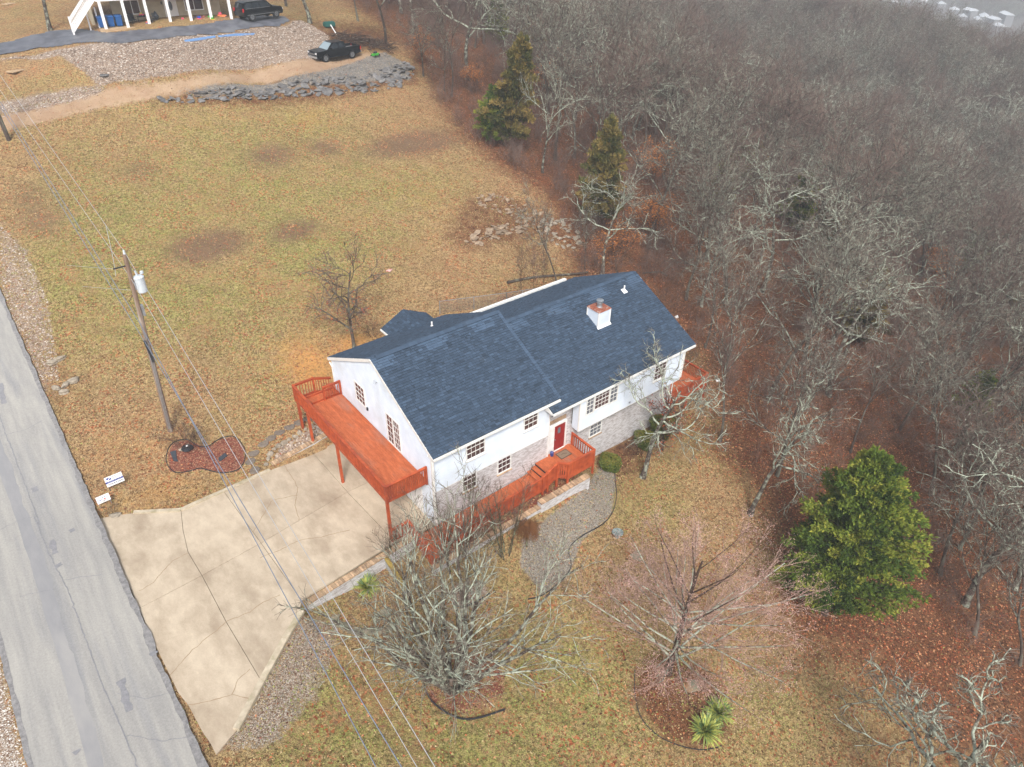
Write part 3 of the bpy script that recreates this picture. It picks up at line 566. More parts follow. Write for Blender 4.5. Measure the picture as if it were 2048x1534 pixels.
def shingles(parent, x0, x1, ylo, zlo, yhi, zhi, seed, singles, weather=0.0, xf=None, axis='x'):
    """courses between the eave line (ylo, zlo) and the ridge (yhi, zhi)"""
    q = random.Random(seed); dl = math.hypot(yhi-ylo, zhi-zlo); ey, ez = (yhi-ylo)/dl, (zhi-zlo)/dl; ny_, nz_ = -ez*1.0, abs(ey)
    if ey < 0: ny_ = ez
    else: ny_ = -ez
    ex = .165; nC = int(dl/ex)+1; b = MB(); cand = []
    for k in range(nC):
        s0 = k*ex-.01; s1 = min(dl, (k+1)*ex+.03); xa, xb = (x0, x1) if xf is None else xf(min(s1, dl)/dl)
        x = xa-q.uniform(0, .2)
        while x < xb:
            w_ = q.choice((.12, .17, .22, .28, .34)); xs, xe = max(x, xa), min(x+w_, xb)-.006; x += w_
            if xe-xs < .02: continue
            th = q.choice((.018, .026, .036)); ti = .5+.24*q.gauss(0, 1)
            if weather and s0/dl > .86 and math.sin((x+xs)*.9+seed)+q.uniform(-.8, .8) > .2: ti = 1.2+weather*2*q.random()
            elif q.random() < .04: ti = 1.2
            cand.append((xs, xe, s0, s1, th, ti))
    def boxof(c, mb):
        xs, xe, s0, s1, th, ti = c; mb.tint = ti
        def P(x, s, n):
            y_, z_ = ylo+ey*s+ny_*n, zlo+ez*s+nz_*n
            return (x, y_, z_) if axis == 'x' else (y_, x, z_)
        Q_ = [P(xs, s0, 0), P(xe, s0, 0), P(xe, s1, 0), P(xs, s1, 0), P(xs, s0, th+.012), P(xe, s0, th+.012), P(xe, s1, .004), P(xs, s1, .004)]
        k_ = len(mb.v); mb.v += [tuple(p) for p in Q_]
        for f, tz in (((4, 5, 6, 7), ti), ((0, 1, 5, 4), -1.1), ((1, 2, 6, 5), -.3), ((3, 0, 4, 7), -.3)): mb.f.append(tuple(k_+i for i in f)); mb.t.append(tz)  # butt and side faces tinted darker: the shadow line under each course, painted in
    if singles:
        # the ones that show largest, near the left end of the slope, are lifted out one by one
        cand.sort(key=lambda c: -((c[1]-c[0])*3-.12*abs(c[0]-x0)-.25*c[2])); first, cand = cand[:singles], cand[singles:]
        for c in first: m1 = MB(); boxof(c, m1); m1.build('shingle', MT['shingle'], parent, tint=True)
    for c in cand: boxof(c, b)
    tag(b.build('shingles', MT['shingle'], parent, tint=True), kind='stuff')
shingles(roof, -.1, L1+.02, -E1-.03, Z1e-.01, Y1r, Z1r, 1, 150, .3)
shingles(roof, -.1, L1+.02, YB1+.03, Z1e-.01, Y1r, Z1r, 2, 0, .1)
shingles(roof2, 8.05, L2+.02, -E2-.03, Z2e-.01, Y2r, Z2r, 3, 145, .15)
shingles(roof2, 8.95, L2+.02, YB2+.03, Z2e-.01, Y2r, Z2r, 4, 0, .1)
def ridge(parent, x0, x1, y, z, sl):
    x = x0
    while x < x1:
        q = rnd.random(); b = MB(); b.tint = .5+.6*q; o = .012 if int(x*10) % 2 else .0; e = min(x+.32, x1+.03)
        b.quadbox([(x, y-.19, z-.19*sl+.02), (e, y-.19, z-.19*sl+.012), (e, y, z+.03), (x, y, z+.045), (x, y-.2, z-.19*sl+.06), (e, y-.2, z-.19*sl+.045), (e, y, z+.075), (x, y, z+.09)])
        b.quadbox([(x, y, z+.045), (e, y, z+.03), (e, y+.19, z-.19*sl+.012), (x, y+.19, z-.19*sl+.02), (x, y, z+.09), (e, y, z+.075), (e, y+.2, z-.19*sl+.045), (x, y+.2, z-.19*sl+.06)])
        b.build('ridge_cap', MT['shingle'], parent, tint=True); x += .27
b = MB(); n_ = 34
for k in range(n_):
    y0_, y1_ = -E1+(Y1r+E1)*k/n_, -E1+(Y1r+E1)*(k+1)/n_; zf = lambda y: Z1e+(y+E1)*sl1; b.tint = 1.1+.4*rnd.random()
    b.quadbox([(L1-.17, y0_, zf(y0_)+.01), (L1+.05, y0_, zf(y0_)-.08), (L1+.05, y1_, zf(y1_)-.08), (L1-.17, y1_, zf(y1_)+.01), (L1-.17, y0_, zf(y0_)+.06), (L1+.05, y0_, zf(y0_)+.06), (L1+.05, y1_+.03, zf(y1_)+.045), (L1-.17, y1_+.03, zf(y1_)+.045)])
tag(b.build('rake_shingles', MT['shingle'], roof, tint=True), kind='stuff')
ridge(roof, .25, L1-.1, Y1r, Z1r+.03, sl1); ridge(roof2, 9.1, L2-.35, Y2r, Z2r+.03, .489)
# rakes, fascia, gutters
def rake(x, pts, parent, t=.03, hgt=.2):
    for a, c in zip(pts[:-1], pts[1:]): hp('rake_board', MB().beam((x, a[0], a[1]), (x, c[0], c[1]), t, hgt), MT['trim'], parent)
rake(-.105, [(-E1-.02, Z1e-.1), (Y1r, Z1r-.1), (YB1+.02, Z1e-.1)], roof); rake(L2+.02, [(-E2, Z2e-.1), (Y2r, Z2r-.1), (YB2, Z2e-.1)], roof2, hgt=.16)
hp('return_panel', MB().extrude([(8.02, -.04, Z2e-.16), (8.02, -E2+.02, Z2e-.16), (8.02, -E2+.02, Z2e-.03), (8.02, -.04, Z2e+.3)], (.03, 0, 0)), MT['trim'], roof2)
hp('gutter', MB().box(-.1, 8.95, -E1-.13, -E1-.02, Z1e-.17, Z1e-.05), MT['trim'], roof); hp('gutter', MB().box(8.02, L2-.05, -E2-.13, -E2-.02, Z2e-.17, Z2e-.05), MT['trim'], roof2)
hp('gutter', MB().box(-.1, 4.45, YB1+.02, YB1+.12, Z1e-.15, Z1e-.04), MT['trim'], roof); hp('gutter', MB().box(8.1, L1, YB1+.02, YB1+.07, Z1e-.15, Z1e-.06), MT['trim'], roof); hp('gutter', MB().box(L1, L2, YB2+.02, YB2+.07, Z2e-.15, Z2e-.06), MT['trim'], roof2)
hp('soffit', MB().box(0, 8.42, -E1-.02, .0, Z1e-.2, Z1e-.175), MT['trim'], roof); hp('soffit', MB().box(8.05, L2, -E2-.0, .2, Z2e-.2, Z2e-.175), MT['trim'], roof2)
hp('soffit', MB().box(-.09, -.0, .0, .3, Z1e-.2, Z1e-.175), MT['trim'], roof)
for a in [[(.04, -.09, Z1e-.2), (.04, -.09, -.1)], [(LR+.07, -.66, Z2e-.2), (LR+.07, -.66, 2.3), (LR+.07, -.1, 2.0), (LR+.07, -.1, -1.7)], [(-.12, D1+.1, Z1e-.2), (-.08, D1-.12, Z1e-.5), (-.08, D1-.12, 1.0)]]:
    hp('downspout', MB().tube(a, .045, 6), MT['trim'])
# rear ell
ell = hp('roof', MB().extrude([(4.48, 13.15, 5.19), (6.255, 13.15, 6.07), (8.03, 13.15, 5.19), (8.03, 13.15, 5.05), (6.255, 13.15, 5.9), (4.48, 13.15, 5.05)], (0, -3.3, 0)), MT['roofbase'])
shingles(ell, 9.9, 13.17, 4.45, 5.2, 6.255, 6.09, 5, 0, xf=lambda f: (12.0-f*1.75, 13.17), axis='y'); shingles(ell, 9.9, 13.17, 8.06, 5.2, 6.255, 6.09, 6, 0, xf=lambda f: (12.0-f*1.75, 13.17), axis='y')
hp('rake_board', MB().beam((4.46, 13.17, 5.1), (6.255, 13.17, 5.99), .03, .18, (0, 0, 1)), MT['trim'], ell); hp('rake_board', MB().beam((8.05, 13.17, 5.1), (6.255, 13.17, 5.99), .03, .18), MT['trim'], ell)
hp('gutter', MB().box(4.36, 4.46, 12.05, 13.15, 5.06, 5.16), MT['trim'], ell); hp('gutter', MB().box(8.05, 8.15, 12.05, 13.15, 5.06, 5.16), MT['trim'], ell)
hp('ell_wall', MB().box(4.7, 7.8, 11.6, 12.95, -.5, 5.1).extrude([(4.7, 12.95, 5.1), (7.8, 12.95, 5.1), (6.25, 12.95, 5.85)], (0, -.1, 0)), MT['siding'])
# chimney
zc = lambda y: Z2e+(y+E2)*.489
x0, x1, y0, y1, zt = 14.87, 15.93, 2.78, 3.85, 7.62
ch = hp('chimney', MB().box(x0, x1, y0, y1, 5.9, zt), MT['siding'], roof2)
for (a, c) in ((x0, y0), (x1, y0), (x0, y1), (x1, y1)): hp('chimney_trim', MB().box(a-.05, a+.05, c-.05, c+.05, 6.2, zt-.01), MT['trim'], ch) if False else None
tr = MB(); tr.box(x0-.03, x0+.05, y0-.03, y0+.05, 6.3, zt-.02); tr.box(x1-.05, x1+.03, y0-.03, y0+.05, 6.3, zt-.02); tr.box(x0-.03, x0+.05, y1-.05, y1+.03, 6.3, zt-.02)
tr.extrude([(x0-.08, y0-.14, zc(y0-.14)+.02), (x1+.08, y0-.14, zc(y0-.14)+.02), (x1+.08, y0, zc(y0)+.06), (x0-.08, y0, zc(y0)+.06)], (0, 0, .03)); hp('flashing', tr, MT['white'], roof2)
MT['rust'] = mat('rusty_metal_cap', S(128, 62, 42), S(160, 104, 84), 7, .6, .2, c3=S(196, 180, 170), s3=3, a3=(.55, .7))
cap = MB(); cap.quadbox([(x0-.05, y0-.05, zt), (x1+.05, y0-.05, zt), (x1+.05, y1+.05, zt), (x0-.05, y1+.05, zt), (x0+.0, y0, zt+.07), (x1, y0, zt+.07), (x1, y1, zt+.07), (x0, y1, zt+.07)]); hp('chimney_cap', cap, MT['rust'], roof2)
cx, cy = (x0+x1)/2+.02, (y0+y1)/2; zt += .06
hp('flue_pipe', MB().lathe((cx, cy, zt), [(.2, 0), (.16, .1), (.16, .28), (.21, .28), (.21, .34), (.17, .34), (.17, .4), (.24, .42), (.24, .5), (.1, .55), (.02, .56)], 16), MT['galv'], roof2)
for (u, v, hgt, sl_) in ((1248, 582, .42, 0), (864, 653, .35, 1)):
    if not sl_:
        r = ray(u, v); t = (Z2e-CAM[2]+.489*(CAM[1]+E2))/(r[2]-.489*r[1]); p = CAM+r*t
    else:
        r = ray(u, v); k = -(Z1r-Z1e)/(YB1-Y1r); t = (Z1e-CAM[2]+k*(CAM[1]-YB1))/(r[2]-k*r[1]); p = CAM+r*t
    b = MB().cyl(p, p+np.array([0, 0, hgt]), .055, n=10); b.lathe((p[0], p[1], p[2]), [(.11, -.05), (.09, .07), (.055, .1)], 10); o = hp('vent_pipe', b, MT['white'], roof if sl_ else roof2)
    if not sl_: hp('vent_flashing', MB().extrude([(p[0]-.18, p[1]-.2, p[2]-.07), (p[0]+.18, p[1]-.2, p[2]-.07), (p[0]+.18, p[1]+.15, p[2]+.1), (p[0]-.18, p[1]+.15, p[2]+.1)], (0, 0, .02)), MT['white'], roof2)
# windows
def window(org, ax, w_, hgt, nrm, cols, rows, glass='glass', sill=True, sash=True, depth=.05, parent=None, frame=.075):
    """org lower corner; ax unit vector along the wall; nrm outward"""
    org, ax, nr = np.array(org, float), np.array(ax, float), np.array(nrm, float); up = np.array((0, 0, 1.0))
    def bx(mb, a0, a1, b0, b1, d0, d1):
        P = [org+ax*a+up*c+nr*e for c in (b0, b1) for (a, e) in ((a0, d0), (a1, d0), (a1, d1), (a0, d1))]; mb.quadbox(P)
    f = MB(); F = frame
    bx(f, -F, 0, -F, hgt+F, 0, depth); bx(f, w_, w_+F, -F, hgt+F, 0, depth); bx(f, 0, w_, hgt, hgt+F, 0, depth-.002); bx(f, 0, w_, -F, 0, 0, depth-.002)
    wn = f.build('window', MT['trim'], parent or house)
    mu = MB(); mw = .022
    for i in range(1, cols): bx(mu, w_*i/cols-mw/2, w_*i/cols+mw/2, 0, hgt, .014, .03)
    for j in range(1, rows):
        k = 1.9 if (sash and j == rows//2 and rows > 2) or (sash and rows == 3 and j == 2) else 1; bx(mu, 0, w_, hgt*j/rows-mw*k/2, hgt*j/rows+mw*k/2, .014, .031 if k == 1 else .038)
    if mu.v: mu.build('muntins', MT['trim'], wn)
    pm = MB(); pw, ph = w_/cols-mw*.8, hgt/rows-mw*.8
    P = [ax*a+up*c+nr*e for c in (0, ph) for (a, e) in ((0, .002), (pw, .002), (pw, .012), (0, .012))]; pm.quadbox(P); pme = pm.mesh('pane'); pme.materials.append(MT[glass])
    for i in range(cols):
        for j in range(rows): link('pane', pme, None, wn, TR(org+ax*(w_*i/cols+mw*.4)+up*(hgt*j/rows+mw*.4)))
    if sill: sb = MB(); bx(sb, -F-.03, w_+F+.03, -F-.07, -F, 0, depth+.05); sb.build('sill', MT['trim'] if sill == 1 else MT['cap'], wn)
    return wn
Xa = (1, 0, 0); Sn = (0, -1, 0)
window((2.29, -.037, 3.72), Xa, 1.2, 1.12, Sn, 4, 3); window((6.45, -.037, 3.82), Xa, .98, 1.05, Sn, 3, 3)
window((2.0, .02, 1.36), Xa, .9, 1.12, Sn, 3, 3, sill=2); window((4.55, .02, 1.36), Xa, .9, 1.12, Sn, 3, 3, sill=2)
window((12.15, .0, .42), Xa, .98, 1.2, Sn, 3, 4, glass='blind', sill=2)
window((10.98, -.63, 3.22), Xa, .56, 1.25, Sn, 2, 4, 'blind', False); window((11.68, -.63, 3.3), Xa, 1.2, 1.2, Sn, 4, 4, 'glass', False); window((13.02, -.63, 3.22), Xa, .6, 1.25, Sn, 2, 4, 'blind', False)
window((17.15, -.63, 3.2), Xa, 1.05, 1.25, Sn, 3, 4)
window((8.78, .2, 3.5), Xa, 1.05, .34, Sn, 4, 1, 'blind', False, frame=.05)
Ya = (0, -1, 0); Wn = (-1, 0, 0)
window((-.037, 8.46, 4.05), Ya, 1.1, 1.32, Wn, 3, 4, 'glass', False); 
window((-.037, 4.68, 3.2), Ya, .62, 2.05, Wn, 2, 5, 'glass', False, False); window((-.037, 3.92, 3.2), Ya, .62, 2.05, Wn, 3, 5, 'glass', False, False)
# front door
dr = hp('door', MB().box(9.06, 9.97, .13, .17, .68, 2.7), MT['reddoor'])
hp('door_glass', MB().box(9.36, 9.58, .115, .129, 2.0, 2.45), MT['blind'], dr); hp('handle', MB().cyl((9.15, .13, 1.62), (9.15, .05, 1.62), .03, n=8), MT['galv'], dr)
pn = MB()
for (a0, a1, c0, c1) in ((9.14, 9.3, 1.9, 2.55), (9.66, 9.86, 1.9, 2.55), (9.16, 9.46, .85, 1.7), (9.56, 9.86, .85, 1.7)): pn.box(a0, a1, .118, .129, c0, c1)
hp('door_panel', pn, MT['reddoor'], dr)
fr = MB(); fr.box(8.95, 9.06, .08, .19, .65, 2.83); fr.box(9.97, 10.08, .08, .19, .65, 2.83); fr.box(9.06, 9.97, .08, .19, 2.71, 2.83); fr.box(9.06, 9.97, .06, .19, .62, .675); hp('door_frame', fr, MT['trim'])
hp('side_panel', MB().box(8.5, 8.95, .1, .19, .65, 2.83), MT['trim']); hp('side_light', MB().box(8.53, 8.62, .085, .099, 1.5, 2.3), MT['blind']); hp('brick_arch', MB().box(8.5, 10.05, .16, .199, 2.95, 3.22), MT['cap'])
# garage doors under the deck, meter, lamp
for y in (1.2, 6.3):
    g = hp('garage_door', MB().box(-.05, -.028, y, y+4.2, -.14, 2.1), MT['trim'])
    for k in range(4): hp('door_panel', MB().box(-.07, -.051, y+.06, y+4.14, -.1+k*.55, .4+k*.55), MT['white'], g)
hp('wall_lamp', MB().box(-.12, -.02, 7.07, 7.17, 3.95, 4.15), MT['black']); hp('cable_hook', MB().tube([(-.02, 5.45, 7.0), (-.16, 5.4, 6.98), (-.14, 5.6, 7.1), (-.22, 5.5, 6.9)], .018, 5), MT['galv'])
hp('wall_vent', MB().box(17.5-2.55, 17.5-2.43, -.66, -.61, 2.3, 2.42), MT['galv'])

# ------------------------------------------------------------------ decks
def boards(parent, x0, x1, y0, y1, z, along, w_=.14, gap=.006, th=.035, seams=(), zf=None):
    if along == 'y':
        n = int(round((x1-x0)/w_)); cuts = [y0]+list(seams)+[y1]
        for i in range(n):
            for k in range(len(cuts)-1):
                s_ = cuts[k]+(((i*7) % 3)*.0 if k else 0); e_ = cuts[k+1]
                MB().box(x0+i*(x1-x0)/n+gap/2, x0+(i+1)*(x1-x0)/n-gap/2, s_+.002, e_-.002, z-th, z).build('deck_board', MT['deck'], parent)
    else:
        n = int(round((x1-x0)/w_))
        for i in range(n):
            a, c = x0+i*(x1-x0)/n+gap/2, x0+(i+1)*(x1-x0)/n-gap/2; za, zb = (z, z) if zf is None else (zf(a), zf(c))
            MB().quadbox([(a, y0, za-th), (c, y0, zb-th), (c, y1, zb-th), (a, y1, za-th), (a, y0, za), (c, y0, zb), (c, y1, zb), (a, y1, za)]).build('deck_board', MT['deck'], parent)
pk = MB().box(-.019, .019, -.019, .019, 0, 1).mesh('baluster'); pk.materials.append(MT['deckrail'])
def railing(parent, p0, p1, hgt=1.0, gap=.125, drop=.1, capw=.15, skirt=0.0, pick=.038, flat=True):
    """p0, p1 at floor level; pickets run from below the floor edge to the cap"""
    p0, p1 = np.array(p0, float), np.array(p1, float); d = p1-p0; Ln = math.hypot(d[0], d[1]); up = np.array((0, 0, 1.0)); ang = math.atan2(d[1], d[0])
    MB().beam(p0+up*hgt, p1+up*hgt, capw, .04).build('top_rail', MT['deckrail'], parent)
    MB().beam(p0+up*(hgt-.09), p1+up*(hgt-.09), .04, .1).build('rail_band', MT['deckrail'], parent)
    MB().beam(p0-up*.1, p1-up*.1, .045, .2).build('rim_joist', MT['deckrail'], parent)
    n = int(Ln/gap)
    for i in range(1, n):
        p = p0+d*i/n; link('baluster', pk, None, parent, Matrix.Translation(Vector(p-up*(drop+skirt))) @ Matrix.Rotation(ang, 4, 'Z') @ Matrix.Diagonal((pick/.038, 1, hgt-.05+drop+skirt, 1)))
def post(parent, x, y, z0, z1, s=.1, name='post'): return MB().box(x-s/2, x+s/2, y-s/2, y+s/2, z0, z1).build(name, MT['deckrail'], parent)
dk = thing('deck', 'long red stained wooden deck on tall posts over the concrete driveway along the gable wall', 'deck', (-1.3, 6, -.15))
ZD = 3.08
boards(dk, -2.64, -.06, .5, 10.72, ZD, 'y', seams=(5.4,)); boards(dk, -2.64, -.06, 10.73, 12.08, ZD-.16, 'y')
railing(dk, (-2.66, .5, ZD), (-2.66, 12.1, ZD), 1.02, .125); railing(dk, (-2.62, .47, ZD), (-.1, .47, ZD), 1.02, .13, pick=.06)
railing(dk, (-2.62, 12.1, ZD), (-1.3, 12.1, ZD), 1.0, .17, 0); railing(dk, (-1.3, 12.1, ZD), (-.1, 12.1, ZD-.45), 1.0, .17, 0); railing(dk, (-1.24, 10.75, ZD), (-.1, 10.75, ZD), 1.02, .15, 0)
for x, y in ((-1.24, 10.75), (-.1, 10.75), (-1.3, 12.1), (-.12, .47), (-2.66, .47), (-2.66, 12.1)): post(dk, x, y, ZD-.25, ZD+1.06, .11)
for x, y, z in ((-2.6, 11.95, hz(-2.6, 12)-.1), (-2.6, 10.5, .5), (-2.6, 6.5, -.15), (-2.6, .6, -.15)): post(dk, x, y, z, ZD-.2, .15, 'support_post')
MB().beam((-2.6, .5, ZD-.16), (-2.6, 12.1, ZD-.16), .09, .22).build('beam', MT['deckrail'], dk); MB().beam((-.12, .5, ZD-.16), (-.12, 12.1, ZD-.16), .05, .22).build('beam', MT['deckrail'], dk)
for k in range(15): MB().box(-2.5, -.15, .6+k*.8, .64+k*.8, ZD-.24, ZD-.036).build('joist', MT['deckrail'], dk)
for k in range(3): MB().box(-.05+.28*k, .23+.28*k, 12.1, 13.0, ZD-.55-.2*k, ZD-.5-.2*k).build('step', MT['deck'], dk)
# entry deck, steps and ramp
ed = thing('entry_deck', 'red stained front entry deck with steps and a long ramp beside the brick wall', 'deck', (4, -1, -.3))
ZE = .65
boards(ed, 8.46, 10.55, -2.1, .12, ZE, 'x'); boards(ed, 7.45, 8.46, -1.55, -.02, ZE, 'x')
for k in range(2):
    MB().box(7.1-.32*k, 7.47-.32*k, -1.5, -.04, ZE-.2-.17*k, ZE-.16-.17*k).build('step', MT['deck'], ed); MB().box(7.44-.32*k, 7.46-.32*k, -1.5, -.04, ZE-.2-.17*k, ZE-.04-.17*k).build('riser', MT['black'], ed)
rz_ = lambda x: -.12+.26*(x+.5)/7.6 if x < 6.9 else .14
boards(ed, -.5, 6.95, -1.6, -.06, 0, 'x', zf=rz_)
railing(ed, (10.5, -2.1, ZE), (10.5, -.05, ZE), .95, .2, 0, pick=.06); railing(ed, (10.5, -2.1, ZE), (8.35, -2.1, ZE), .95, .11, .3, pick=.09); railing(ed, (8.35, -2.1, ZE), (7.85, -1.62, ZE), .95, .12, .3, pick=.09)
railing(ed, (7.85, -1.65, ZE), (6.7, -1.65, .14), .95, .11, .3, pick=.09); railing(ed, (6.7, -1.65, .14), (-.5, -1.65, -.12), .9, .11, .25, pick=.09)
for x, y, z0, z1 in ((10.5, -2.1, -.35, 1.65), (8.35, -2.1, -.3, 1.65), (7.85, -1.65, -.35, 1.65), (7.1, -1.66, -.35, 1.3), (10.5, -.06, .4, 1.65), (6.7, -1.66, -.35, 1.1), (4.3, -1.66, -.35, .95), (1.9, -1.66, -.35, .9), (-.5, -1.66, -.35, .85)): post(ed, x, y, z0, z1, .11)
MB().box(8.3, 10.55, -2.13, -2.08, .32, .6).build('rim_joist', MT['deckrail'], ed)
railing(ed, (-2.62, .45, -.1), (-1.5, .45, -.1), .9, .2, 0, pick=.05); railing(ed, (-1.5, .45, -.1), (-1.65, -2.2, -.3), .9, .16, .1, pick=.07); post(ed, -1.5, .45, -.2, .9); post(ed, -1.65, -2.2, -.35, .75, .1); post(ed, -2.62, .45, -.15, .9, .08)
boards(ed, -1.5, -.5, -2.1, -.1, -.13, 'x')
mt_ = thing('door_mat', 'rectangular brown doormat with a dark border on the front entry deck', 'doormat', (9.45, -.45, ZE))
MT['mat'] = mat('coir_mat', S(142, 124, 104), S(120, 104, 88), 12, .95); MT['matdark'] = mat('mat_border', S(76, 66, 58), rough=.95)
MB().box(9.0, 9.9, -.78, -.16, ZE, ZE+.012).build('border', MT['matdark'], mt_); MB().box(9.05, 9.85, -.73, -.21, ZE+.012, ZE+.018).build('mat_field', MT['mat'], mt_)
def text3(txt, parent, M, size, mt, ext=.002, name='lettering'):
    cu = bpy.data.curves.new(name, 'FONT'); cu.body = txt; cu.size = size; cu.extrude = ext; cu.align_x = 'CENTER'; cu.align_y = 'CENTER'
    o = bpy.data.objects.new(name, cu); C.objects.link(o); bpy.context.view_layer.update(); me = bpy.data.meshes.new_from_object(o); bpy.data.objects.remove(o); me.name = name; me.materials.clear()
    return link(name, me, mt, parent, M)
for k in range(3): MB().box(9.28+.1*k, 9.5+.1*k, -.42-.05*k, -.4-.05*k, ZE+.018, ZE+.021).build('mat_mark', MT['matdark'], mt_)
rd = thing('side_deck', 'low red stained deck with railing at the far right end of the house', 'deck', (22, 3, -2))
boards(rd, 20.05, 24.1, -.05, 6.0, -.35, 'x'); railing(rd, (20.1, -.1, -.35), (24.15, -.1, -.35), .97, .13, .15, pick=.06); railing(rd, (24.15, -.1, -.35), (24.15, 6.0, -.35), .97, .14, .15, pick=.05)
for x, y in ((20.15, -.1), (22.1, -.1), (24.15, -.1), (24.15, 3), (24.15, 6)): post(rd, x, y, hz(x, y)-.2, .65, .11)
hose = tag(MB().lathe((8.75, -.12, ZE), [(.1, 0), (.12, .1), (.12, .3), (.05, .36)], 10).build('flower_pot', mat('blue_glaze', S(48, 66, 130), rough=.3)), 'small blue pot beside the red front door', 'pot')

# ------------------------------------------------------------------ brick retaining walls
def capwall(label, A, B_, thick, cap_th=.09, bw=.115, side=1, base=-.9):
    """A, B_: (x, y, ztop) of the cap's centre line ends"""
    A, B_ = np.array(A, float), np.array(B_, float); d = B_-A; Ln = math.hypot(d[0], d[1]); r = thing('retaining_wall', label, 'wall', (A[0], A[1], min(A[2], B_[2])-.5))
    n_ = np.array([-d[1], d[0]])/Ln*(thick/2-.03); P = [(A[0]-n_[0], A[1]-n_[1]), (B_[0]-n_[0], B_[1]-n_[1]), (B_[0]+n_[0], B_[1]+n_[1]), (A[0]+n_[0], A[1]+n_[1])]
    zt = lambda p: A[2]+(B_[2]-A[2])*(((p[0]-A[0])*d[0]+(p[1]-A[1])*d[1])/Ln**2)-cap_th
    MB().prism(P, base, zt).build('brick_face', MT['brick'], r)
    n = int(Ln/bw); bme = MB().box(-bw/2+.004, bw/2-.004, -thick/2, thick/2, -cap_th+.003, 0).mesh('cap_brick', bevel=.006); bme.materials.append(MT['cap']); a = math.atan2(d[1], d[0]); pitch = math.atan2(d[2], Ln)
    MB().prism(P, lambda p: zt(p)-.01, lambda p: zt(p)+cap_th-.02).build('mortar', MT['joint'], r)
    for i in range(n):
        p = A+d*(i+.5)/n; link('cap_brick', bme, None, r, Matrix.Translation(Vector(p)+Vector((rnd.gauss(0, .004), rnd.gauss(0, .004), rnd.gauss(0, .004)))) @ Matrix.Rotation(a+rnd.gauss(0, .02), 4, 'Z') @ Matrix.Rotation(-pitch, 4, 'Y'))
    return r
p1, p2 = at_z(610, 1202, .1), at_z(824, 1070, .1)
capwall('brick retaining wall with tan cap along the lower edge of the driveway', (p1[0], p1[1]-.12, .1), (p2[0]-.0, p2[1]-.12, .08), .36, base=-1.9)
capwall('whitewashed brick retaining wall under the entry deck, its taller end', (5.9, -2.35, .02), (9.9, -2.35, .02), .42, base=-2.4)
capwall('long low brick retaining wall with tan cap beside the red ramp', (-1.75, -2.35, -.3), (5.88, -2.35, -.3), .36, base=-2.4)
q1, q2 = at_drive(545, 934), np.array([-.2, 10.62, .8]); q1 = np.array([q1[0], q1[1]+.15, .42])
capwall('short curved brick retaining wall with cream cap between lawn and driveway under the deck', (q1[0], q1[1], .28), (q2[0], q2[1], .78), .34, base=-.6)
mw_ = thing('timber_wall', 'low wall with a mossy yellow timber cap beside the spiky green yucca', 'wall', (-3.7, -1.2, -1.2))
a_, b_ = at_z(770, 1112, -.05), at_z(812, 1180, -.75)
MB().beam(a_, b_, .24, .12).build('timber_cap', MT['moss'], mw_, bevel=.01)
MB().extrude([(a_[0]-.09, a_[1], a_[2]-.06), (b_[0]-.09, b_[1], b_[2]-.06), (b_[0]-.09, b_[1], -2.2), (a_[0]-.09, a_[1], -2.2)], (.16, 0, 0)).build('block_face', MT['blockside'], mw_)
MB().box(-.7, .3, 0, 1, 0, 1) if False else None

# ------------------------------------------------------------------ trees
def tubes(groups, sides):
    """groups: list of (P (N,n,3), R (N,n), sides or None) -> V, F"""
    VV, FF, off = [], [], 0
    for P, Rr, sd_ in groups:
        k = sd_ or sides; N_, n = P.shape[:2]
        if not N_: continue
        D = np.empty_like(P); D[:, 1:-1] = P[:, 2:]-P[:, :-2]; D[:, 0] = P[:, 1]-P[:, 0]; D[:, -1] = P[:, -1]-P[:, -2]
        D /= np.linalg.norm(D, axis=2, keepdims=True)+1e-9
        ref = np.where(np.abs(D[:, :1, 2:3]) > .8, np.array([1., 0, 0]), np.array([0, 0, 1.])); ref = np.repeat(ref, n, 1)
        A = np.cross(D, ref); A /= np.linalg.norm(A, axis=2, keepdims=True)+1e-9; B = np.cross(D, A)
        th = np.arange(k)*2*np.pi/k
        V_ = P[:, :, None]+Rr[:, :, None, None]*(A[:, :, None]*np.cos(th)[None, None, :, None]+B[:, :, None]*np.sin(th)[None, None, :, None])
        idx = np.arange(N_*n*k).reshape(N_, n, k)+off; nx_ = np.roll(idx, -1, 2)
        FF.append(np.stack([idx[:, :-1], nx_[:, :-1], nx_[:, 1:], idx[:, 1:]], -1).reshape(-1, 4)); VV.append(V_.reshape(-1, 3)); off += N_*n*k
    return np.concatenate(VV), np.concatenate(FF)
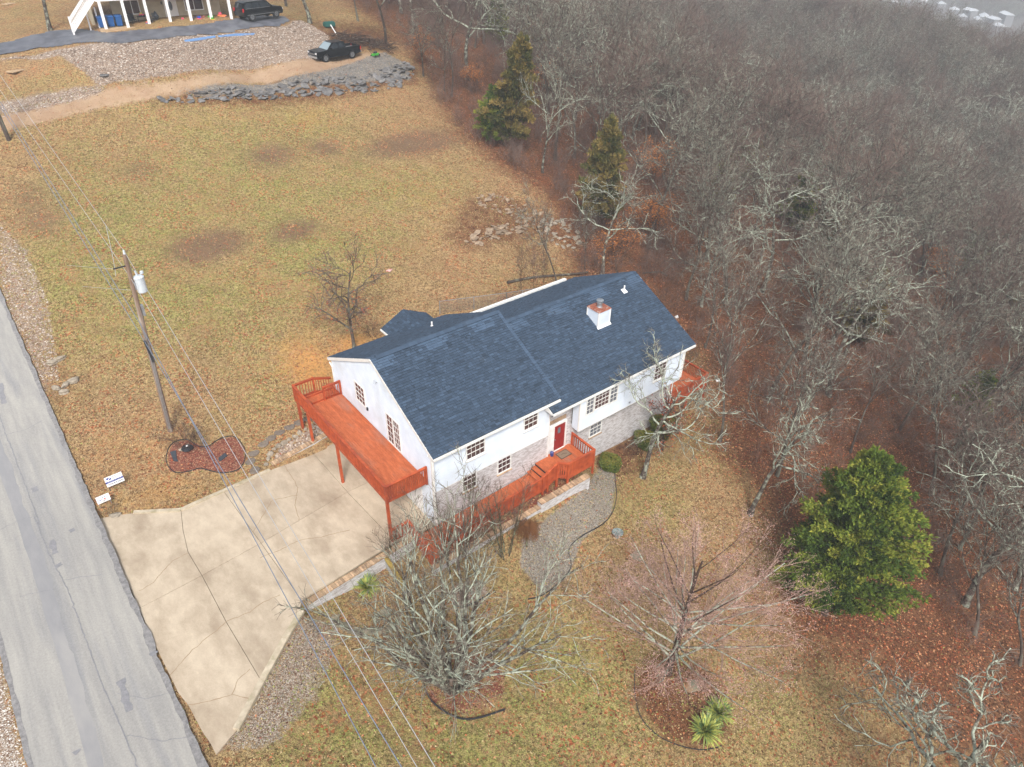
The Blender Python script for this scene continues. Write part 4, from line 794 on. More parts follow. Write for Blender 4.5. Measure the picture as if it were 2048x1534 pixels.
def spawn(P, Rr, k, tlo, thi, ang, lf, rf, m, crook, trop, q, lmin=.3, angj=.25, taper=.35, out=0.0, lens=None):
    N_, n = P.shape[:2]; seg = np.linalg.norm(np.diff(P, axis=1), axis=2); L = seg.sum(1) if lens is None else lens
    t = tlo+(thi-tlo)*((np.arange(k)[None]+q.rand(N_, k))/k); f = t*(n-1); i = np.minimum(f.astype(int), n-2); fr = (f-i)[..., None]
    ar = np.arange(N_)[:, None]; a = P[ar, i]; b = P[ar, i+1]; base = a+(b-a)*fr; d = b-a; d /= np.linalg.norm(d, axis=2, keepdims=True)+1e-9
    r0 = (Rr[ar, i]*(1-fr[..., 0])+Rr[ar, i+1]*fr[..., 0])*rf
    az = (np.arange(k)[None]*2.4+q.rand(N_, 1)*6.28+q.randn(N_, k)*.5)
    ref = np.where(np.abs(d[..., 2:3]) > .9, np.array([1., 0, 0]), np.array([0, 0, 1.])); u = np.cross(d, ref); u /= np.linalg.norm(u, axis=2, keepdims=True)+1e-9; v = np.cross(d, u)
    an = ang+q.randn(N_, k)*angj; side = u*np.cos(az)[..., None]+v*np.sin(az)[..., None]
    D = d*np.cos(an)[..., None]+side*np.sin(an)[..., None]
    ln = np.maximum(lmin, L[:, None]*lf*(1.15-.55*t)*(.7+.6*q.rand(N_, k))); D = D.reshape(-1, 3); ln = ln.ravel(); base = base.reshape(-1, 3); r0 = r0.ravel(); M_ = len(ln)
    out_ = np.empty((M_, m+1, 3)); out_[:, 0] = base; cur = D.copy(); st = (ln/m)[:, None]
    for s in range(m):
        cur = cur+q.randn(M_, 3)*crook; cur[:, 2] += trop; cur /= np.linalg.norm(cur, axis=1, keepdims=True)+1e-9; out_[:, s+1] = out_[:, s]+cur*st
    RR = r0[:, None]*np.linspace(1, taper, m+1)[None]
    return out_, RR
def trunkline(hgt, r, n, crook, q, lean=(0, 0)):
    P = np.zeros((1, n+1, 3)); d = np.array([lean[0], lean[1], 1.0]); d /= np.linalg.norm(d)
    for i in range(n):
        d = d+np.r_[q.randn(2)*crook, 0]; d[2] = max(d[2], .5); d /= np.linalg.norm(d); P[0, i+1] = P[0, i]+d*hgt/n
    Rr = r*np.linspace(1, .25, n+1)[None]; Rr[0, 0] *= 1.35
    return P, Rr
def oak(seed, H=12., r=.2, nl=9, crook=.22, lo=.38, ang=1.0, trop=.02, k=(7, 5, 4), pale=False, twr=.013):
    q = np.random.RandomState(seed); T = trunkline(H*.8, r, 9, .07, q)
    a = spawn(*T, nl, lo, .98, ang, .68, .66, 8, crook*.8, trop+.03, q, taper=.3)
    b = spawn(*a, k[0], .2, 1, .75, .48, .62, 5, crook*1.1, trop, q, taper=.35)
    c = spawn(*b, k[1], .15, 1, .75, .55, .6, 4, crook*1.1, trop, q, taper=.5); c = (c[0], np.maximum(c[1], twr*1.15)); b = (b[0], np.maximum(b[1], twr*1.9))
    d = spawn(*c, k[2], .1, 1, .7, .62, .7, 3, crook, trop, q, taper=.6); d = (d[0], np.clip(d[1], twr*.4, twr*.6))
    trunk = tubes([(T[0], T[1], 8)], 4); limbs = tubes([(a[0], a[1], 6), (b[0], b[1], 4)]+([(c[0], c[1], 3)] if pale else []), 4)
    crown = tubes([(d[0], d[1], 3)]+([] if pale else [(c[0], c[1], 3)]), 3); return trunk, crown, d[0][:, -1], limbs
LEAF = ([(-.5, 0, 0), (0, .32, .06), (.5, 0, 0), (0, -.32, .06)], [(0, 1, 2, 3)])
def leafmesh(name, pts, n, size, q, spread=.15):
    i = q.randint(0, len(pts), n); p = pts[i]+q.randn(n, 3)*spread
    return scatter_mesh(name, LEAF, p, size*(.6+.8*q.rand(n)), q.rand(n)*6.28, q.rand(n), q.randn(n)*.9)
class Tree: pass
def mktree(gen, bark, twig, tb_=None):
    t = Tree(); tr, cr, tips = gen[:3]; t.trunk = fastmesh('trunk', tr[0], [tr[1]], True); t.trunk.materials.append(MT[tb_ or bark])
    t.crown = fastmesh('crown', cr[0], [cr[1]], False); t.crown.materials.append(MT[twig]); t.tips = tips; t.H = float(tips[:, 2].max()) if len(tips) else 10; t.extra = []
    if len(gen) > 3: lm = fastmesh('limbs', gen[3][0], [gen[3][1]], True); lm.materials.append(MT[bark]); t.extra = [('limbs', lm)]
    return t
def place(t, M, label, cat='tree', group=None, name='bare_tree'):
    r = link(name, None, M=M); tag(r, label, cat, group)
    for nm, me_ in [('trunk', t.trunk), ('crown', t.crown)]+t.extra:
        if me_ is not None: link(nm, me_, None, r, M)
    return r
def axisM(base, top, H, rz=0.0, sx=1.0):
    b = Vector([float(c) for c in base]); d = Vector([float(c) for c in top])-b; s = d.length/H
    return Matrix.Translation(b) @ d.to_track_quat('Z', 'Y').to_matrix().to_4x4() @ Matrix.Rotation(rz, 4, 'Z') @ Matrix.Diagonal((s*sx, s*sx, s, 1))
def placepx(t, bu, bv, tu, tv, H, label, rz=0.0, sx=1.0, group=None, name='bare_tree', cat='tree', dz=-.1):
    b = at(bu, bv); b[2] += dz; top = b+np.array([0, 0, H]); rr_ = ray(tu, tv)
    if rr_[2] < -.1:
        c_ = at_z(tu, tv, b[2]+H)-top; k_ = np.hypot(c_[0], c_[1]); top = top+c_*min(1, .3*H/max(k_, 1e-6))
    return place(t, axisM(b, top, t.H, rz, sx), label, cat, group, name)
PRO = [mktree(oak(11, 12, .17, pale=True), 'lichen', 'twig', 'lichen2'), mktree(oak(12, 13, .15, crook=.17, ang=.8, trop=.04, pale=True), 'lichen2', 'twig', 'bark'), mktree(oak(13, 12, .19, 8, crook=.28, ang=1.1, pale=True), 'lichen', 'twig', 'lichen2'),
       mktree(oak(14, 14, .14, 10, crook=.14, lo=.5, ang=.7, trop=.05), 'bark', 'twig', 'bark'), mktree(oak(15, 11, .15, 9, crook=.2, lo=.35, ang=.9, pale=True), 'lichen2', 'twiggrey', 'bark'), mktree(oak(16, 13, .17, 9, crook=.24, lo=.45, ang=.95, pale=True), 'lichen2', 'twiggrey', 'bark')]
SAP = [mktree(oak(21, 7, .06, 12, crook=.12, lo=.2, ang=.7, trop=.06, k=(5, 4, 3), twr=.009), 'brownbark', 'twig'), mktree(oak(22, 6, .05, 12, crook=.14, lo=.2, ang=.8, trop=.03, k=(5, 5, 3), twr=.009), 'brownbark', 'twigpink')]
# foliage of cedars: sprays hung on boughs
def cedar(seed, H, Rm, boughs, per, size, ztop=.95, droop=-.15, mt='cedar', irregular=.25):
    q = np.random.RandomState(seed); zf = np.sort(q.rand(boughs))**.85; az = np.arange(boughs)*2.399+q.rand(boughs)*.6
    prof = Rm*np.clip(1.02-zf, .05, 1)**.62*np.clip(.55+zf*3, 0, 1)*(1+irregular*np.sin(az*3+seed)+q.randn(boughs)*irregular*.5); z0 = H*(.06+.9*zf)
    tipz = z0+prof*.25+q.randn(boughs)*.2; tips = np.c_[np.cos(az)*prof, np.sin(az)*prof, tipz]
    ii = np.repeat(np.arange(boughs), per); f = q.rand(len(ii))**.55; base = np.c_[np.zeros(boughs), np.zeros(boughs), z0*.92]
    p = base[ii]+(tips-base)[ii]*f[:, None]; p += q.randn(len(ii), 3)*np.array([.14, .14, .1])*(.6+.8*(1-f))[:, None]*(1+prof[ii, None]*.15)
    p[:, 2] += .25*np.sin(f*3); od = p-np.c_[np.zeros(len(ii)), np.zeros(len(ii)), p[:, 2]-.6]; od /= np.linalg.norm(od, axis=1, keepdims=True)+1e-9
    # each spray: 3 narrow blades fanned round the outward direction
    nb_ = 5; d = np.repeat(od, nb_, 0)+q.randn(len(ii)*nb_, 3)*.55; d /= np.linalg.norm(d, axis=1, keepdims=True); s = np.cross(d, q.randn(len(d), 3)); s /= np.linalg.norm(s, axis=1, keepdims=True)
    L = size*(.6+.8*q.rand(len(d)))[:, None]; c = np.repeat(p, nb_, 0); wd_ = L*.17
    V_ = np.stack([c-s*wd_*.4, c+d*L*.55-s*wd_+0, c+d*L, c+d*L*.5+s*wd_], 1).reshape(-1, 3); Fq = np.arange(len(V_)).reshape(-1, 4)
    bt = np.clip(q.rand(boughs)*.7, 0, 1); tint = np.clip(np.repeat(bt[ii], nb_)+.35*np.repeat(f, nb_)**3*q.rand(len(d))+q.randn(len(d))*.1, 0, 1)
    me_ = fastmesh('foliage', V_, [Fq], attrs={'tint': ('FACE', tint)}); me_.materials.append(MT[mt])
    tk = trunkline(H*.9, .16 if H > 5 else .08, 8, .03, q); bp_ = np.linspace(0, .85, 5)[None, :, None]; bb = base[:, None]+(tips-base)[:, None]*bp_
    tv_ = tubes([(tk[0], tk[1], 7), (bb, np.repeat(np.linspace(.035, .01, 5)[None], boughs, 0), 3)], 3)
    t = Tree(); t.trunk = fastmesh('trunk', tv_[0], [tv_[1]], True); t.trunk.materials.append(MT['brownbark']); t.crown = me_; t.crown.name = 'crown'; t.H = H; t.extra = []; return t
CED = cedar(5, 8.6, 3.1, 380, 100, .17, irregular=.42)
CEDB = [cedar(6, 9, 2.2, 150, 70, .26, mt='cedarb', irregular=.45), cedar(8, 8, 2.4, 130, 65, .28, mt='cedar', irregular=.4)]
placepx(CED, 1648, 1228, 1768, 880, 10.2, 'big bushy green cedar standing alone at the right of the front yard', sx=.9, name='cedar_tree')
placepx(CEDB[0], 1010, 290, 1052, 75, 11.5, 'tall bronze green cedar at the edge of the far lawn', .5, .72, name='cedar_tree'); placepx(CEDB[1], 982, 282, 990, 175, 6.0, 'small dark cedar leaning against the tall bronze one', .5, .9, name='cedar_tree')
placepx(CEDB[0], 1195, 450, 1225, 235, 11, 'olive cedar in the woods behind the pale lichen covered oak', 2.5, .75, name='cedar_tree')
# --- yard trees, one by one
q = np.random.RandomState(31)
def multistem(seed, H, stems, spread, r0, k=(9, 7, 7), crook=.1, trop=.03, twr=.011, ktw=5, ang=.55):
    q = np.random.RandomState(seed); P0, R0_ = [], []
    n = 10
    for i in range(stems):
        az = i*2.4+q.rand()*.7; tilt = spread*(.25+.9*((i+.5)/stems)); d = np.array([math.cos(az)*tilt, math.sin(az)*tilt, 1.]); p = np.array([math.cos(az)*.22, math.sin(az)*.22, 0]); L = [p.copy()]; hs_ = H*(1-.45*tilt)*q.uniform(.75, 1.05)
        for s in range(n):
            d = d+q.randn(3)*crook; d[2] += .04; d /= np.linalg.norm(d); p = p+d*hs_/n; L.append(p.copy())
        P0.append(L); R0_.append(r0*q.uniform(.6, 1.05)*np.linspace(1, .18, n+1))
    P0, R0_ = np.array(P0), np.array(R0_)
    a = spawn(P0, R0_, k[0], .15, 1, ang, .38, .55, 6, crook*1.2, trop, q, taper=.35)
    b = spawn(*a, k[1], .15, 1, .6, .5, .6, 4, crook*1.2, trop, q, taper=.4); b = (b[0], np.maximum(b[1], twr))
    c = spawn(*b, ktw, .1, 1, .6, .55, .7, 3, crook*1.2, trop, q, taper=.6); c = (c[0], np.clip(c[1], twr*.5, twr))
    return tubes([(P0, R0_, 8)], 4), tubes([(c[0], c[1], 3)], 3), c[0][:, -1], tubes([(a[0], a[1], 5), (b[0], b[1], 3)], 4)
MS = mktree(multistem(41, 10.5, 14, .8, .13, (8, 5, 4), crook=.11), 'lichen', 'twiggrey', 'lichen2')
def fixM(bu, bv, rz=0, s=1.0): b = at(bu, bv); return TR((b[0], b[1], b[2]-.1), rz, s=s)
place(MS, fixM(905, 1375, 1.2, 1.3), 'big multi stemmed lichen covered bare tree in a mulch ring below the ramp', name='bare_tree')
# the pinkish young maple with a straight leader and many fine shoots
def maple(seed, H):
    q = np.random.RandomState(seed); T = trunkline(H*.92, .15, 10, .035, q)
    a = spawn(*T, 30, .12, .62, 1.0, .62, .42, 7, .045, .03, q, taper=.25, angj=.18)
    a2 = spawn(*T, 9, .45, .95, .55, .6, .55, 7, .05, .05, q, taper=.25, angj=.12)
    aa = (np.concatenate([a[0], a2[0]]), np.concatenate([a[1], a2[1]]))
    b = spawn(*aa, 8, .2, 1, .5, .38, .5, 4, .08, .04, q, taper=.5); b = (b[0], np.maximum(b[1], .009))
    c = spawn(*b, 7, .1, 1, .6, .6, .7, 3, .09, .05, q, taper=.6); c = (c[0], np.clip(c[1], .005, .0075))
    return tubes([(T[0], T[1], 8), (a2[0], a2[1], 5)], 4), tubes([(b[0], b[1], 3), (c[0], c[1], 3)], 3), c[0][:, -1], tubes([(a[0], np.maximum(a[1], .014), 5)], 5)
MP = mktree(maple(43, 7.4), 'lichen', 'twigpink', 'brownbark'); tb = MP.tips[MP.tips[:, 2] > 2.5]
bud = scatter_mesh('bud', LEAF, tb[q.randint(0, len(tb), 16000)]+q.randn(16000, 3)*.1, np.full(16000, .036), q.rand(16000)*6, q.rand(16000), q.randn(16000)); MT['budm'] = mat('pink_bud', S(210, 172, 162), rough=.9); bud.materials.append(MT['budm'])
place(MP, fixM(1335, 1345, .4, 1.27), 'young bare tree with pinkish fine twigs beside the two spiky yuccas')
for nm, me_ in [('buds', bud)]: tag(link(nm, me_, None, [o for o in C.objects if o.get('label', '').startswith('young bare tree')][0], fixM(1335, 1345, .4, 1.27)), kind='stuff')
OKD = mktree(oak(51, 9, .17, 12, crook=.2, lo=.28, ang=1.15, k=(6, 5, 3), trop=.01), 'bark', 'twig'); lv = leafmesh('leaves', np.concatenate([OKD.tips, OKD.tips[OKD.tips[:, 2] < 4.5]]), 700, .12, q); lv.materials.append(MT['redleaf']); OKD.extra += [('leaves', lv)]
o = placepx(OKD, 708, 706, 698, 445, 8.8, 'oak with a few rust leaves on the lawn behind the deck', .6, 1.0)
OK1 = mktree(oak(52, 9.5, .2, 9, crook=.3, lo=.42, ang=1.1, k=(6, 5, 4), pale=True), 'lichen', 'twiggrey', 'lichen2')
placepx(OK1, 1285, 955, 1400, 700, 9.5, 'leaning lichen covered oak before the right end of the house', 2.0, 1.0)
OK2 = mktree(oak(53, 9, .2, 8, crook=.3, lo=.5, ang=1.2, k=(6, 5, 4), pale=True), 'lichen', 'twiggrey', 'lichen2')
placepx(OK2, 1500, 1030, 1610, 740, 10.0, 'leaning grey oak with pale tangled crown left of the big cedar', .3, .8)
placepx(PRO[1], 1440, 883, 1540, 470, 14, 'tall slim lichen covered tree right of the side deck', 1.0, .75)
placepx(PRO[5], 1410, 695, 1485, 430, 12, 'thick trunked tree just past the right roof corner', 4.0, .8)
placepx(PRO[2], 1205, 553, 1235, 300, 10.5, 'pale lichen covered oak spreading above the right roof peak', 3.3, 1.05)
placepx(PRO[4], 1115, 566, 1052, 345, 10, 'dark bent tree beside the rock pile', 1.3, .6)
placepx(PRO[0], 1085, 345, 1108, 120, 12, 'pale bare tree right of the bronze cedar', 2.2, .7)
placepx(PRO[3], 903, 192, 893, 30, 13, 'pale straight trunk at the lawn corner by the rubble bank', 0, 0.9); placepx(PRO[1], 889, 182, 875, 60, 10, 'dark slim trunk beside the pale straight one', 0, 0.75)
placepx(PRO[2], 935, 160, 925, -60, 15, 'stout dark oak just inside the woods behind the lawn corner', 0, 1.15); placepx(PRO[4], 847, 152, 842, 20, 9, 'slim tree with rusty leaves beyond the rubble bank', 0, 0.9)
placepx(PRO[5], 772, 87, 764, -80, 14, 'tall grey trunk rising behind the black pickup', 0, 1.05); placepx(PRO[3], 716, 42, 710, -120, 14, 'slender trunk at the top edge behind the brush pile', 0, 0.9)
placepx(PRO[0], 620, 46, 614, -160, 15, 'thick grey trunk beside the parked black suv', 1, 1.15, dz=-.2); placepx(PRO[2], 100, 60, 72, -110, 13, 'stout grey oak left of the white staircase', 1, 1.15); placepx(PRO[4], 572, 12, 565, -110, 12, 'bare tree behind the black suv', 1, 1.05)
placepx(SAP[0], 1043, 592, 1040, 470, 6.0, 'leftmost of the slim saplings behind the house', 0, .35); placepx(SAP[1], 1067, 584, 1066, 480, 5.6, 'middle slim sapling behind the house', 0, .35); placepx(SAP[0], 1087, 580, 1086, 478, 5.6, 'third slim sapling behind the house', 2, .35)
placepx(PRO[4], 1170, 540, 1165, 400, 7.5, 'ivy clad trunk behind the roof', 3, .5)
SHT = mktree(multistem(45, 6.4, 7, .38, .045, (7, 5, 4), crook=.06, trop=.08, twr=.009, ktw=3, ang=.45), 'mossbark', 'twig')
place(SHT, fixM(1010, 1112, .4, 1.0), 'slender upright shrub tree growing in front of the ramp', name='bare_tree')
place(SHT, fixM(905, 1135, 2.4, 1.05), 'slender upright shrub tree at the foot of the ramp', name='bare_tree')
sb = at(790, 1120); place(SHT, TR((sb[0], sb[1], sb[2]), 1.1, s=.5), 'small twiggy sapling behind the yucca at the driveway wall', name='bare_tree')
# low rust-leaved oak at the right corner of the brick wall
RO = mktree(oak(61, 4.5, .07, 9, crook=.2, lo=.25, ang=.9, k=(5, 4, 3)), 'brownbark', 'twig'); lv = leafmesh('leaves', RO.tips, 520, .11, q, .12); lv.materials.append(MT['redleaf']); RO.extra += [('leaves', lv)]
place(RO, fixM(1325, 900, 0, .95), 'young oak holding rust red leaves against the brick wall')
GO = mktree(oak(62, 5, .07, 10, crook=.2, lo=.25, ang=.9, k=(5, 5, 3)), 'brownbark', 'twig'); lv = leafmesh('leaves', GO.tips, 2600, .12, q, .15); lv.materials.append(MT['goldleaf']); GO.extra += [('leaves', lv)]
placepx(GO, 1235, 545, 1215, 440, 5.0, 'small tree holding orange brown leaves behind the roof peak', 0, 1.0); placepx(GO, 845, 125, 850, 60, 4.5, 'small orange leaved tree beyond the rubble bank', 2, .8); placepx(GO, 950, 185, 955, 130, 4.0, 'low orange brown tree at the far edge of the woods', 1, .8)
# bottom right lichen oak whose trunk stands below the frame
b0 = at_z(1775, 1650, -5.3); BR = mktree(oak(55, 7, .22, 9, crook=.34, lo=.5, ang=1.25, trop=-.01, k=(6, 6, 4), pale=True), 'lichen', 'twiggrey', 'lichen2')
place(BR, TR((b0[0], b0[1], hz(b0[0], b0[1])), 1.0, s=1.6), 'crooked pale lichen covered oak at the bottom right corner')
# tangled trees right of the big cedar
for k, (bu, bv, tu, tv, H, i) in enumerate([(1880, 1150, 1990, 840, 12, 5), (1950, 1270, 2060, 930, 11, 1), (1860, 990, 1960, 680, 12, 5), (1985, 1030, 2090, 740, 12, 4), (2030, 1180, 2130, 860, 12, 2), (1930, 1060, 2030, 760, 11, 4), (2040, 1330, 2130, 1010, 11, 1), (1700, 905, 1790, 640, 11, 3), (1590, 860, 1660, 600, 11, 4), (1800, 860, 1900, 600, 11, 1)]):
    placepx(PRO[i], bu, bv, tu, tv, H, 'bare tree in the dense woods right of the house', k*1.1, .95, group='bare trees of the hillside woods')
# --- the woods: jittered grid, nearest ones as single trees, the rest one object
q = np.random.RandomState(77); used = np.array([[o.location.x, o.location.y] for o in C.objects if o.type == 'EMPTY' and o.get('category') == 'tree'])
cx_, cy_ = np.meshgrid(np.arange(22, 330, 4.9), np.arange(-70, 330, 4.9)); px_ = cx_.ravel()+q.uniform(-2.3, 2.3, cx_.size); py_ = cy_.ravel()+q.uniform(-2.3, 2.3, cx_.size)
pz_ = h(px_, py_); vv = np.c_[px_, py_, pz_]-CAM; dd_ = vv@F_; uu = 1024+FPX*(vv@R_)/dd_; vt = 767-FPX*(((vv+np.array([0, 0, 11.]))@U_)/((vv+np.array([0, 0, 11.]))@F_)); vb_ = 767-FPX*(vv@U_)/dd_
ok = in_poly(px_, py_, WOODS) & (dd_ > 20) & (uu > -80) & (uu < 2180) & (vb_ > -160) & (vt < 1650) & ((px_ > 72) | (poly_dist(px_, py_, WOODS) > 1.5))
_c1, _c2 = at(1010, 290), at(1190, 440)
ok &= ~((dd_ < 80) & (q.rand(len(px_)) < .22))
ok &= ~((uu < 1150) & (vb_ < 380) & (q.rand(len(px_)) < .45))
for cxx, cyy, cr_ in [(_c1[0], _c1[1], 3.6), (_c1[0]-1.5, _c1[1]-3, 3.6), (_c2[0], _c2[1], 3.4), (_c2[0]-2, _c2[1]-3, 2.5), (18.3, -18.4, 5.0), (18.6, -9, 3.0)]: ok &= np.hypot(px_-cxx, py_-cyy) > cr_
ok &= ~((uu > 1380) & (uu < 1900) & (vb_ > 1000)); ok &= ~((uu > 1180) & (uu < 1500) & (vb_ > 780)); ok &= ~((uu > 1700) & (vb_ > 1290))
px_, py_, pz_, dd_ = px_[ok], py_[ok], pz_[ok], dd_[ok]; keep = np.array([np.hypot(*(used-[a, b]).T).min() > 2.2 for a, b in zip(px_, py_)])
px_, py_, pz_, dd_ = px_[keep], py_[keep], pz_[keep], dd_[keep]; od = np.argsort(dd_); px_, py_, pz_, dd_ = px_[od], py_[od], pz_[od], dd_[od]
NT = 262
for i in range(min(NT, len(px_))):
    if i % 11 == 5 and dd_[i] > 58: place(CEDB[(i//11) % 2], TR((px_[i], py_[i], pz_[i]-.1), q.uniform(0, 6.28), s=q.uniform(.6, .95)), 'olive green cedar standing among the bare trees of the woods', 'tree', 'cedars in the woods', 'cedar_tree'); continue
    if i % 23 == 9: place(GO, TR((px_[i], py_[i], pz_[i]-.1), q.uniform(0, 6.28), s=q.uniform(.8, 1.3)), 'low tree with clinging orange leaves in the woods', 'tree', 'orange leaved trees in the woods', 'bare_tree'); continue
    place(PRO[q.randint(6)], TR((px_[i], py_[i], pz_[i]-.2), q.uniform(0, 6.28), R(q.randn()*3.5), R(q.randn()*3.5), q.uniform(.85, 1.25)), 'bare tree in the dense woods right of the house', 'tree', 'bare trees of the hillside woods')
print('forest', len(px_), dd_[min(NT, len(dd_)-1)])
def instancer(name, P, meshes, s_lo, s_hi, seed):
    """one object: many small copies of a few meshes spread over its points"""
    q = np.random.RandomState(seed); me_ = fastmesh(name, P, [np.zeros((0, 3), int)]) if False else bpy.data.meshes.new(name); me_.vertices.add(len(P)); me_.vertices.foreach_set('co', np.asarray(P, np.float32).ravel())
    for nm, a in (('sc', q.uniform(s_lo, s_hi, len(P))), ('rz', q.uniform(0, 6.28, len(P))), ('pick', q.randint(0, len(meshes), len(P)).astype(float))): me_.attributes.new(nm, 'FLOAT', 'POINT').data.foreach_set('value', a.astype(np.float32))
    o = tag(link(name, me_), kind='stuff'); g = bpy.data.node_groups.new(name, 'GeometryNodeTree'); g.interface.new_socket('Geometry', in_out='INPUT', socket_type='NodeSocketGeometry'); g.interface.new_socket('Geometry', in_out='OUTPUT', socket_type='NodeSocketGeometry')
    gi, go = g.nodes.new('NodeGroupInput'), g.nodes.new('NodeGroupOutput'); J = g.nodes.new('GeometryNodeJoinGeometry')
    def na(nm): a = g.nodes.new('GeometryNodeInputNamedAttribute'); a.data_type = 'FLOAT'; a.inputs[0].default_value = nm; return a.outputs[0]
    for k, objs in enumerate(meshes):
        cmp_ = g.nodes.new('FunctionNodeCompare'); cmp_.data_type = 'FLOAT'; cmp_.operation = 'EQUAL'; g.links.new(na('pick'), cmp_.inputs[0]); cmp_.inputs[1].default_value = k; cmp_.inputs['Epsilon'].default_value = .1
        for ob in objs:
            oi = g.nodes.new('GeometryNodeObjectInfo'); oi.inputs[0].default_value = ob; oi.transform_space = 'ORIGINAL'; ip = g.nodes.new('GeometryNodeInstanceOnPoints')
            g.links.new(gi.outputs[0], ip.inputs['Points']); g.links.new(oi.outputs['Geometry'], ip.inputs['Instance']); g.links.new(cmp_.outputs[0], ip.inputs['Selection'])
            cb = g.nodes.new('ShaderNodeCombineXYZ'); g.links.new(na('rz'), cb.inputs[2]); g.links.new(cb.outputs[0], ip.inputs['Rotation']); g.links.new(na('sc'), ip.inputs['Scale']); g.links.new(ip.outputs[0], J.inputs[0])
    g.links.new(J.outputs[0], go.inputs[0]); md = o.modifiers.new('spread', 'NODES'); md.node_group = g; return o
def kids(me_): return [o for o in C.objects if o.data == me_][0]
far = [[kids(t.trunk), kids(t.crown), kids(t.extra[0][1])] for t in PRO]+[[kids(CEDB[1].trunk), kids(CEDB[1].crown)]]
P = np.c_[px_[NT:], py_[NT:], pz_[NT:]-.2]
o = instancer('far_woods', P, far[:6], 1.0, 1.4, 3); o['label'] = 'far part of the bare woods up the slope'
FB = [(1712, 8), (1735, 4), (1760, 10), (1785, 14), (1810, 6), (1722, 22), (1750, 24), (1905, 30), (1922, 44), (1938, 32), (1952, 50), (1965, 44), (1985, 50), (1995, 64), (1880, 18), (2010, 40), (1845, 12), (1770, 2)]
# the valley floor far beyond: spread of small bare trees
FBP = np.array([at_z(u, v, -58.)[:2] for u, v in FB])
n = 11000; a = q.uniform(200, 1000, n*4); b = q.uniform(-60, 900, n*4); vv = np.c_[a, b, h(a, b)]-CAM; dq = vv@F_; uu = 1024+FPX*(vv@R_)/dq; vt = 767-FPX*(vv@U_)/dq
ok = (uu > 900) & (uu < 2150) & (vt > -120) & (vt < 500); a, b = a[ok][:n], b[ok][:n]; dc_ = (FBP-CAM[:2])/np.linalg.norm(FBP-CAM[:2], axis=1)[:, None]
for (fx_, fy_), (ux_, uy_) in zip(FBP, dc_): k_ = (a-fx_)*ux_+(b-fy_)*uy_; l_ = np.abs(-(a-fx_)*uy_+(b-fy_)*ux_); ok = ~((k_ > -45) & (k_ < 14) & (l_ < 15)); a, b = a[ok], b[ok]
o = instancer('valley_woods', np.c_[a, b, h(a, b)-.3], [far[0], far[1], far[3]], .8, 1.2, 4); o['label'] = 'hazy mass of bare trees down in the far valley'
# understory brush: low shoots through the woods
n = 5000; a = q.uniform(22, 110, n); b = q.uniform(-45, 110, n); ok = in_poly(a, b, WOODS) & (poly_dist(a, b, WOODS) > .5) & ~((np.hypot(a-18, b+18) < 5)); a, b = a[ok], b[ok]
br_ = mktree(multistem(47, 1.8, 5, .5, .012, (4, 3, 2), crook=.1, trop=.02, twr=.006, ktw=2), 'twig', 'twig')
bru = place(br_, fixM(1385, 720, 0, 1.0), 'low twiggy bush just past the right roof corner', 'bush', name='bush')
o = instancer('undergrowth', np.c_[a, b, h(a, b)-.05], [[kids(br_.trunk), kids(br_.crown), kids(br_.extra[0][1])]], .5, 1.6, 5); o['label'] = 'thin twiggy undergrowth spread through the woods'

ND_ = pxpoly([(-60, 98), (110, 62), (212, 66), (300, 60), (465, 40), (570, 34), (578, 42), (560, 52), (330, 78), (240, 88), (0, 112), (-60, 128)])
# ------------------------------------------------------------------ scattered leaves, stones and gravel
OCT = ([(1, 0, 0), (.3, .9, .1), (-.9, .3, 0), (-.4, -.9, -.1), (.6, -.7, .1), (.1, .1, .6)], [(0, 1, 5), (1, 2, 5), (2, 3, 5), (3, 4, 5), (4, 0, 5)])
q = np.random.RandomState(99)
def inpoly_pts(P, n, q):
    P = np.array([p[:2] for p in P]); lo, hi = P.min(0), P.max(0); X = q.uniform(lo[0], hi[0], n*4); Y = q.uniform(lo[1], hi[1], n*4); k = in_poly(X, Y, [tuple(p) for p in P]); return np.c_[X[k][:n], Y[k][:n]]
def visible(A, m=40):
    z = h(A[:, 0], A[:, 1]); v_ = np.c_[A, z]-CAM; d_ = v_@F_; u_ = 1024+FPX*(v_@R_)/d_; w_ = 767-FPX*(v_@U_)/d_; k = (d_ > 5) & (u_ > -m) & (u_ < 2048+m) & (w_ > -m) & (w_ < 1534+m); return k, z, u_, w_
HOUSE = [(-.1, -.7), (20.2, -.7), (20.2, 12.5), (-.1, 12.5)]
def fall(n, xr, yr, f, seed, size, name, label, mt='leaf', tmpl=LEAF, zr=.03, tilt=.35, tint=None):
    q = np.random.RandomState(seed); A = np.c_[q.uniform(*xr, n), q.uniform(*yr, n)]; k, z, u_, w_ = visible(A); A, z = A[k], z[k]; p = f(A, q); k = q.rand(len(A)) < p; A, z = A[k], z[k]
    k = ~(in_poly(A[:, 0], A[:, 1], DRIVE) | in_poly(A[:, 0], A[:, 1], HOUSE) | ((A[:, 0] < -15.2) & (A[:, 0] > -21))); A, z = A[k], z[k]; m_ = len(A)
    me_ = scatter_mesh(name, tmpl, np.c_[A, z+zr*q.rand(m_)+.005], size*(.5+q.rand(m_)), q.rand(m_)*6.28, q.rand(m_) if tint is None else tint(A, q), q.randn(m_)*tilt)
    o = tag(link(name, me_, MT[mt]), label, None, None, 'stuff'); print(name, m_); return o
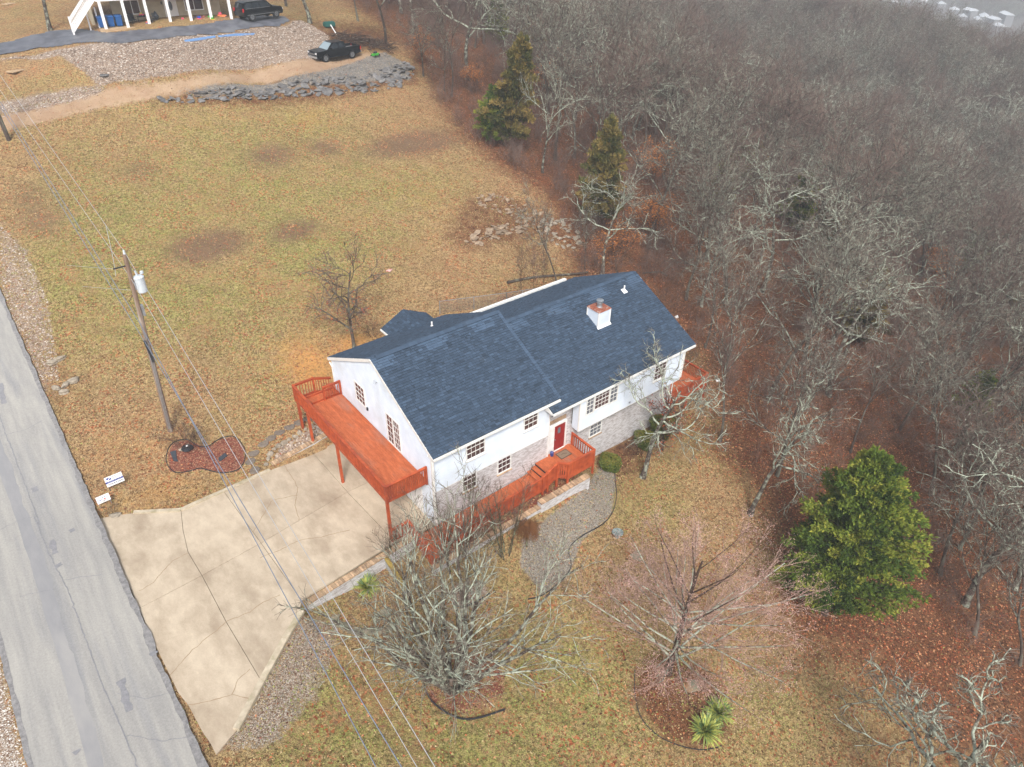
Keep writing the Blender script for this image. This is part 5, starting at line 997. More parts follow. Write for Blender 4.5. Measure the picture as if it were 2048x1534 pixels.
def vn(A, s, seed):
    L = np.random.RandomState(seed).rand(64, 64); X, Y = A[:, 0]*s, A[:, 1]*s; i, j = np.floor(X).astype(int), np.floor(Y).astype(int); fx, fy = X-i, Y-j; g = lambda a, b: L[a % 64, b % 64]
    return (g(i, j)*(1-fx)+g(i+1, j)*fx)*(1-fy)+(g(i, j+1)*(1-fx)+g(i+1, j+1)*fx)*fy
def clump(A, s=.35, seed=0.): return .5+.5*np.sin(A[:, 0]*s*2.1+seed)*np.sin(A[:, 1]*s*1.7+seed*2)+.3*np.sin(A[:, 0]*s*5+A[:, 1]*s*4.1)
def wd(A): return np.clip(.5+np.where(in_poly(A[:, 0], A[:, 1], WOODS), 1, -1)*poly_dist(A[:, 0], A[:, 1], WOODS)/4, 0, 1)
fall(90000, (-16, 45), (-24, 60), lambda A, q: np.clip(.2+.9*(vn(A, .45, 5)*.5+vn(A, 1.6, 6)*.5 > .58)+1*wd(A), 0, .95)*.7, 1, .115, 'fallen_leaves', 'fallen oak leaves scattered over the lawn')
fall(230000, (8, 66), (-34, 70), lambda A, q: np.clip(wd(A)*1.3, 0, 1)*(.55+.45*(vn(A, .7, 12) > .4)), 2, .115, 'leaf_litter', 'thick rusty leaf litter on the floor of the woods')
TUFT = ([(-.5, 0, 0), (.5, 0, 0), (.35, .25, 1), (-.35, .25, 1)], [(0, 1, 2, 3)])
MT['tuft'] = mat('dry_grass_blade', S(170, 150, 106), rough=.9, tintcol=[S(90, 64, 42), S(144, 114, 78), S(174, 146, 106), S(196, 172, 130), S(112, 118, 56), S(152, 158, 88)])
NOG = [EMB, TRK, GRY, BED, ND_]
def grassp(A, q):
    p_ = (1-.9*wd(A))*.9
    for P in NOG: p_ = np.where(in_poly(A[:, 0], A[:, 1], P), .05, p_)
    for u, v, a, b, k in DARKS: p_ = p_*(1-.85*k*blob(u, v, a*1.25, b*1.25, 0, A[:, 0], A[:, 1]))
    for u, v, a, b, k in TANS: p_ = p_*(1-.85*k*blob(u, v, a, b, 0, A[:, 0], A[:, 1]))
    return p_
fall(330000, (-16, 32), (-24, 56), grassp, 3, .05, 'grass', 'short winter grass of the lawn, tan with green patches', 'tuft', TUFT, 0, 1.0, lambda A, q: np.clip(np.where(q.rand(len(A)) < greenf(A[:, 0], A[:, 1])*.85+.12+.5*(vn(A, .3, 9)-.5), .8+.25*q.rand(len(A)), .12+.5*q.rand(len(A)))+.5*(vn(A, 3.1, 1)-.5)+.4*(vn(A, 1.1, 2)-.5)-.05, 0, 1))
def stones(name, label, P, n, size, seed, mt='whiterock', flat=.6, lift=.0):
    q = np.random.RandomState(seed); A = inpoly_pts(P, n, q); z = h(A[:, 0], A[:, 1]); s = size*(.45+1.1*q.rand(len(A))**2)
    me_ = scatter_mesh(name, OCT, np.c_[A, z+lift-.1*s], np.c_[s, s*(.6+.4*q.rand(len(A))), s*flat], q.rand(len(A))*6.28, q.rand(len(A)), q.randn(len(A))*.3)
    return tag(link(name, me_, MT[mt]), label, None, None, 'stuff')
stones('bank_rocks', 'pale rubble covering the bank below the neighbouring drive', EMB, 26000, .1, 1)
stones('ditch_rocks', 'white and brown stones in the ditch beside the road', pxpoly([(0, 450), (50, 500), (95, 600), (110, 700), (118, 760), (85, 760), (45, 680), (10, 600), (0, 560)]), 3400, .085, 2)
stones('ditch_rocks', 'stones strung along the track edge to the road', pxpoly([(0, 210), (90, 188), (200, 168), (215, 180), (70, 218), (0, 235)]), 1900, .1, 3)
stones('gravel', 'grey gravel bed curving below the entry deck', pxpoly([(1170, 965), (1215, 905), (1232, 960), (1222, 1030), (1160, 1085), (1140, 1150), (1085, 1190), (1050, 1130), (1055, 1080), (1105, 1030)]), 12000, .035, 4, 'pebble')
stones('gravel', 'whitish gravel patch at the foot of the driveway kerb', pxpoly([(560, 1300), (605, 1235), (680, 1250), (650, 1360), (560, 1480), (500, 1500), (445, 1490), (480, 1440)]), 7000, .035, 5, 'pebble')
stones('gravel', 'bright gravel shoulder along the left edge of the road', [(-21, -8), (-21, 9), (-26, 14), (-26, -8)], 24000, .045, 6, 'palegravel')
stones('gravel', 'small gravel pocket inside the shrub bed', pxpoly([(905, 1175), (960, 1165), (978, 1190), (955, 1212), (905, 1210)]), 700, .06, 7)
stones('gravel', 'grey gravel spread beside the black pickup', GRY, 6000, .09, 8, 'slate', .5)
stones('bed_stones', 'brown and tan cobbles above the short brick wall', pxpoly([(545, 925), (560, 895), (600, 870), (640, 845), (660, 860), (625, 878), (580, 905)]), 900, .09, 9)
stones('mulch', 'chips of red mulch in the utility pole bed', BED, 5200, .05, 10, 'mulch', .4)
TBED = pxpoly([(852, 1345), (870, 1318), (930, 1305), (985, 1312), (1010, 1350), (1005, 1395), (940, 1430), (875, 1420), (852, 1390)])
stones('mulch', 'brown mulch ring round the multi stemmed tree', TBED, 3000, .05, 11, 'mulch', .4)
def rocks(label, P, n, size, seed, mt, group=None, flat=.45, name='rock_pile', piece='stone', sizes=None, sub=1):
    q = np.random.RandomState(seed); A = inpoly_pts(P, n, q); c = A.mean(0); r = thing(name, label, 'rocks', (c[0], c[1], hz(*c)), 0, group); ms = []
    for k in range(6): me_ = rock_mesh(piece, 1, seed*10+k, sub, flat); me_.materials.append(MT[mt]); ms.append(me_)
    for i, (x, y) in enumerate(A):
        s = size*q.uniform(.5, 1.4); link(piece, ms[i % 6], None, r, TR((x, y, hz(x, y)+.06*s), q.uniform(0, 6.28), q.randn()*.25, q.randn()*.25) @ Matrix.Diagonal((s*q.uniform(.7, 1.5), s, s*q.uniform(.6, 1.1), 1)))
    return r
rocks('long bank of broken dark blacktop slabs below the pickup', pxpoly([(290, 205), (370, 190), (480, 175), (620, 160), (740, 150), (800, 125), (822, 128), (828, 158), (780, 180), (680, 190), (560, 196), (440, 202), (330, 208)]), 290, .36, 3, 'slate', name='rubble_bank', piece='slab', flat=.35)
rocks('heap of flat buff ledge stones at the lawn edge behind the house', pxpoly([(925, 490), (945, 465), (1010, 448), (1060, 440), (1060, 455), (1020, 470), (960, 492)]), 60, .3, 4, 'rocks', flat=.35)
rocks('scatter of flat stones above the larger ledge stone heap', pxpoly([(950, 395), (1000, 385), (1050, 410), (1110, 435), (1060, 440), (990, 425), (955, 410)]), 60, .22, 5, 'rocks', flat=.35)
rocks('spill of whitish stones running from the lawn into the woods', pxpoly([(1060, 450), (1110, 430), (1165, 470), (1170, 505), (1120, 500), (1080, 470)]), 60, .25, 6, 'stone')
arc = [at(u, v) for u, v in [(670, 1238), (678, 1248), (688, 1256), (700, 1262), (714, 1266), (728, 1266), (742, 1263), (756, 1264), (770, 1262), (783, 1256), (796, 1246), (752, 1240), (774, 1228)]]
r = thing('garden_edging', 'curved row of mossy flat stones edging the yucca bed', 'edging', arc[4])
for i, p in enumerate(arc): m_ = rock_mesh('stone', .28, 300+i, 1, .5); m_.materials.append(MT['ledge']); link('stone', m_, None, r, TR((p[0], p[1], p[2]+.06), i*.4))
r = thing('garden_edging', 'row of pale rocks along the cobble bed above the short brick wall', 'edging', at(545, 915))
for i, (u, v) in enumerate([(532, 930), (537, 918), (541, 908), (548, 899), (558, 892), (568, 886), (578, 880), (590, 874), (600, 866), (612, 858), (622, 852), (634, 845), (645, 838)]):
    p = at(u, v); m_ = rock_mesh('stone', .15+.05*(i % 3), 330+i, 1, .7); m_.materials.append(MT['stone']); link('stone', m_, None, r, TR((p[0], p[1], p[2]+.03), i))
for i, (u, v) in enumerate([(499, 922), (507, 905), (526, 887), (541, 875), (559, 863), (579, 853), (598, 844), (617, 836), (508, 940)]):
    p = at(u, v); m_ = MB().lathe((0, 0, -.04), [(.01, .0), (.36, 0), (.38, .03), (.35, .07), (.2, .075), (.0, .075)], 9).mesh('stepping_stone'); q_ = ['nearest the red mulch bed', 'second in the row', 'third in the row', 'fourth in the row', 'fifth in the row', 'sixth in the row', 'seventh in the row', 'last one, close to the deck posts', 'palest one, by the driveway kerb'][i]
    tag(link('stepping_stone', m_, MT['flag'], None, TR((p[0], p[1], p[2]), i, 0, 0)), 'round grey stepping stone in the lawn, '+q_, 'stepping stone', 'stepping stones along the lawn by the driveway')
for i, (u, v, a_, L_, lb) in enumerate([(106, 727, .2, .9, 'left one of two grey concrete lumps by the roadside'), (123, 718, .5, .8, 'right one of two grey concrete lumps by the roadside'), (112, 778, -.5, .55, 'leftmost of four concrete lumps lying in a zigzag'), (128, 786, 0, .75, 'lowest of four concrete lumps lying in a zigzag'), (131, 772, .9, .8, 'middle of four concrete lumps lying in a zigzag'), (146, 764, .25, .9, 'rightmost of four concrete lumps lying in a zigzag')]):
    p = at(u, v); m_ = rock_mesh('concrete_lump', 1, 400+i, 2, 1); tag(link('concrete_lump', m_, MT['stone'], None, TR((p[0], p[1], p[2]+.08), a_-.3) @ Matrix.Diagonal((L_*.45, .2, .17, 1))), lb, 'concrete lump')
def border(label, pts, hgt=.1, closed=True, mt='black'):
    L = [at(u, v) for u, v in pts]; L2 = []
    n = len(L)
    for i in range(n if closed else n-1):      # rounded polyline
        p0, p1_, p2_, p3 = L[(i-1) % n], L[i], L[(i+1) % n], L[(i+2) % n]
        if not closed: p0 = L[max(i-1, 0)]; p3 = L[min(i+2, n-1)]
        for t_ in np.arange(0, 1, .2): a_ = .5*((2*p1_)+(-p0+p2_)*t_+(2*p0-5*p1_+4*p2_-p3)*t_**2+(-p0+3*p1_-3*p2_+p3)*t_**3); L2.append(np.array([a_[0], a_[1], hz(a_[0], a_[1])+hgt*.4]))
    if closed: L2.append(L2[0])
    b = MB()
    for a_, c_ in zip(L2[:-1], L2[1:]): b.beam(a_, c_, .035, hgt)
    return tag(b.build('garden_edging', MT[mt]), label, 'edging')
border('black plastic edging round the red mulch bed by the utility pole', [(333, 925), (336, 900), (350, 884), (375, 880), (395, 892), (415, 893), (438, 879), (465, 873), (484, 888), (491, 910), (480, 937), (450, 946), (425, 943), (400, 937), (378, 943), (350, 945)], .06)
border('dark edging strip round the multi stemmed tree', [(1010, 1420), (930, 1440), (870, 1410), (848, 1370), (855, 1340), (875, 1320)], .14, False)
border('thin black edging along the gravel bed below the entry deck', [(1200, 903), (1226, 920), (1230, 960), (1232, 1000), (1215, 1040), (1160, 1075), (1138, 1100), (1140, 1140), (1090, 1188), (1050, 1200)], .07, False)
border('dark edging round the bed of the pinkish young tree', [(1270, 1340), (1270, 1390), (1285, 1440), (1330, 1480), (1400, 1500), (1450, 1490)], .04, False)
border('short black edging strip round the small gravel pocket', [(905, 1214), (935, 1212), (960, 1200), (982, 1185)], .08, False)
for pts, lb in (([(340, 905), (352, 902), (354, 918), (357, 924), (348, 923)], 'torn black weed cloth at the left end of the red mulch bed'), ([(437, 917), (450, 907), (455, 912), (443, 922), (438, 923)], 'small scrap of black weed cloth in the middle of the red mulch')):
    L = [at(u, v) for u, v in pts]; b = MB().prism([(p[0], p[1], p[2]) for p in L], lambda p: hz(p[0], p[1])+.02, lambda p: hz(p[0], p[1])+.06); tag(b.build('weed_cloth', MT['fabric']), lb, 'weed cloth')
p = at(375, 899); r = thing('satellite_dish', 'round dark and white dish lying in the mulch bed beside the shrubs', 'dish', p)
MB().lathe((p[0], p[1], p[2]), [(.3, .05), (.36, .12), (.34, .16), (.2, .2), (.06, .24), (.05, .3), (.01, .3)], 16).build('drum', MT['black'], r); MB().lathe((p[0]-.12, p[1]+.28, p[2]), [(.36, .02), (.38, .07), (.3, .09), (.01, .09)], 16).build('dish', MT['whiterock'] if False else MT['curb'], r); MB().lathe((p[0]+.03, p[1]-.03, p[2]+.3), [(.07, 0), (.06, .03), (.01, .05)], 10).build('cap', MT['white'], r)

# ------------------------------------------------------------------ shrubs, yuccas, weeping tree
def yucca(u, v, n, ln, seed, label):
    q = np.random.RandomState(seed); p = at(u, v); az = q.rand(n)*6.28; el = np.clip(.25+q.rand(n)*1.1, .1, 1.5); L = ln*(.75+.4*q.rand(n)); w_ = .03+.012*q.rand(n); V_, Fq, tn = [], [], []
    for i in range(n):
        d = np.array([math.cos(az[i])*math.cos(el[i]), math.sin(az[i])*math.cos(el[i]), math.sin(el[i])]); s = np.array([-math.sin(az[i]), math.cos(az[i]), 0])*w_[i]; b = np.array([0, 0, .05]); k = len(V_); pr_ = [0, .35, .7, 1]; wl = [.7, 1, .75, .05]
        for t_, ww in zip(pr_, wl): c = b+d*L[i]*t_+np.array([0, 0, -.35*L[i]*t_**2*(1-el[i]/1.6)]); V_ += [c-s*ww, c+s*ww]
        for j in range(3): Fq.append((k+2*j, k+2*j+1, k+2*j+3, k+2*j+2)); tn.append(np.clip(q.rand()+.2*(el[i] < .4), 0, 1))
    me_ = fastmesh('leaves', np.array(V_), [np.array(Fq)], attrs={'tint': ('FACE', tn)}); r = thing('yucca', label, 'plant', p); tag(link('leaves', me_, MT['yucca'], r, TR(p)), kind='stuff'); MB().cyl((p[0], p[1], p[2]-.1), (p[0], p[1], p[2]+.12), .1, .07, 8).build('stem', MT['brownbark'], r)
yucca(735, 1178, 190, .95, 1, 'spiky green and yellow yucca below the driveway wall'); yucca(1436, 1428, 220, .98, 2, 'upper right of two yuccas beside the pinkish tree'); yucca(1409, 1464, 240, 1.05, 3, 'lower left and brighter of two yuccas near the bottom edge')
def bushy(u, v, rad, hgt, n, seed, label, mt='bush', size=.09, lift=0):
    q = np.random.RandomState(seed); p = at(u, v); d = q.randn(n, 3); d /= np.linalg.norm(d, axis=1, keepdims=True); rr = (.65+.35*q.rand(n)**.5)*(1+.12*np.sin(d[:, 0]*5+seed)+.1*np.sin(d[:, 2]*6)); A = d*rr[:, None]*np.array([rad, rad, hgt/2]); A[:, 2] += hgt/2+lift; A = A[A[:, 2] > .02]
    me_ = scatter_mesh('foliage', LEAF, A, size*(.6+.8*q.rand(len(A))), q.rand(len(A))*6.28, np.clip(.25+.5*q.rand(len(A))+.2*(A[:, 2] > hgt*.7), 0, 1), q.randn(len(A))*1.2); me_.materials.append(MT[mt])
    r = thing('bush', label, 'bush', p); tag(link('foliage', me_, None, r, TR(p)), kind='stuff'); MB().cyl((p[0], p[1], p[2]-.1), (p[0], p[1], p[2]+hgt*.6), .05, .02, 6).build('stem', MT['brownbark'], r)
bushy(1219, 938, .75, 1.25, 5200, 1, 'round clipped green bush at the corner of the entry deck'); bushy(1288, 893, .8, 1.3, 4600, 2, 'dark green bush against the brick wall, left of a taller one'); bushy(1322, 872, .9, 1.9, 5600, 3, 'tall dark green bush near the right corner of the brick wall')
p = at(1053, 1092); r = thing('weeping_tree', 'small weeping tree with a rusty mop of drooping twigs in the bed', 'tree', p); q = np.random.RandomState(5)
MB().cyl((p[0], p[1], p[2]-.1), (p[0]+.05, p[1], p[2]+1.5), .055, .045, 8).build('trunk', MT['mossbark'], r)
n = 520; az = q.rand(n)*6.28; Rr = .35+.5*q.rand(n); P = np.zeros((n, 7, 3)); tt = np.linspace(0, 1, 7)
for j, t_ in enumerate(tt): P[:, j, 0] = np.cos(az+q.randn(n)*.1)*Rr*t_**.8; P[:, j, 1] = np.sin(az+q.randn(n)*.1)*Rr*t_**.8; P[:, j, 2] = 1.45+.55*np.sin(t_*2.2)*(.6+.5*q.rand(n))-.75*t_**2.2*(.6+.6*q.rand(n))
V_, Fq = tubes([(P, np.repeat(np.linspace(.012, .005, 7)[None], n, 0), 3)], 3); MT['mop'] = mat('rusty_twig', S(136, 92, 56), S(112, 74, 46), 2, .9); o = tag(link('crown', fastmesh('crown', V_, [Fq]), MT['mop'], r, TR(p)), kind='stuff')
SH = mktree(multistem(61, 2.2, 14, 1.1, .014, (4, 3, 3), crook=.12, trop=.03, twr=.005, ktw=2), 'brownbark', 'twig')
place(SH, fixM(368, 885, 0, 1.15), 'bare brown shrub at the foot of the utility pole', 'bush', name='bush'); place(SH, fixM(396, 892, 2, .75), 'smaller bare shrub right of the utility pole base', 'bush', name='bush'); place(SH, fixM(225, 1022, 1, .45), 'dry weed clump beside the lower yard sign', 'bush', name='bush')
place(SH, fixM(1262, 905, 1, .7), 'bare reddish shrub along the brick wall', 'bush', name='bush'); place(SH, fixM(1290, 880, 3, .6), 'bare twiggy shrub in front of the tall dark bush', 'bush', name='bush'); place(SH, fixM(1120, 1175, 2, .5), 'low dry shrub at the lower end of the gravel bed', 'bush', name='bush'); place(SH, fixM(745, 670, 4, .8), 'dry shrub at the rear corner of the house', 'bush', name='bush')

# ------------------------------------------------------------------ utility poles and lines
pb = at(340, 862); PT = at_z(249, 508, pb[2]+12.0); pole_top = PT
r = thing('utility_pole', 'tall weathered wooden utility pole with a pale transformer near its top', 'utility pole', pb)
MB().cyl(pb-np.array([0, 0, .3]), PT, .17, .11, 14).build('pole_shaft', MT['pole'], r)
ax = (PT-pb)/np.linalg.norm(PT-pb); along = lambda s: pb+ax*s
lat = np.array([1., 0, 0]); front = np.array([0., -1, 0])
MB().cyl(PT, PT+ax*.22, .07, .05, 8).build('insulator', MT['trans'], r)
c = along(10.1)+lat*.42; t_ = MB().lathe(tuple(c), [(.02, -.5), (.24, -.48), (.27, -.42), (.27, .38), (.29, .4), (.29, .46), (.2, .52), (.02, .54)], 16).build('transformer', MT['trans'], r)
MB().cyl(c+np.array([-.05, 0, .52]), c+np.array([-.08, 0, .85]), .05, .04, 8).build('bushing', MT['trans'], t_); MB().lathe(tuple(c+np.array([.25, .1, .62])), [(.02, -.1), (.1, -.06), (.1, .06), (.02, .1)], 8).build('arrester', MT['trans'], t_); MB().box(c[0]-.42, c[0]-.2, c[1]-.08, c[1]+.08, c[2]-.25, c[2]+.25).build('bracket', MT['galv'], r)
MB().beam(along(8.9)+lat*.18+front*.05, along(8.2)+lat*.22, .14, .2).build('meter_box', MT['galv'], r)
for k in range(3): MB().cyl(along(.3)+front*.16+lat*(.05-.06*k), along(6.5+k*.5)+front*.13+lat*(.05-.06*k), .018, n=5).build('conduit', MT['galv'], r)
MB().beam(along(11.35)-lat*.1, along(11.35)-lat*.75, .06, .06).build('arm', MT['black'], r)
MB().tube([along(11.5), along(10.9)+lat*.25-front*.1, c+np.array([-.08, 0, .85])], .012, 4).build('jumper', MT['wire'], r); MB().tube([along(9.6)-lat*.1, along(9.3)-lat*.35, along(8.6)-lat*.2, along(8.5)+lat*.3], .014, 4).build('drip_loop', MT['black'], r)
pb2 = at(18, 280); r2 = thing('utility_pole', 'dark utility pole at the left edge of the far lawn', 'utility pole', pb2); PT2 = pb2+np.array([-.35, .2, 11.6]); MB().cyl(pb2-np.array([0, 0, .3]), PT2, .18, .12, 12).build('pole_shaft', MT['bark'], r2)
def cat(a, b, sag, n=24):
    a, b = np.array(a, float), np.array(b, float); return [a+(b-a)*t-np.array([0, 0, sag*4*t*(1-t)]) for t in np.linspace(0, 1, n+1)]
def wire(a, b, sag, rad, mt, label): return tag(MB().tube(cat(a, b, sag), rad, 4).build('cable', MT[mt]), label, 'cable')
def at_dist_y(u, v, y): return at_y(u, v, y)
yN = -16.0
def nearend(u, v, a): p = at_x(u, v, -9.6); return p
wtop = PT+ax*.2
w1a, w1b = wtop, at_x(872, 1534, -9.7); w2a, w2b = along(10.6)-lat*.1, at_x(797, 1534, -9.7)
def extend(a, b, k=1.5): return a+(b-a)*k
n1_, n2_ = at_x(870, 1534, -9.8), at_x(834, 1534, -9.8)
wire(wtop, extend(wtop, n1_), .0, .012, 'wire', 'white overhead line from the pole top to the lower right, rightmost of four'); wire(along(10.6), extend(along(10.6), n2_), .0, .012, 'wire', 'white overhead line second from the right below the pole')
far1, far2 = at_x(0, 150, -10.1), at_x(0, 180, -10.1); wire(wtop, extend(wtop, far1, 1.6), .0, .011, 'wire', 'upper white line running from the pole top to the far left'); wire(along(10.6), extend(along(10.6), far2, 1.6), .0, .011, 'wire', 'second white line running from the pole to the far left')
for k, (u1, v1, u2, v2, lb) in enumerate([(0, 203, 752, 1534, 'lower grey bundled cable through the pole, left strand'), (0, 212, 803, 1534, 'lower grey bundled cable through the pole, right strand')]):
    a = at_x(u1, v1, -10.2); m_ = along(7.9-k*1.2)-lat*.15; b = at_x(u2, v2, -9.9+k*.1)
    wire(m_, extend(m_, a, 1.5), .0, .02, 'wire2', lb+', far span'); wire(m_, extend(m_, b, 1.5), .0, .02, 'wire2', lb+', near span')
wire(along(11.35)-lat*.72, at_x(-60, 510, -21.5), .35, .012, 'wire', 'upper pale service line crossing the road to the left'); wire(along(9.9)-lat*.15, at_x(-60, 548, -21.5), .35, .012, 'wire', 'lower pale service line crossing the road to the left')
MB().tube(cat(wtop+(far1-wtop)*.12, along(10.9)-lat*.7, .3, 8), .012, 4).build('jumper', MT['wire'], r)
MB().beam(along(6.7)+front*.15-lat*.15, along(5.2)+front*.15+lat*.05, .12, .12).build('splice_case', MT['black'], r)

# ------------------------------------------------------------------ yard signs
def sign(u, v, wd_, hgt, label, kind):
    p = at(u, v); r = thing('yard_sign', label, 'sign', p, R(2)); M = TR(p, R(2), R(-14)); z0, z1 = .28, .28+hgt
    MB().box(-wd_/2, wd_/2, -.006, .006, z0, z1).build('panel', MT['white'], r, M)
    for s_ in (-1, 1): MB().cyl((s_*wd_*.42, .02, -.1), (s_*wd_*.42, .02, z0+.1), .014, n=5).build('leg', MT['black'] if kind else MT['galv'], r, M)
    F = M @ Matrix.Translation((0, -.009, 0)) @ Matrix.Rotation(R(90), 4, 'X')
    def bar(x0, x1, a, c, mt, nm='band'): MB().box(x0, x1, -.009, -.0065, a, c).build(nm, MT[mt], r, M)
    if kind:
        bar(-wd_/2, wd_/2, z0+hgt*.36, z0+hgt*.52, 'signblue'); MB().extrude([(-.4, -.0066, z1-.08), (-.18, -.0066, z1-.06), (-.34, -.0066, z1-.2)], (0, -.003, 0)).build('logo', MT['signblue'], r, M); MB().extrude([(-.3, -.0066, z1-.23), (-.15, -.0066, z1-.1), (-.12, -.0066, z1-.22)], (0, -.003, 0)).build('logo', MT['signblue'], r, M)
        for k in range(2):
            for j in range(4): bar(-.06+j*.12, .03+j*.12, z1-.1-k*.09, z1-.07-k*.09, 'signgrey', 'lettering')
        for j in range(8): bar(-.36+j*.095, -.29+j*.095, z0+hgt*.40, z0+hgt*.47, 'white', 'lettering')
        for j in range(8): bar(-.38+j*.1, -.31+j*.1, z0+.09, z0+.16, 'signgrey', 'lettering')
    else:
        bar(-.03, .03, z0+.3, z0+.34, 'signblue', 'lettering'); bar(.08, .13, z0+.3, z0+.34, 'signblue', 'lettering'); MB().extrude([(.02, -.0066, z0+.22), (.14, -.0066, z0+.24), (.07, -.0066, z0+.12)], (0, -.003, 0)).build('logo', MT['signred'], r, M); bar(-.22, -.1, z0+.17, z0+.21, 'signblue', 'lettering'); bar(-.1, .0, z0+.2, z0+.22, 'signred', 'lettering')
        for j in range(5): bar(-.25+j*.06, -.21+j*.06, z0+.07, z0+.1, 'signgrey', 'lettering')
sign(236, 976, .95, .62, 'upper yard sign, white with a dark blue band and a blue logo', 1); sign(213, 1012, .7, .45, 'lower yard sign, white with a small red and black mark', 0)
p = at(232, 1032); m_ = rock_mesh('boulder', .32, 500, 1, .5); tag(link('boulder', m_, MT['stone'], None, TR((p[0], p[1], p[2]+.04))), 'flat pale boulder at the driveway corner below the signs', 'boulder')
p = at(779, 541); MT['paper'] = mat('red_and_white_card', S(226, 214, 206), S(196, 96, 84), 5, .7); tag(link('cardboard', MB().box(-.25, .25, -.2, .2, 0, .05).mesh('cardboard'), MT['paper'], None, TR(p, .5)), 'small red and white square lying on the lawn behind the house', 'box')
p = at(1234, 1074); r = thing('bird_bath', 'small round blue grey basin standing under the pinkish tree', 'basin', p); MT['teal'] = mat('blue_grey_basin', S(92, 108, 108), S(140, 150, 146), 9, .7, contrast=(.45, .55)); MB().lathe(tuple(p), [(.14, 0), (.08, .12), (.1, .3), (.34, .38), (.36, .42), (.3, .4), (.02, .36)], 14).build('basin', MT['teal'], r)
p = at(902, 1385); tag(link('stump', rock_mesh('stump', 1, 520, 2, 1), MT['pole'], None, TR((p[0], p[1], p[2]+.3)) @ Matrix.Diagonal((.3, .28, .55, 1))), 'grey stub of a cut stem before the multi stemmed tree', 'stump')
for (u, v, lb) in ((1383, 1375, 'mossy round flat rock beside the pinkish tree'), (1275, 1110, 'pale flat stone under the pinkish tree')):
    p = at(u, v); tag(link('rock', rock_mesh('rock', 1, int(u), 1, .3), MT['ledge'], None, TR((p[0], p[1], p[2]+.03)) @ Matrix.Diagonal((.5, .42, .5, 1))), lb, 'rock')
# fallen log, chain link fence
a, b = at(1015, 568), at(1172, 545); q = np.random.RandomState(4); L = [a+(b-a)*t+np.array([0, .25*math.sin(t*5), .15]) for t in np.linspace(0, 1, 10)]; bm_ = MB()
for i in range(9): bm_.cyl(L[i], L[i+1], .13-.005*i, .125-.005*i, 7, False)
tag(bm_.build('fallen_log', MT['bark']), 'long fallen log lying in leaves behind the house', 'log')
L = [at(u, v)+np.array([0, 0, .1]) for u, v in [(1285, 548), (1320, 545), (1335, 553)]]; tag(MB().tube(L, .08, 6).build('fallen_log', MT['bark']), 'short fallen branch just right of the roof peak', 'log')
fz = 1.15; fp = [at(880, 628), at(1013, 610), at(1075, 600)]; r = thing('chain_link_fence', 'thin grey chain link fence behind the house roof', 'fence', fp[0]); fm = MB()
for a, b in zip(fp[:-1], fp[1:]):
    n = max(2, int(np.linalg.norm(b-a)/2.4)); up = np.array([0, 0, fz]); MB().cyl(a+up, b+up, .022, n=6).build('top_rail', MT['galv'], r)
    for i in range(n+1): p = a+(b-a)*i/n; MB().cyl(p, p+up*1.04, .03, n=6).build('fence_post', MT['galv'], r)
    m_ = int(np.linalg.norm((b-a)[:2])/.12); d = (b-a)/m_; k = int(fz/.12)
    for i in range(-k, m_):
        i0, i1 = max(i, 0), min(i+k, m_); fm.beam(a+d*i0+up*((i0-i)/k), a+d*i1+up*((i1-i)/k), .006, .006); fm.beam(a+d*i0+up*(1-(i0-i)/k), a+d*i1+up*(1-(i1-i)/k), .006, .006)
tag(fm.build('wire_mesh', MT['galv'], r), kind='stuff')
for (u, v, lb) in ((1350, 635, 'small white bucket lying in the woods right of the roof'), (1432, 762, 'white scrap in the woods below the right roof corner'), (1640, 735, 'white jug lying in the leaves of the woods'), (1652, 962, 'pale pipe scrap left of the big cedar')):
    p = at(u, v); tag(link('litter', MB().lathe((0, 0, 0), [(.12, 0), (.15, .3), (.02, .32)], 10).mesh('litter'), MT['white'], None, TR(p, 1, 1.2)), lb, 'litter')

# ------------------------------------------------------------------ neighbouring blacktop drive, house, vehicles
def drape(name, P, dz, mt, step=.5, kind='structure', parent=None):
    P = [tuple(p[:2]) for p in P]; A = np.array(P); lo, hi = A.min(0), A.max(0); xs = np.arange(lo[0], hi[0]+step, step); ys_ = np.arange(lo[1], hi[1]+step, step); GXx, GYy = np.meshgrid(xs, ys_); cxx = (GXx[:-1, :-1]+step/2); cyy = (GYy[:-1, :-1]+step/2)
    ins = in_poly(cxx, cyy, P); I_ = np.arange(GXx.size).reshape(GXx.shape); Qd = np.stack([I_[:-1, :-1][ins], I_[:-1, 1:][ins], I_[1:, 1:][ins], I_[1:, :-1][ins]], 1)
    o = link(name, fastmesh(name, np.c_[GXx.ravel(), GYy.ravel(), h(GXx.ravel(), GYy.ravel())+dz], [Qd], True), mt, parent)
    return tag(o, kind=kind)
ND = pxpoly([(-60, 98), (0, 88), (110, 62), (150, 58), (212, 66), (300, 60), (400, 50), (465, 40), (520, 32), (570, 34), (578, 42), (560, 52), (450, 67), (330, 78), (240, 88), (150, 88), (80, 96), (0, 112), (-60, 128)])
drape('blacktop_drive', ND, .07, MT['newasph'], .25)
n1p, n7p = at(214, 63), at(463, 37); n1p[2] = n7p[2] = (n1p[2]+n7p[2])/2; dv = n7p-n1p; NL = np.linalg.norm(dv[:2]); na_ = math.atan2(dv[1], dv[0]); NM = TR(n1p, na_)
pa = h_base(n1p[0], n1p[1])
nh = thing('neighbour_house', 'tan house with white porch posts and an upper deck at the top left', 'house', n1p, na_)
MT['tan'] = mat('tan_siding', S(196, 184, 160), S(182, 170, 146), 2, .8, stretch=(1, 1, 1)); MT['slab'] = mat('porch_slab', S(190, 164, 132), S(168, 142, 112), 2, .9); MT['redstain'] = mat('red_deck_edge', S(150, 92, 80), rough=.7)
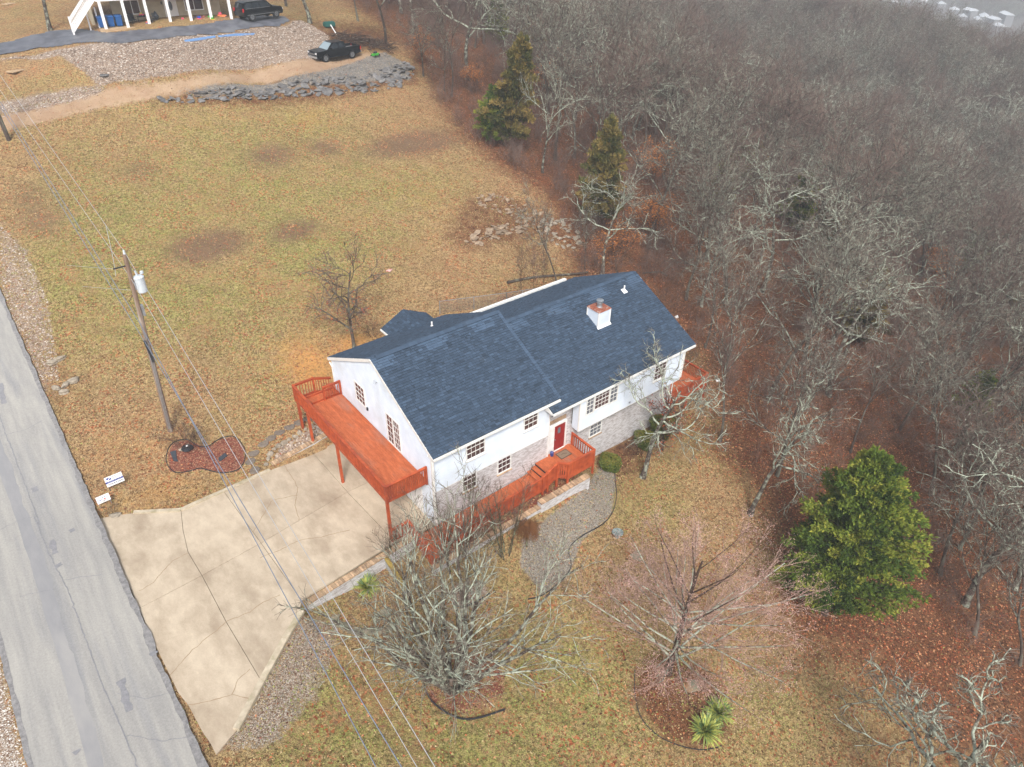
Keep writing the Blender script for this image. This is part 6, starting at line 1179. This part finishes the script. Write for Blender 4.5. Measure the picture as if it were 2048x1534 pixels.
def nb(name, b, m, parent=None, **k): return b.build(name, m, parent or nh, NM, **k)
nb('porch_slab', MB().box(-.6, NL+.4, -.35, 3.0, -.6, .04), MT['slab']); nb('wall', MB().box(1.2, NL-.5, 2.6, 2.9, 0, 2.7), MT['tan']); nb('wall', MB().box(NL-.8, NL-.5, 2.9, 9, 0, 5.6), MT['tan']); nb('wall', MB().box(-1.0, NL-.5, 2.9, 3.2, 2.7, 5.8), MT['tan']); nb('wall', MB().box(-1.0, -.7, 3.2, 9, -1, 5.7), MT['tan'])
for k in range(40):
    x = 1.35+k*.29
    if x < NL-.6: nb('batten', MB().box(x, x+.03, 2.58, 2.6, 0.02, 2.68), MT['tan'])
nb('roof', MB().extrude([(-1.6, -.4, 5.7), (-1.6, 6, 8.2), (-1.6, 9.6, 6.7), (-1.6, 9.6, 6.5), (-1.6, 6, 8.0), (-1.6, -.4, 5.5)], (NL+2, 0, 0)), MT['roofbase'])
for k in range(7): nb('porch_post', MB().box(NL*k/6-.14, NL*k/6+.14, -.14, .14, -.1, 2.62), MT['white'])
nb('beam', MB().box(-.3, NL+.3, -.16, .16, 2.62, 2.9), MT['white']); nb('deck_floor', MB().box(-.3, NL+.3, -.2, 2.9, 2.9, 3.02), MT['redstain']); nb('rail', MB().box(-.3, NL+.3, -.2, -.1, 4.0, 4.08), MT['white']); nb('rail', MB().box(-.3, NL+.3, -.18, -.12, 3.12, 3.18), MT['redstain'])
bal = MB().box(-.03, .03, -.17, -.13, 3.02, 4.0).mesh('baluster'); bal.materials.append(MT['white'])
for k in range(70):
    x = -.2+k*(NL+.4)/70; link('baluster', bal, None, nh, NM @ Matrix.Translation((x, 0, 0)))
for k in range(7): nb('rail_post', MB().box(NL*k/6-.08, NL*k/6+.08, -.22, -.06, 2.9, 4.15), MT['white'])
# stairs: down to the left
def L3(x, y, z): return (x, y, z)
st = nb('stair', MB().beam((-.3, 0, 2.95), (-3.1, 0, .05), .06, .3), MT['white']); nb('stringer', MB().beam((-.3, 1.1, 2.95), (-3.1, 1.1, .05), .06, .3), MT['white'], st)
for k in range(14): nb('tread', MB().box(-.3-.2*(k+1), -.3-.2*k+.04, 0, 1.1, 2.95-.2*(k+1), 2.99-.2*(k+1)), MT['redstain'], st)
for y in (0, 1.1):
    nb('handrail', MB().beam((-.3, y, 3.95), (-3.1, y, 1.05), .07, .12), MT['white'], st); nb('lower_rail', MB().beam((-.3, y, 3.3), (-3.1, y, .4), .05, .1), MT['white'], st)
    for k in range(20): x = -.4-.14*k; z = 2.95+(x+.3)*1.036; nb('baluster', MB().box(x-.02, x+.02, y-.02, y+.02, z, z+1), MT['white'], st)
for x, y in ((-3.1, 0), (-3.1, 1.1)): nb('newel', MB().box(x-.08, x+.08, y-.08, y+.08, -.3, 1.25), MT['white'], st)
for x in (-1.4, -.5): nb('stair_post', MB().box(x-.07, x+.07, 1.0, 1.14, -.3, 2.0), MT['white'], st)
def nwin(x0, x1, z0, z1):
    w_ = nb('window', MB().box(x0-.1, x1+.1, 2.5, 2.6, z0-.1, z0).box(x0-.1, x1+.1, 2.5, 2.6, z1, z1+.1).box(x0-.1, x0, 2.5, 2.6, z0, z1).box(x1, x1+.1, 2.5, 2.6, z0, z1).box((x0+x1)/2-.04, (x0+x1)/2+.04, 2.51, 2.6, z0, z1), MT['white'])
    for a, c in ((x0, (x0+x1)/2-.04), ((x0+x1)/2+.04, x1)): nb('pane', MB().box(a, c, 2.54, 2.56, z0, z1), MT['glass'], w_)
nwin(2.5, 3.9, .95, 2.2); nwin(8.7, 10.5, 1.0, 2.4)
d_ = nb('door', MB().box(6.6, 7.65, 2.5, 2.59, .05, 2.35), MT['white']); nb('oval_glass', MB().extrude([(7.12+.2*math.cos(t), 2.49, 1.5+.48*math.sin(t)) for t in np.linspace(0, 2*math.pi, 16, endpoint=False)][::-1], (0, -.02, 0)), MT['blind'], d_); nb('door_frame', MB().box(6.45, 6.6, 2.47, 2.6, 0, 2.5).box(7.65, 7.8, 2.47, 2.6, 0, 2.5).box(6.6, 7.65, 2.47, 2.6, 2.36, 2.5), MT['white'])
nb('wall_lamp', MB().box(6.2, 6.32, 2.45, 2.59, 1.7, 1.95), MT['black'])
def W(x, y, z=0.04): v_ = NM @ Vector((x, y, z)); return (v_.x, v_.y, v_.z)
def M_at(x, y, rz=0, z=.04): return NM @ TR((x, y, z), rz)
MT['bin'] = mat('blue_bin_plastic', S(34, 92, 156), S(28, 80, 142), 3, .5); MT['toyg'] = mat('toy_green', S(70, 170, 60), rough=.5); MT['toyp'] = mat('toy_pink', S(226, 90, 120), rough=.5); MT['toyy'] = mat('toy_yellow', S(214, 200, 60), rough=.5); MT['toyb'] = mat('toy_blue', S(60, 90, 190), rough=.5); MT['toyo'] = mat('toy_orange', S(232, 120, 70), rough=.5)
def tm(name, label, cat, M): r = link(name, None, M=M); return tag(r, label, cat)
for i, (x, y, lb) in enumerate([(-.25, .9, 'leftmost blue wheeled bin under the neighbouring deck'), (.65, .95, 'middle blue wheeled bin under the neighbouring deck'), (1.45, 1.0, 'rightmost blue wheeled bin under the neighbouring deck')]):
    M = M_at(x, y, .1); r = tm('wheelie_bin', lb, 'bin', M)
    MB().quadbox([(-.27, -.3, .08), (.27, -.3, .08), (.27, .3, .08), (-.27, .3, .08), (-.33, -.37, 1.0), (.33, -.37, 1.0), (.33, .37, 1.0), (-.33, .37, 1.0)]).build('bin_body', MT['bin'], r, M, bevel=.03); MB().quadbox([(-.36, -.4, 1.0), (.36, -.4, 1.0), (.36, .42, 1.0), (-.36, .42, 1.0), (-.3, -.34, 1.08), (.3, -.34, 1.08), (.34, .4, 1.13), (-.34, .4, 1.13)]).build('lid', MT['bin'], r, M)
    for s_ in (-.28, .28): MB().cyl((s_-.03, .3, .12), (s_+.03, .3, .12), .12, n=10).build('wheel', MT['black'], r, M)
def pchair(x, y, rz, label, mt='black', bench=False):
    M = M_at(x, y, rz); r = tm('porch_chair', label, 'chair', M); w_ = .65 if bench else .28
    MB().box(-w_, w_, -.25, .25, .42, .46).build('seat', MT[mt], r, M); MB().quadbox([(-w_, .22, .46), (w_, .22, .46), (w_, .26, .46), (-w_, .26, .46), (-w_, .3, .98), (w_, .3, .98), (w_, .34, .98), (-w_, .34, .98)]).build('backrest', MT[mt], r, M)
    for a in (-w_+.03, w_-.03):
        for c_ in (-.22, .22): MB().cyl((a, c_, 0), (a, c_, .42), .02, n=6).build('leg', MT[mt], r, M)
        MB().beam((a, -.25, .66), (a, .26, .66), .04, .04).build('armrest', MT[mt], r, M)
pchair(2.55, 1.4, .1, 'black porch chair just right of the second white post'); pchair(2.95, 1.9, .3, 'second black porch chair nearer the tan wall'); pchair(5.1, 1.5, -.3, 'dark folding chair with a bag left of the white door', 'slate'); pchair(4.7, .9, .8, 'low dark chair in the middle of the porch', 'slate')
M = M_at(5.25, 1.35); tag(link('backpack', rock_mesh('backpack', .28, 3, 2, 1.2), MT['fabric'], None, M @ Matrix.Translation((0, 0, .75))), 'dark bag hanging on the folding chair left of the white door', 'bag')
M = M_at(3.9, 1.6); r = tm('porch_table', 'small porch table with toys on it between second and third post', 'table', M); MB().box(-.5, .5, -.35, .35, .7, .74).build('tabletop', MT['black'], r, M); [MB().cyl((a, c_, 0), (a, c_, .7), .02, n=6).build('leg', MT['black'], r, M) for a in (-.45, .45) for c_ in (-.3, .3)]
def toy(x, y, rz, m1, m2, label, s=1.0, z=.04):
    M = M_at(x, y, rz, z) @ Matrix.Scale(s, 4); r = tm('ride_on_toy', label, 'toy', M)
    MB().quadbox([(-.5, -.25, .18), (.5, -.25, .18), (.5, .25, .18), (-.5, .25, .18), (-.45, -.2, .42), (.35, -.2, .36), (.35, .2, .36), (-.45, .2, .42)]).build('toy_body', MT[m1], r, M, bevel=.03); MB().box(-.35, -.05, -.15, .15, .42, .62).build('seat', MT[m2], r, M); MB().beam((.2, 0, .36), (.1, 0, .66), .04, .04).build('handle', MT['black'], r, M)
    for a in (-.35, .35):
        for c_ in (-.27, .27): MB().cyl((a, c_-.04, .15), (a, c_+.04, .15), .15, n=12).build('wheel', MT['black'], r, M)
toy(9.7, .5, .3, 'toyp', 'toyb', 'pink and blue ride on toy near the fifth white post', .9); toy(11.0, 1.2, 1.0, 'toyg', 'black', 'lime green ride on car beyond the sixth post', 1.1); toy(12.2, 1.3, -.2, 'toyo', 'toyp', 'orange and pink toy car at the right end of the porch', 1.1); toy(10.9, -.1, .4, 'toyy', 'toyg', 'small yellow toy lying at the porch edge', .7); toy(4.2, .6, 1.0, 'toyb', 'toyo', 'small blue toy on the porch floor by the third post', .6); toy(3.95, 1.6, .4, 'toyp', 'toyy', 'pink and yellow toy sitting on the porch table', .6, .78)
toy(8.0, 1.0, .2, 'white', 'toyp', 'white toy box with a pink item right of the white door', .7)
def bike(x, y, rz, m1, label):
    M = M_at(x, y, rz); r = tm('childs_bicycle', label, 'bicycle', M)
    for a in (-.36, .36):
        t = MB(); P = [(a+.2*math.cos(k), 0, .2+.2*math.sin(k)) for k in np.linspace(0, 6.283, 15)]; t.tube(P, .022, 5); wh = t.build('wheel', MT['black'], r, M)
    MB().tube([(-.36, 0, .2), (-.1, 0, .48), (.28, 0, .45), (.36, 0, .2)], .018, 5).tube([(-.1, 0, .48), (0, 0, .2), (.28, 0, .45)], .018, 5).build('frame', MT[m1], r, M); MB().tube([(.28, 0, .45), (.24, 0, .66), (.2, -.2, .7)], .014, 5).tube([(.24, 0, .66), (.2, .2, .7)], .014, 5).build('handlebar', MT['galv'], r, M); MB().box(-.2, 0, -.06, .06, .52, .56).build('saddle', MT['black'], r, M)
bike(9.2, .9, .6, 'toyb', 'blue child bicycle between the fifth and sixth porch posts'); bike(9.9, 1.0, -.3, 'toyp', 'pink child bicycle beside the blue one on the porch')
# wheels and bodies of the two black vehicles
MT['carblack'] = mat('black_car_paint', S(12, 13, 16), S(16, 18, 22), .5, .3, coat=.25, spec=.3); MT['carglass'] = mat('car_glass', S(30, 36, 42), rough=.1, spec=.7); MT['windscreen'] = mat('windscreen_glass', S(140, 156, 164), rough=.15, spec=.7); MT['chrome'] = mat('chrome', S(200, 204, 208), rough=.2, metal=.7); MT['tyre'] = mat('tyre_rubber', S(34, 34, 36), rough=.9); MT['tail'] = mat('tail_lamp_red', S(196, 36, 40), rough=.3); MT['headl'] = mat('headlamp_lens', S(214, 216, 220), rough=.2)
def wheel(r, M, x, y, rad, wd_, sd__):
    w_ = MB().cyl((x, y-wd_/2, rad), (x, y+wd_/2, rad), rad, n=20).build('wheel', MT['tyre'], r, M, bevel=.02); o_ = y+sd__*(wd_/2+.002)
    rim = MB().cyl((x, y, rad), (x, o_, rad), rad*.62, rad*.6, 18).build('rim', MT['chrome'], w_, M); sp_ = MB()
    for k in range(6): t = k*math.pi/3+.2; sp_.beam((x+rad*.12*math.cos(t+.5), o_+sd__*.003, rad+rad*.12*math.sin(t+.5)), (x+rad*.5*math.cos(t+.5), o_+sd__*.003, rad+rad*.5*math.sin(t+.5)), rad*.16, .006, (0, 1, 0))
    sp_.build('spoke_gap', MT['black'], w_, M)
def taper(prof, hb, ht, zb, zt):    # side profile polygon; half width falls from hb at zb to ht at zt
    b = MB(); n = len(prof); hw = lambda z: hb+(ht-hb)*min(1, max(0, (z-zb)/(zt-zb))); b.v = [(x, -hw(z), z) for x, z in prof]+[(x, hw(z), z) for x, z in prof]
    b.f.append(tuple(range(n))); b.f.append(tuple(range(2*n-1, n-1, -1)))
    for i in range(n): j = (i+1) % n; b.f.append((j, i, n+i, n+j))
    b.t = [0]*len(b.f); return b
def sidepane(prof, hb, ht, zb, zt, s_, off=.006):
    hw = lambda z: hb+(ht-hb)*(z-zb)/(zt-zb)+off; P = [(x, s_*hw(z), z) for x, z in prof]; b = MB(); b.extrude(P if s_ < 0 else P[::-1], (0, s_*.008, 0)); return b
def arch(x, rad, n=9, lo=.42): return [(x-rad, lo)]+[(x-rad*math.cos(t), .36+rad*math.sin(t)) for t in np.linspace(.3, math.pi-.3, n)]+[(x+rad, lo)]
def vehicle(kind, wf, wr, label, cat_, name):
    """wf, wr: ground points of the near side front and rear wheels"""
    wf, wr = at(*wf), at(*wr); d = (wf-wr)[:2]; a = math.atan2(d[1], d[0]); mid = (wf+wr)/2; side = -1 if kind == 'suv' else 1   # visible side in car frame (y)
    nrm = np.array([-math.sin(a), math.cos(a)])*side; vc = CAM[:2]-mid[:2]; side = side if nrm@vc > 0 else -side; nrm = nrm if nrm@vc > 0 else -nrm
    c = mid[:2]-nrm*.85; z = max(hz(*c), mid[2])+(.09 if kind == 'suv' else .02); M = TR((c[0], c[1], z), a); r = tm(name, label, cat_, M)
    fx, rx_ = 1.62, -1.62+(.0 if kind == 'suv' else -.1)
    if kind == 'suv':
        body = [(-2.55, .5)]+arch(rx_, .46)+arch(fx, .46)+[(2.5, .42), (2.62, .6), (2.6, .95), (2.45, 1.12), (1.25, 1.2), (-2.45, 1.24), (-2.62, .95)]; o = taper(body, .98, .93, .5, 1.2).build('body', MT['carblack'], r, M, bevel=.03)
        cab = [(-2.5, 1.22), (-2.32, 1.84), (-1.9, 1.93), (.35, 1.93), (.62, 1.88), (1.32, 1.2)]; taper(cab, .93, .74, 1.2, 1.93).build('cabin', MT['carblack'], r, M, bevel=.02)
        for s_ in (-1, 1):
            for P in ([(-2.3, 1.28), (-2.15, 1.78), (-1.45, 1.82), (-1.45, 1.28)], [(-1.35, 1.28), (-1.35, 1.82), (-.45, 1.84), (-.45, 1.27)], [(-.36, 1.27), (-.36, 1.84), (.42, 1.84), (1.05, 1.27)]): sidepane(P, .93, .74, 1.2, 1.93, s_).build('side_window', MT['carglass'], r, M)
            MB().beam((-2.0, s_*.72, 1.97), (.3, s_*.72, 1.97), .05, .05).build('roof_rail', MT['chrome'], r, M); MB().box(.85, 1.0, s_*.98-.08, s_*.98+.08, 1.25, 1.42).build('mirror', MT['carblack'], r, M); MB().beam((-2.2, s_*.985, .62), (2.2, s_*.985, .62), .02, .05).build('side_trim', MT['chrome'], r, M)
            MB().beam((-2.32, s_*.94, 1.26), (1.1, s_*.94, 1.25), .02, .03).build('window_trim', MT['chrome'], r, M); MB().box(-2.63, -2.5, s_*.86-.06, s_*.86+.06, .95, 1.3).build('taillight', MT['tail'], r, M); MB().box(2.5, 2.63, s_*.78-.16, s_*.78+.16, .8, .98).build('headlight', MT['headl'], r, M)
        MB().quadbox([(.66, -.72, 1.86), (1.3, -.84, 1.22), (1.3, .84, 1.22), (.66, .72, 1.86), (.68, -.72, 1.88), (1.33, -.84, 1.24), (1.33, .84, 1.24), (.68, .72, 1.88)]).build('windscreen', MT['carglass'], r, M); MB().box(2.6, 2.64, -.55, .55, .62, .95).build('grille', MT['chrome'], r, M); MB().quadbox([(-2.51, -.7, 1.3), (-2.51, .7, 1.3), (-2.36, .66, 1.78), (-2.36, -.66, 1.78), (-2.53, -.7, 1.3), (-2.53, .7, 1.3), (-2.38, .66, 1.8), (-2.38, -.66, 1.8)]).build('rear_window', MT['carglass'], r, M)
        rad = .42
    else:
        body = [(-2.85, .55)]+arch(rx_, .5)+arch(fx+.15, .5)+[(2.7, .42), (2.85, .55), (2.85, 1.0), (2.75, 1.12), (1.35, 1.22), (-.98, 1.24), (-1.0, .95), (-2.8, .95), (-2.85, .9)]; taper(body, 1.0, .96, .5, 1.2).build('body', MT['carblack'], r, M, bevel=.02)
        for s_ in (-1, 1): MB().box(-2.85, -1.0, s_*.93-.07, s_*.93+.07, .92, 1.26).build('bed_side', MT['carblack'], r, M, bevel=.015)
        MB().box(-2.88, -2.8, -.9, .9, .6, 1.26).build('tailgate', MT['carblack'], r, M); MB().box(-2.79, -1.02, -.85, .85, .952, .975).build('bed_floor', MT['slate'], r, M)
        cab = [(-1.0, 1.22), (-.92, 1.8), (-.7, 1.88), (.55, 1.88), (.72, 1.84), (1.45, 1.2)]; taper(cab, .95, .74, 1.2, 1.88).build('cabin', MT['carblack'], r, M, bevel=.02)
        for s_ in (-1, 1):
            for P in ([(-.85, 1.28), (-.78, 1.76), (-.1, 1.8), (-.1, 1.27)], [(0, 1.27), (0, 1.8), (.55, 1.79), (1.15, 1.27)]): sidepane(P, .95, .74, 1.2, 1.88, s_).build('side_window', MT['carglass'], r, M)
            MB().box(.95, 1.1, s_*1.0-.1, s_*1.0+.1, 1.25, 1.45).build('mirror', MT['carblack'], r, M); MB().box(-2.9, -2.78, s_*.9-.1, s_*.9+.1, .85, 1.2).build('taillight', MT['tail'], r, M); MB().box(2.78, 2.87, s_*.78-.16, s_*.78+.16, .88, 1.05).build('headlight', MT['headl'], r, M)
        MB().quadbox([(.75, -.72, 1.82), (1.42, -.86, 1.22), (1.42, .86, 1.22), (.75, .72, 1.82), (.78, -.72, 1.84), (1.46, -.86, 1.24), (1.46, .86, 1.24), (.78, .72, 1.84)]).build('windscreen', MT['windscreen'], r, M); MB().box(2.85, 2.9, -.62, .62, .72, 1.02).build('grille', MT['black'], r, M); MB().box(2.9, 2.92, -.6, .6, .86, .91).build('grille_bar', MT['chrome'], r, M); MB().box(2.8, 3.0, -.95, .95, .46, .68).build('bumper', MT['chrome'], r, M, bevel=.03); MB().box(-3.0, -2.86, -.9, .9, .5, .68).build('bumper', MT['chrome'], r, M, bevel=.02); fx += .15; rad = .4
    for x in (fx, rx_):
        for s_ in (-1, 1): wheel(r, M, x, s_*.86, rad, .27, s_)
vehicle('suv', (553, 40), (506, 45), 'black sport utility vehicle parked at the end of the blacktop drive', 'car', 'parked_car'); vehicle('pickup', (649, 124), (708, 117), 'black crew cab pickup parked on the dirt track', 'pickup truck', 'pickup_truck')
# mower, fallen basketball hoop, brush pile, odds and ends
p = at(751, 113); M = TR(p, .4); r = tm('lawn_mower', 'small bright green mower behind the pickup', 'mower', M); MB().box(-.45, .45, -.27, .27, .12, .35).build('deck_shell', MT['toyg'], r, M, bevel=.04); MB().box(-.15, .2, -.15, .15, .35, .55).build('engine', MT['black'], r, M, bevel=.03); MB().tube([(-.4, -.2, .3), (-1.0, -.2, .95), (-1.0, .2, .95), (-.4, .2, .3)], .02, 5).build('handle', MT['black'], r, M)
for a in (-.38, .38):
    for c_ in (-.3, .3): MB().cyl((a, c_-.03, .12), (a, c_+.03, .12), .12, n=10).build('wheel', MT['black'], r, M)
p1_, p2_ = at(673, 71), at(660, 55); r = thing('basketball_hoop', 'fallen white basketball pole with a dark green base near the pickup', 'hoop', p1_); MB().cyl(p1_+np.array([0, 0, .15]), p2_+np.array([0, 0, .5]), .06, n=8).build('pole_shaft', MT['white'], r); MT['dkgreen'] = mat('dark_green_plastic', S(36, 92, 84), rough=.6); pp = p2_+np.array([0, 0, .3]); MB().box(pp[0]-.75, pp[0]+.6, pp[1]-.4, pp[1]+.4, pp[2]-.2, pp[2]+.35).build('base', MT['dkgreen'], r, bevel=.1)
q = np.random.RandomState(12); BP = inpoly_pts(pxpoly([(662, 72), (700, 74), (760, 84), (790, 100), (770, 104), (700, 92), (668, 84)]), 300, q); z = h(BP[:, 0], BP[:, 1]); n = len(BP); az = q.rand(n)*6.28; L_ = .7+q.rand(n)*1.4; A = np.c_[BP, z+.1+.5*q.rand(n)]; B_ = A+np.c_[np.cos(az)*L_, np.sin(az)*L_, q.randn(n)*.3]; P = np.stack([A, (A+B_)/2+q.randn(n, 3)*.08, B_], 1); V_, Fq = tubes([(P, np.repeat(np.array([[.035, .025, .012]]), n, 0)*(.6+q.rand(n, 1)), 4)], 4)
tag(link('brush_pile', fastmesh('brush_pile', V_, [Fq]), MT['brownbark']), 'tangled pile of cut brush behind the pickup', None, None, 'stuff')
for i, (u, v, s, lb) in enumerate([(33, 142, .8, 'flat tan board lying on the grass at the far left'), (20, 8, .9, 'pale slab lying on the grass at the top left corner')]): p = at(u, v); tag(link('board', MB().box(-.8, .8, -.45, .45, 0, .08).mesh('board'), MT['slab'], None, TR(p, .6)), lb, 'board')
p = at(209, 151); tag(link('drain_cover', MB().lathe((0, 0, 0), [(.01, 0), (.45, .02), (.4, .1), (.02, .12)], 14).mesh('drain_cover'), MT['slate'], None, TR(p)), 'dark round drain cover at the foot of the rubble bank', 'drain cover')
MT['tarp'] = mat('blue_tarp', S(104, 140, 186), rough=.6)
for pts, lb in (([(368, 81), (400, 76), (430, 72), (432, 75), (405, 80), (372, 84)], 'strip of blue tarp showing at the blacktop edge'), ([(436, 72), (470, 68), (510, 67), (508, 70), (470, 72), (438, 75)], 'second strip of blue tarp nearer the parked car')):
    P = pxpoly(pts); tag(MB().prism(P, lambda p: hz(*p)-.02, lambda p: hz(*p)+.05).build('tarp', MT['tarp']), lb, 'tarp')
a_, c_ = at(200, 172), at(0, 213)
# ------------------------------------------------------------------ pale buildings far down in the haze
q = np.random.RandomState(8); MT['farroof'] = mat('pale_far_roof', S(214, 218, 224), rough=.7); MT['farwall'] = mat('far_wall', S(140, 140, 144), rough=.8)
def ray_valley(u, v, z=-58.):
    return at_z(u, v, z)
for i, (u, v) in enumerate(FB):
    p = ray_valley(u, v); w_, l_ = q.uniform(4, 6.5), q.uniform(7, 15); M = TR((p[0], p[1], hz(p[0], p[1])+4), q.uniform(-.4, .5)+.6)
    r = tm('far_building', 'pale low building in the hazy valley at the top right', 'building', M); r['group'] = 'buildings in the far valley'
    MB().box(-l_/2, l_/2, -w_/2, w_/2, -4, 4.2).build('wall', MT['farwall'], r, M); MB().extrude([(-l_/2-.5, -w_/2-.5, 4.2), (-l_/2-.5, w_/2+.5, 4.2), (-l_/2-.5, 0, 5.8)], (l_+1, 0, 0)).build('roof', MT['farroof'], r, M)
# ------------------------------------------------------------------ air
HZ = bpy.data.materials.new('haze_air'); HZ.use_nodes = True; t = HZ.node_tree; t.nodes.remove(t.nodes['Principled BSDF']); v_ = t.nodes.new('ShaderNodeVolumePrincipled'); v_.inputs['Color'].default_value = (.88, .94, 1, 1); v_.inputs['Density'].default_value = .00092; t.links.new(v_.outputs[0], t.nodes['Material Output'].inputs['Volume'])
HZ.cycles.homogeneous_volume = True
zz = me.vertices
tag(MB().box(-300, 1560, -180, 1560, -75, 62).build('haze', HZ), kind='stuff')
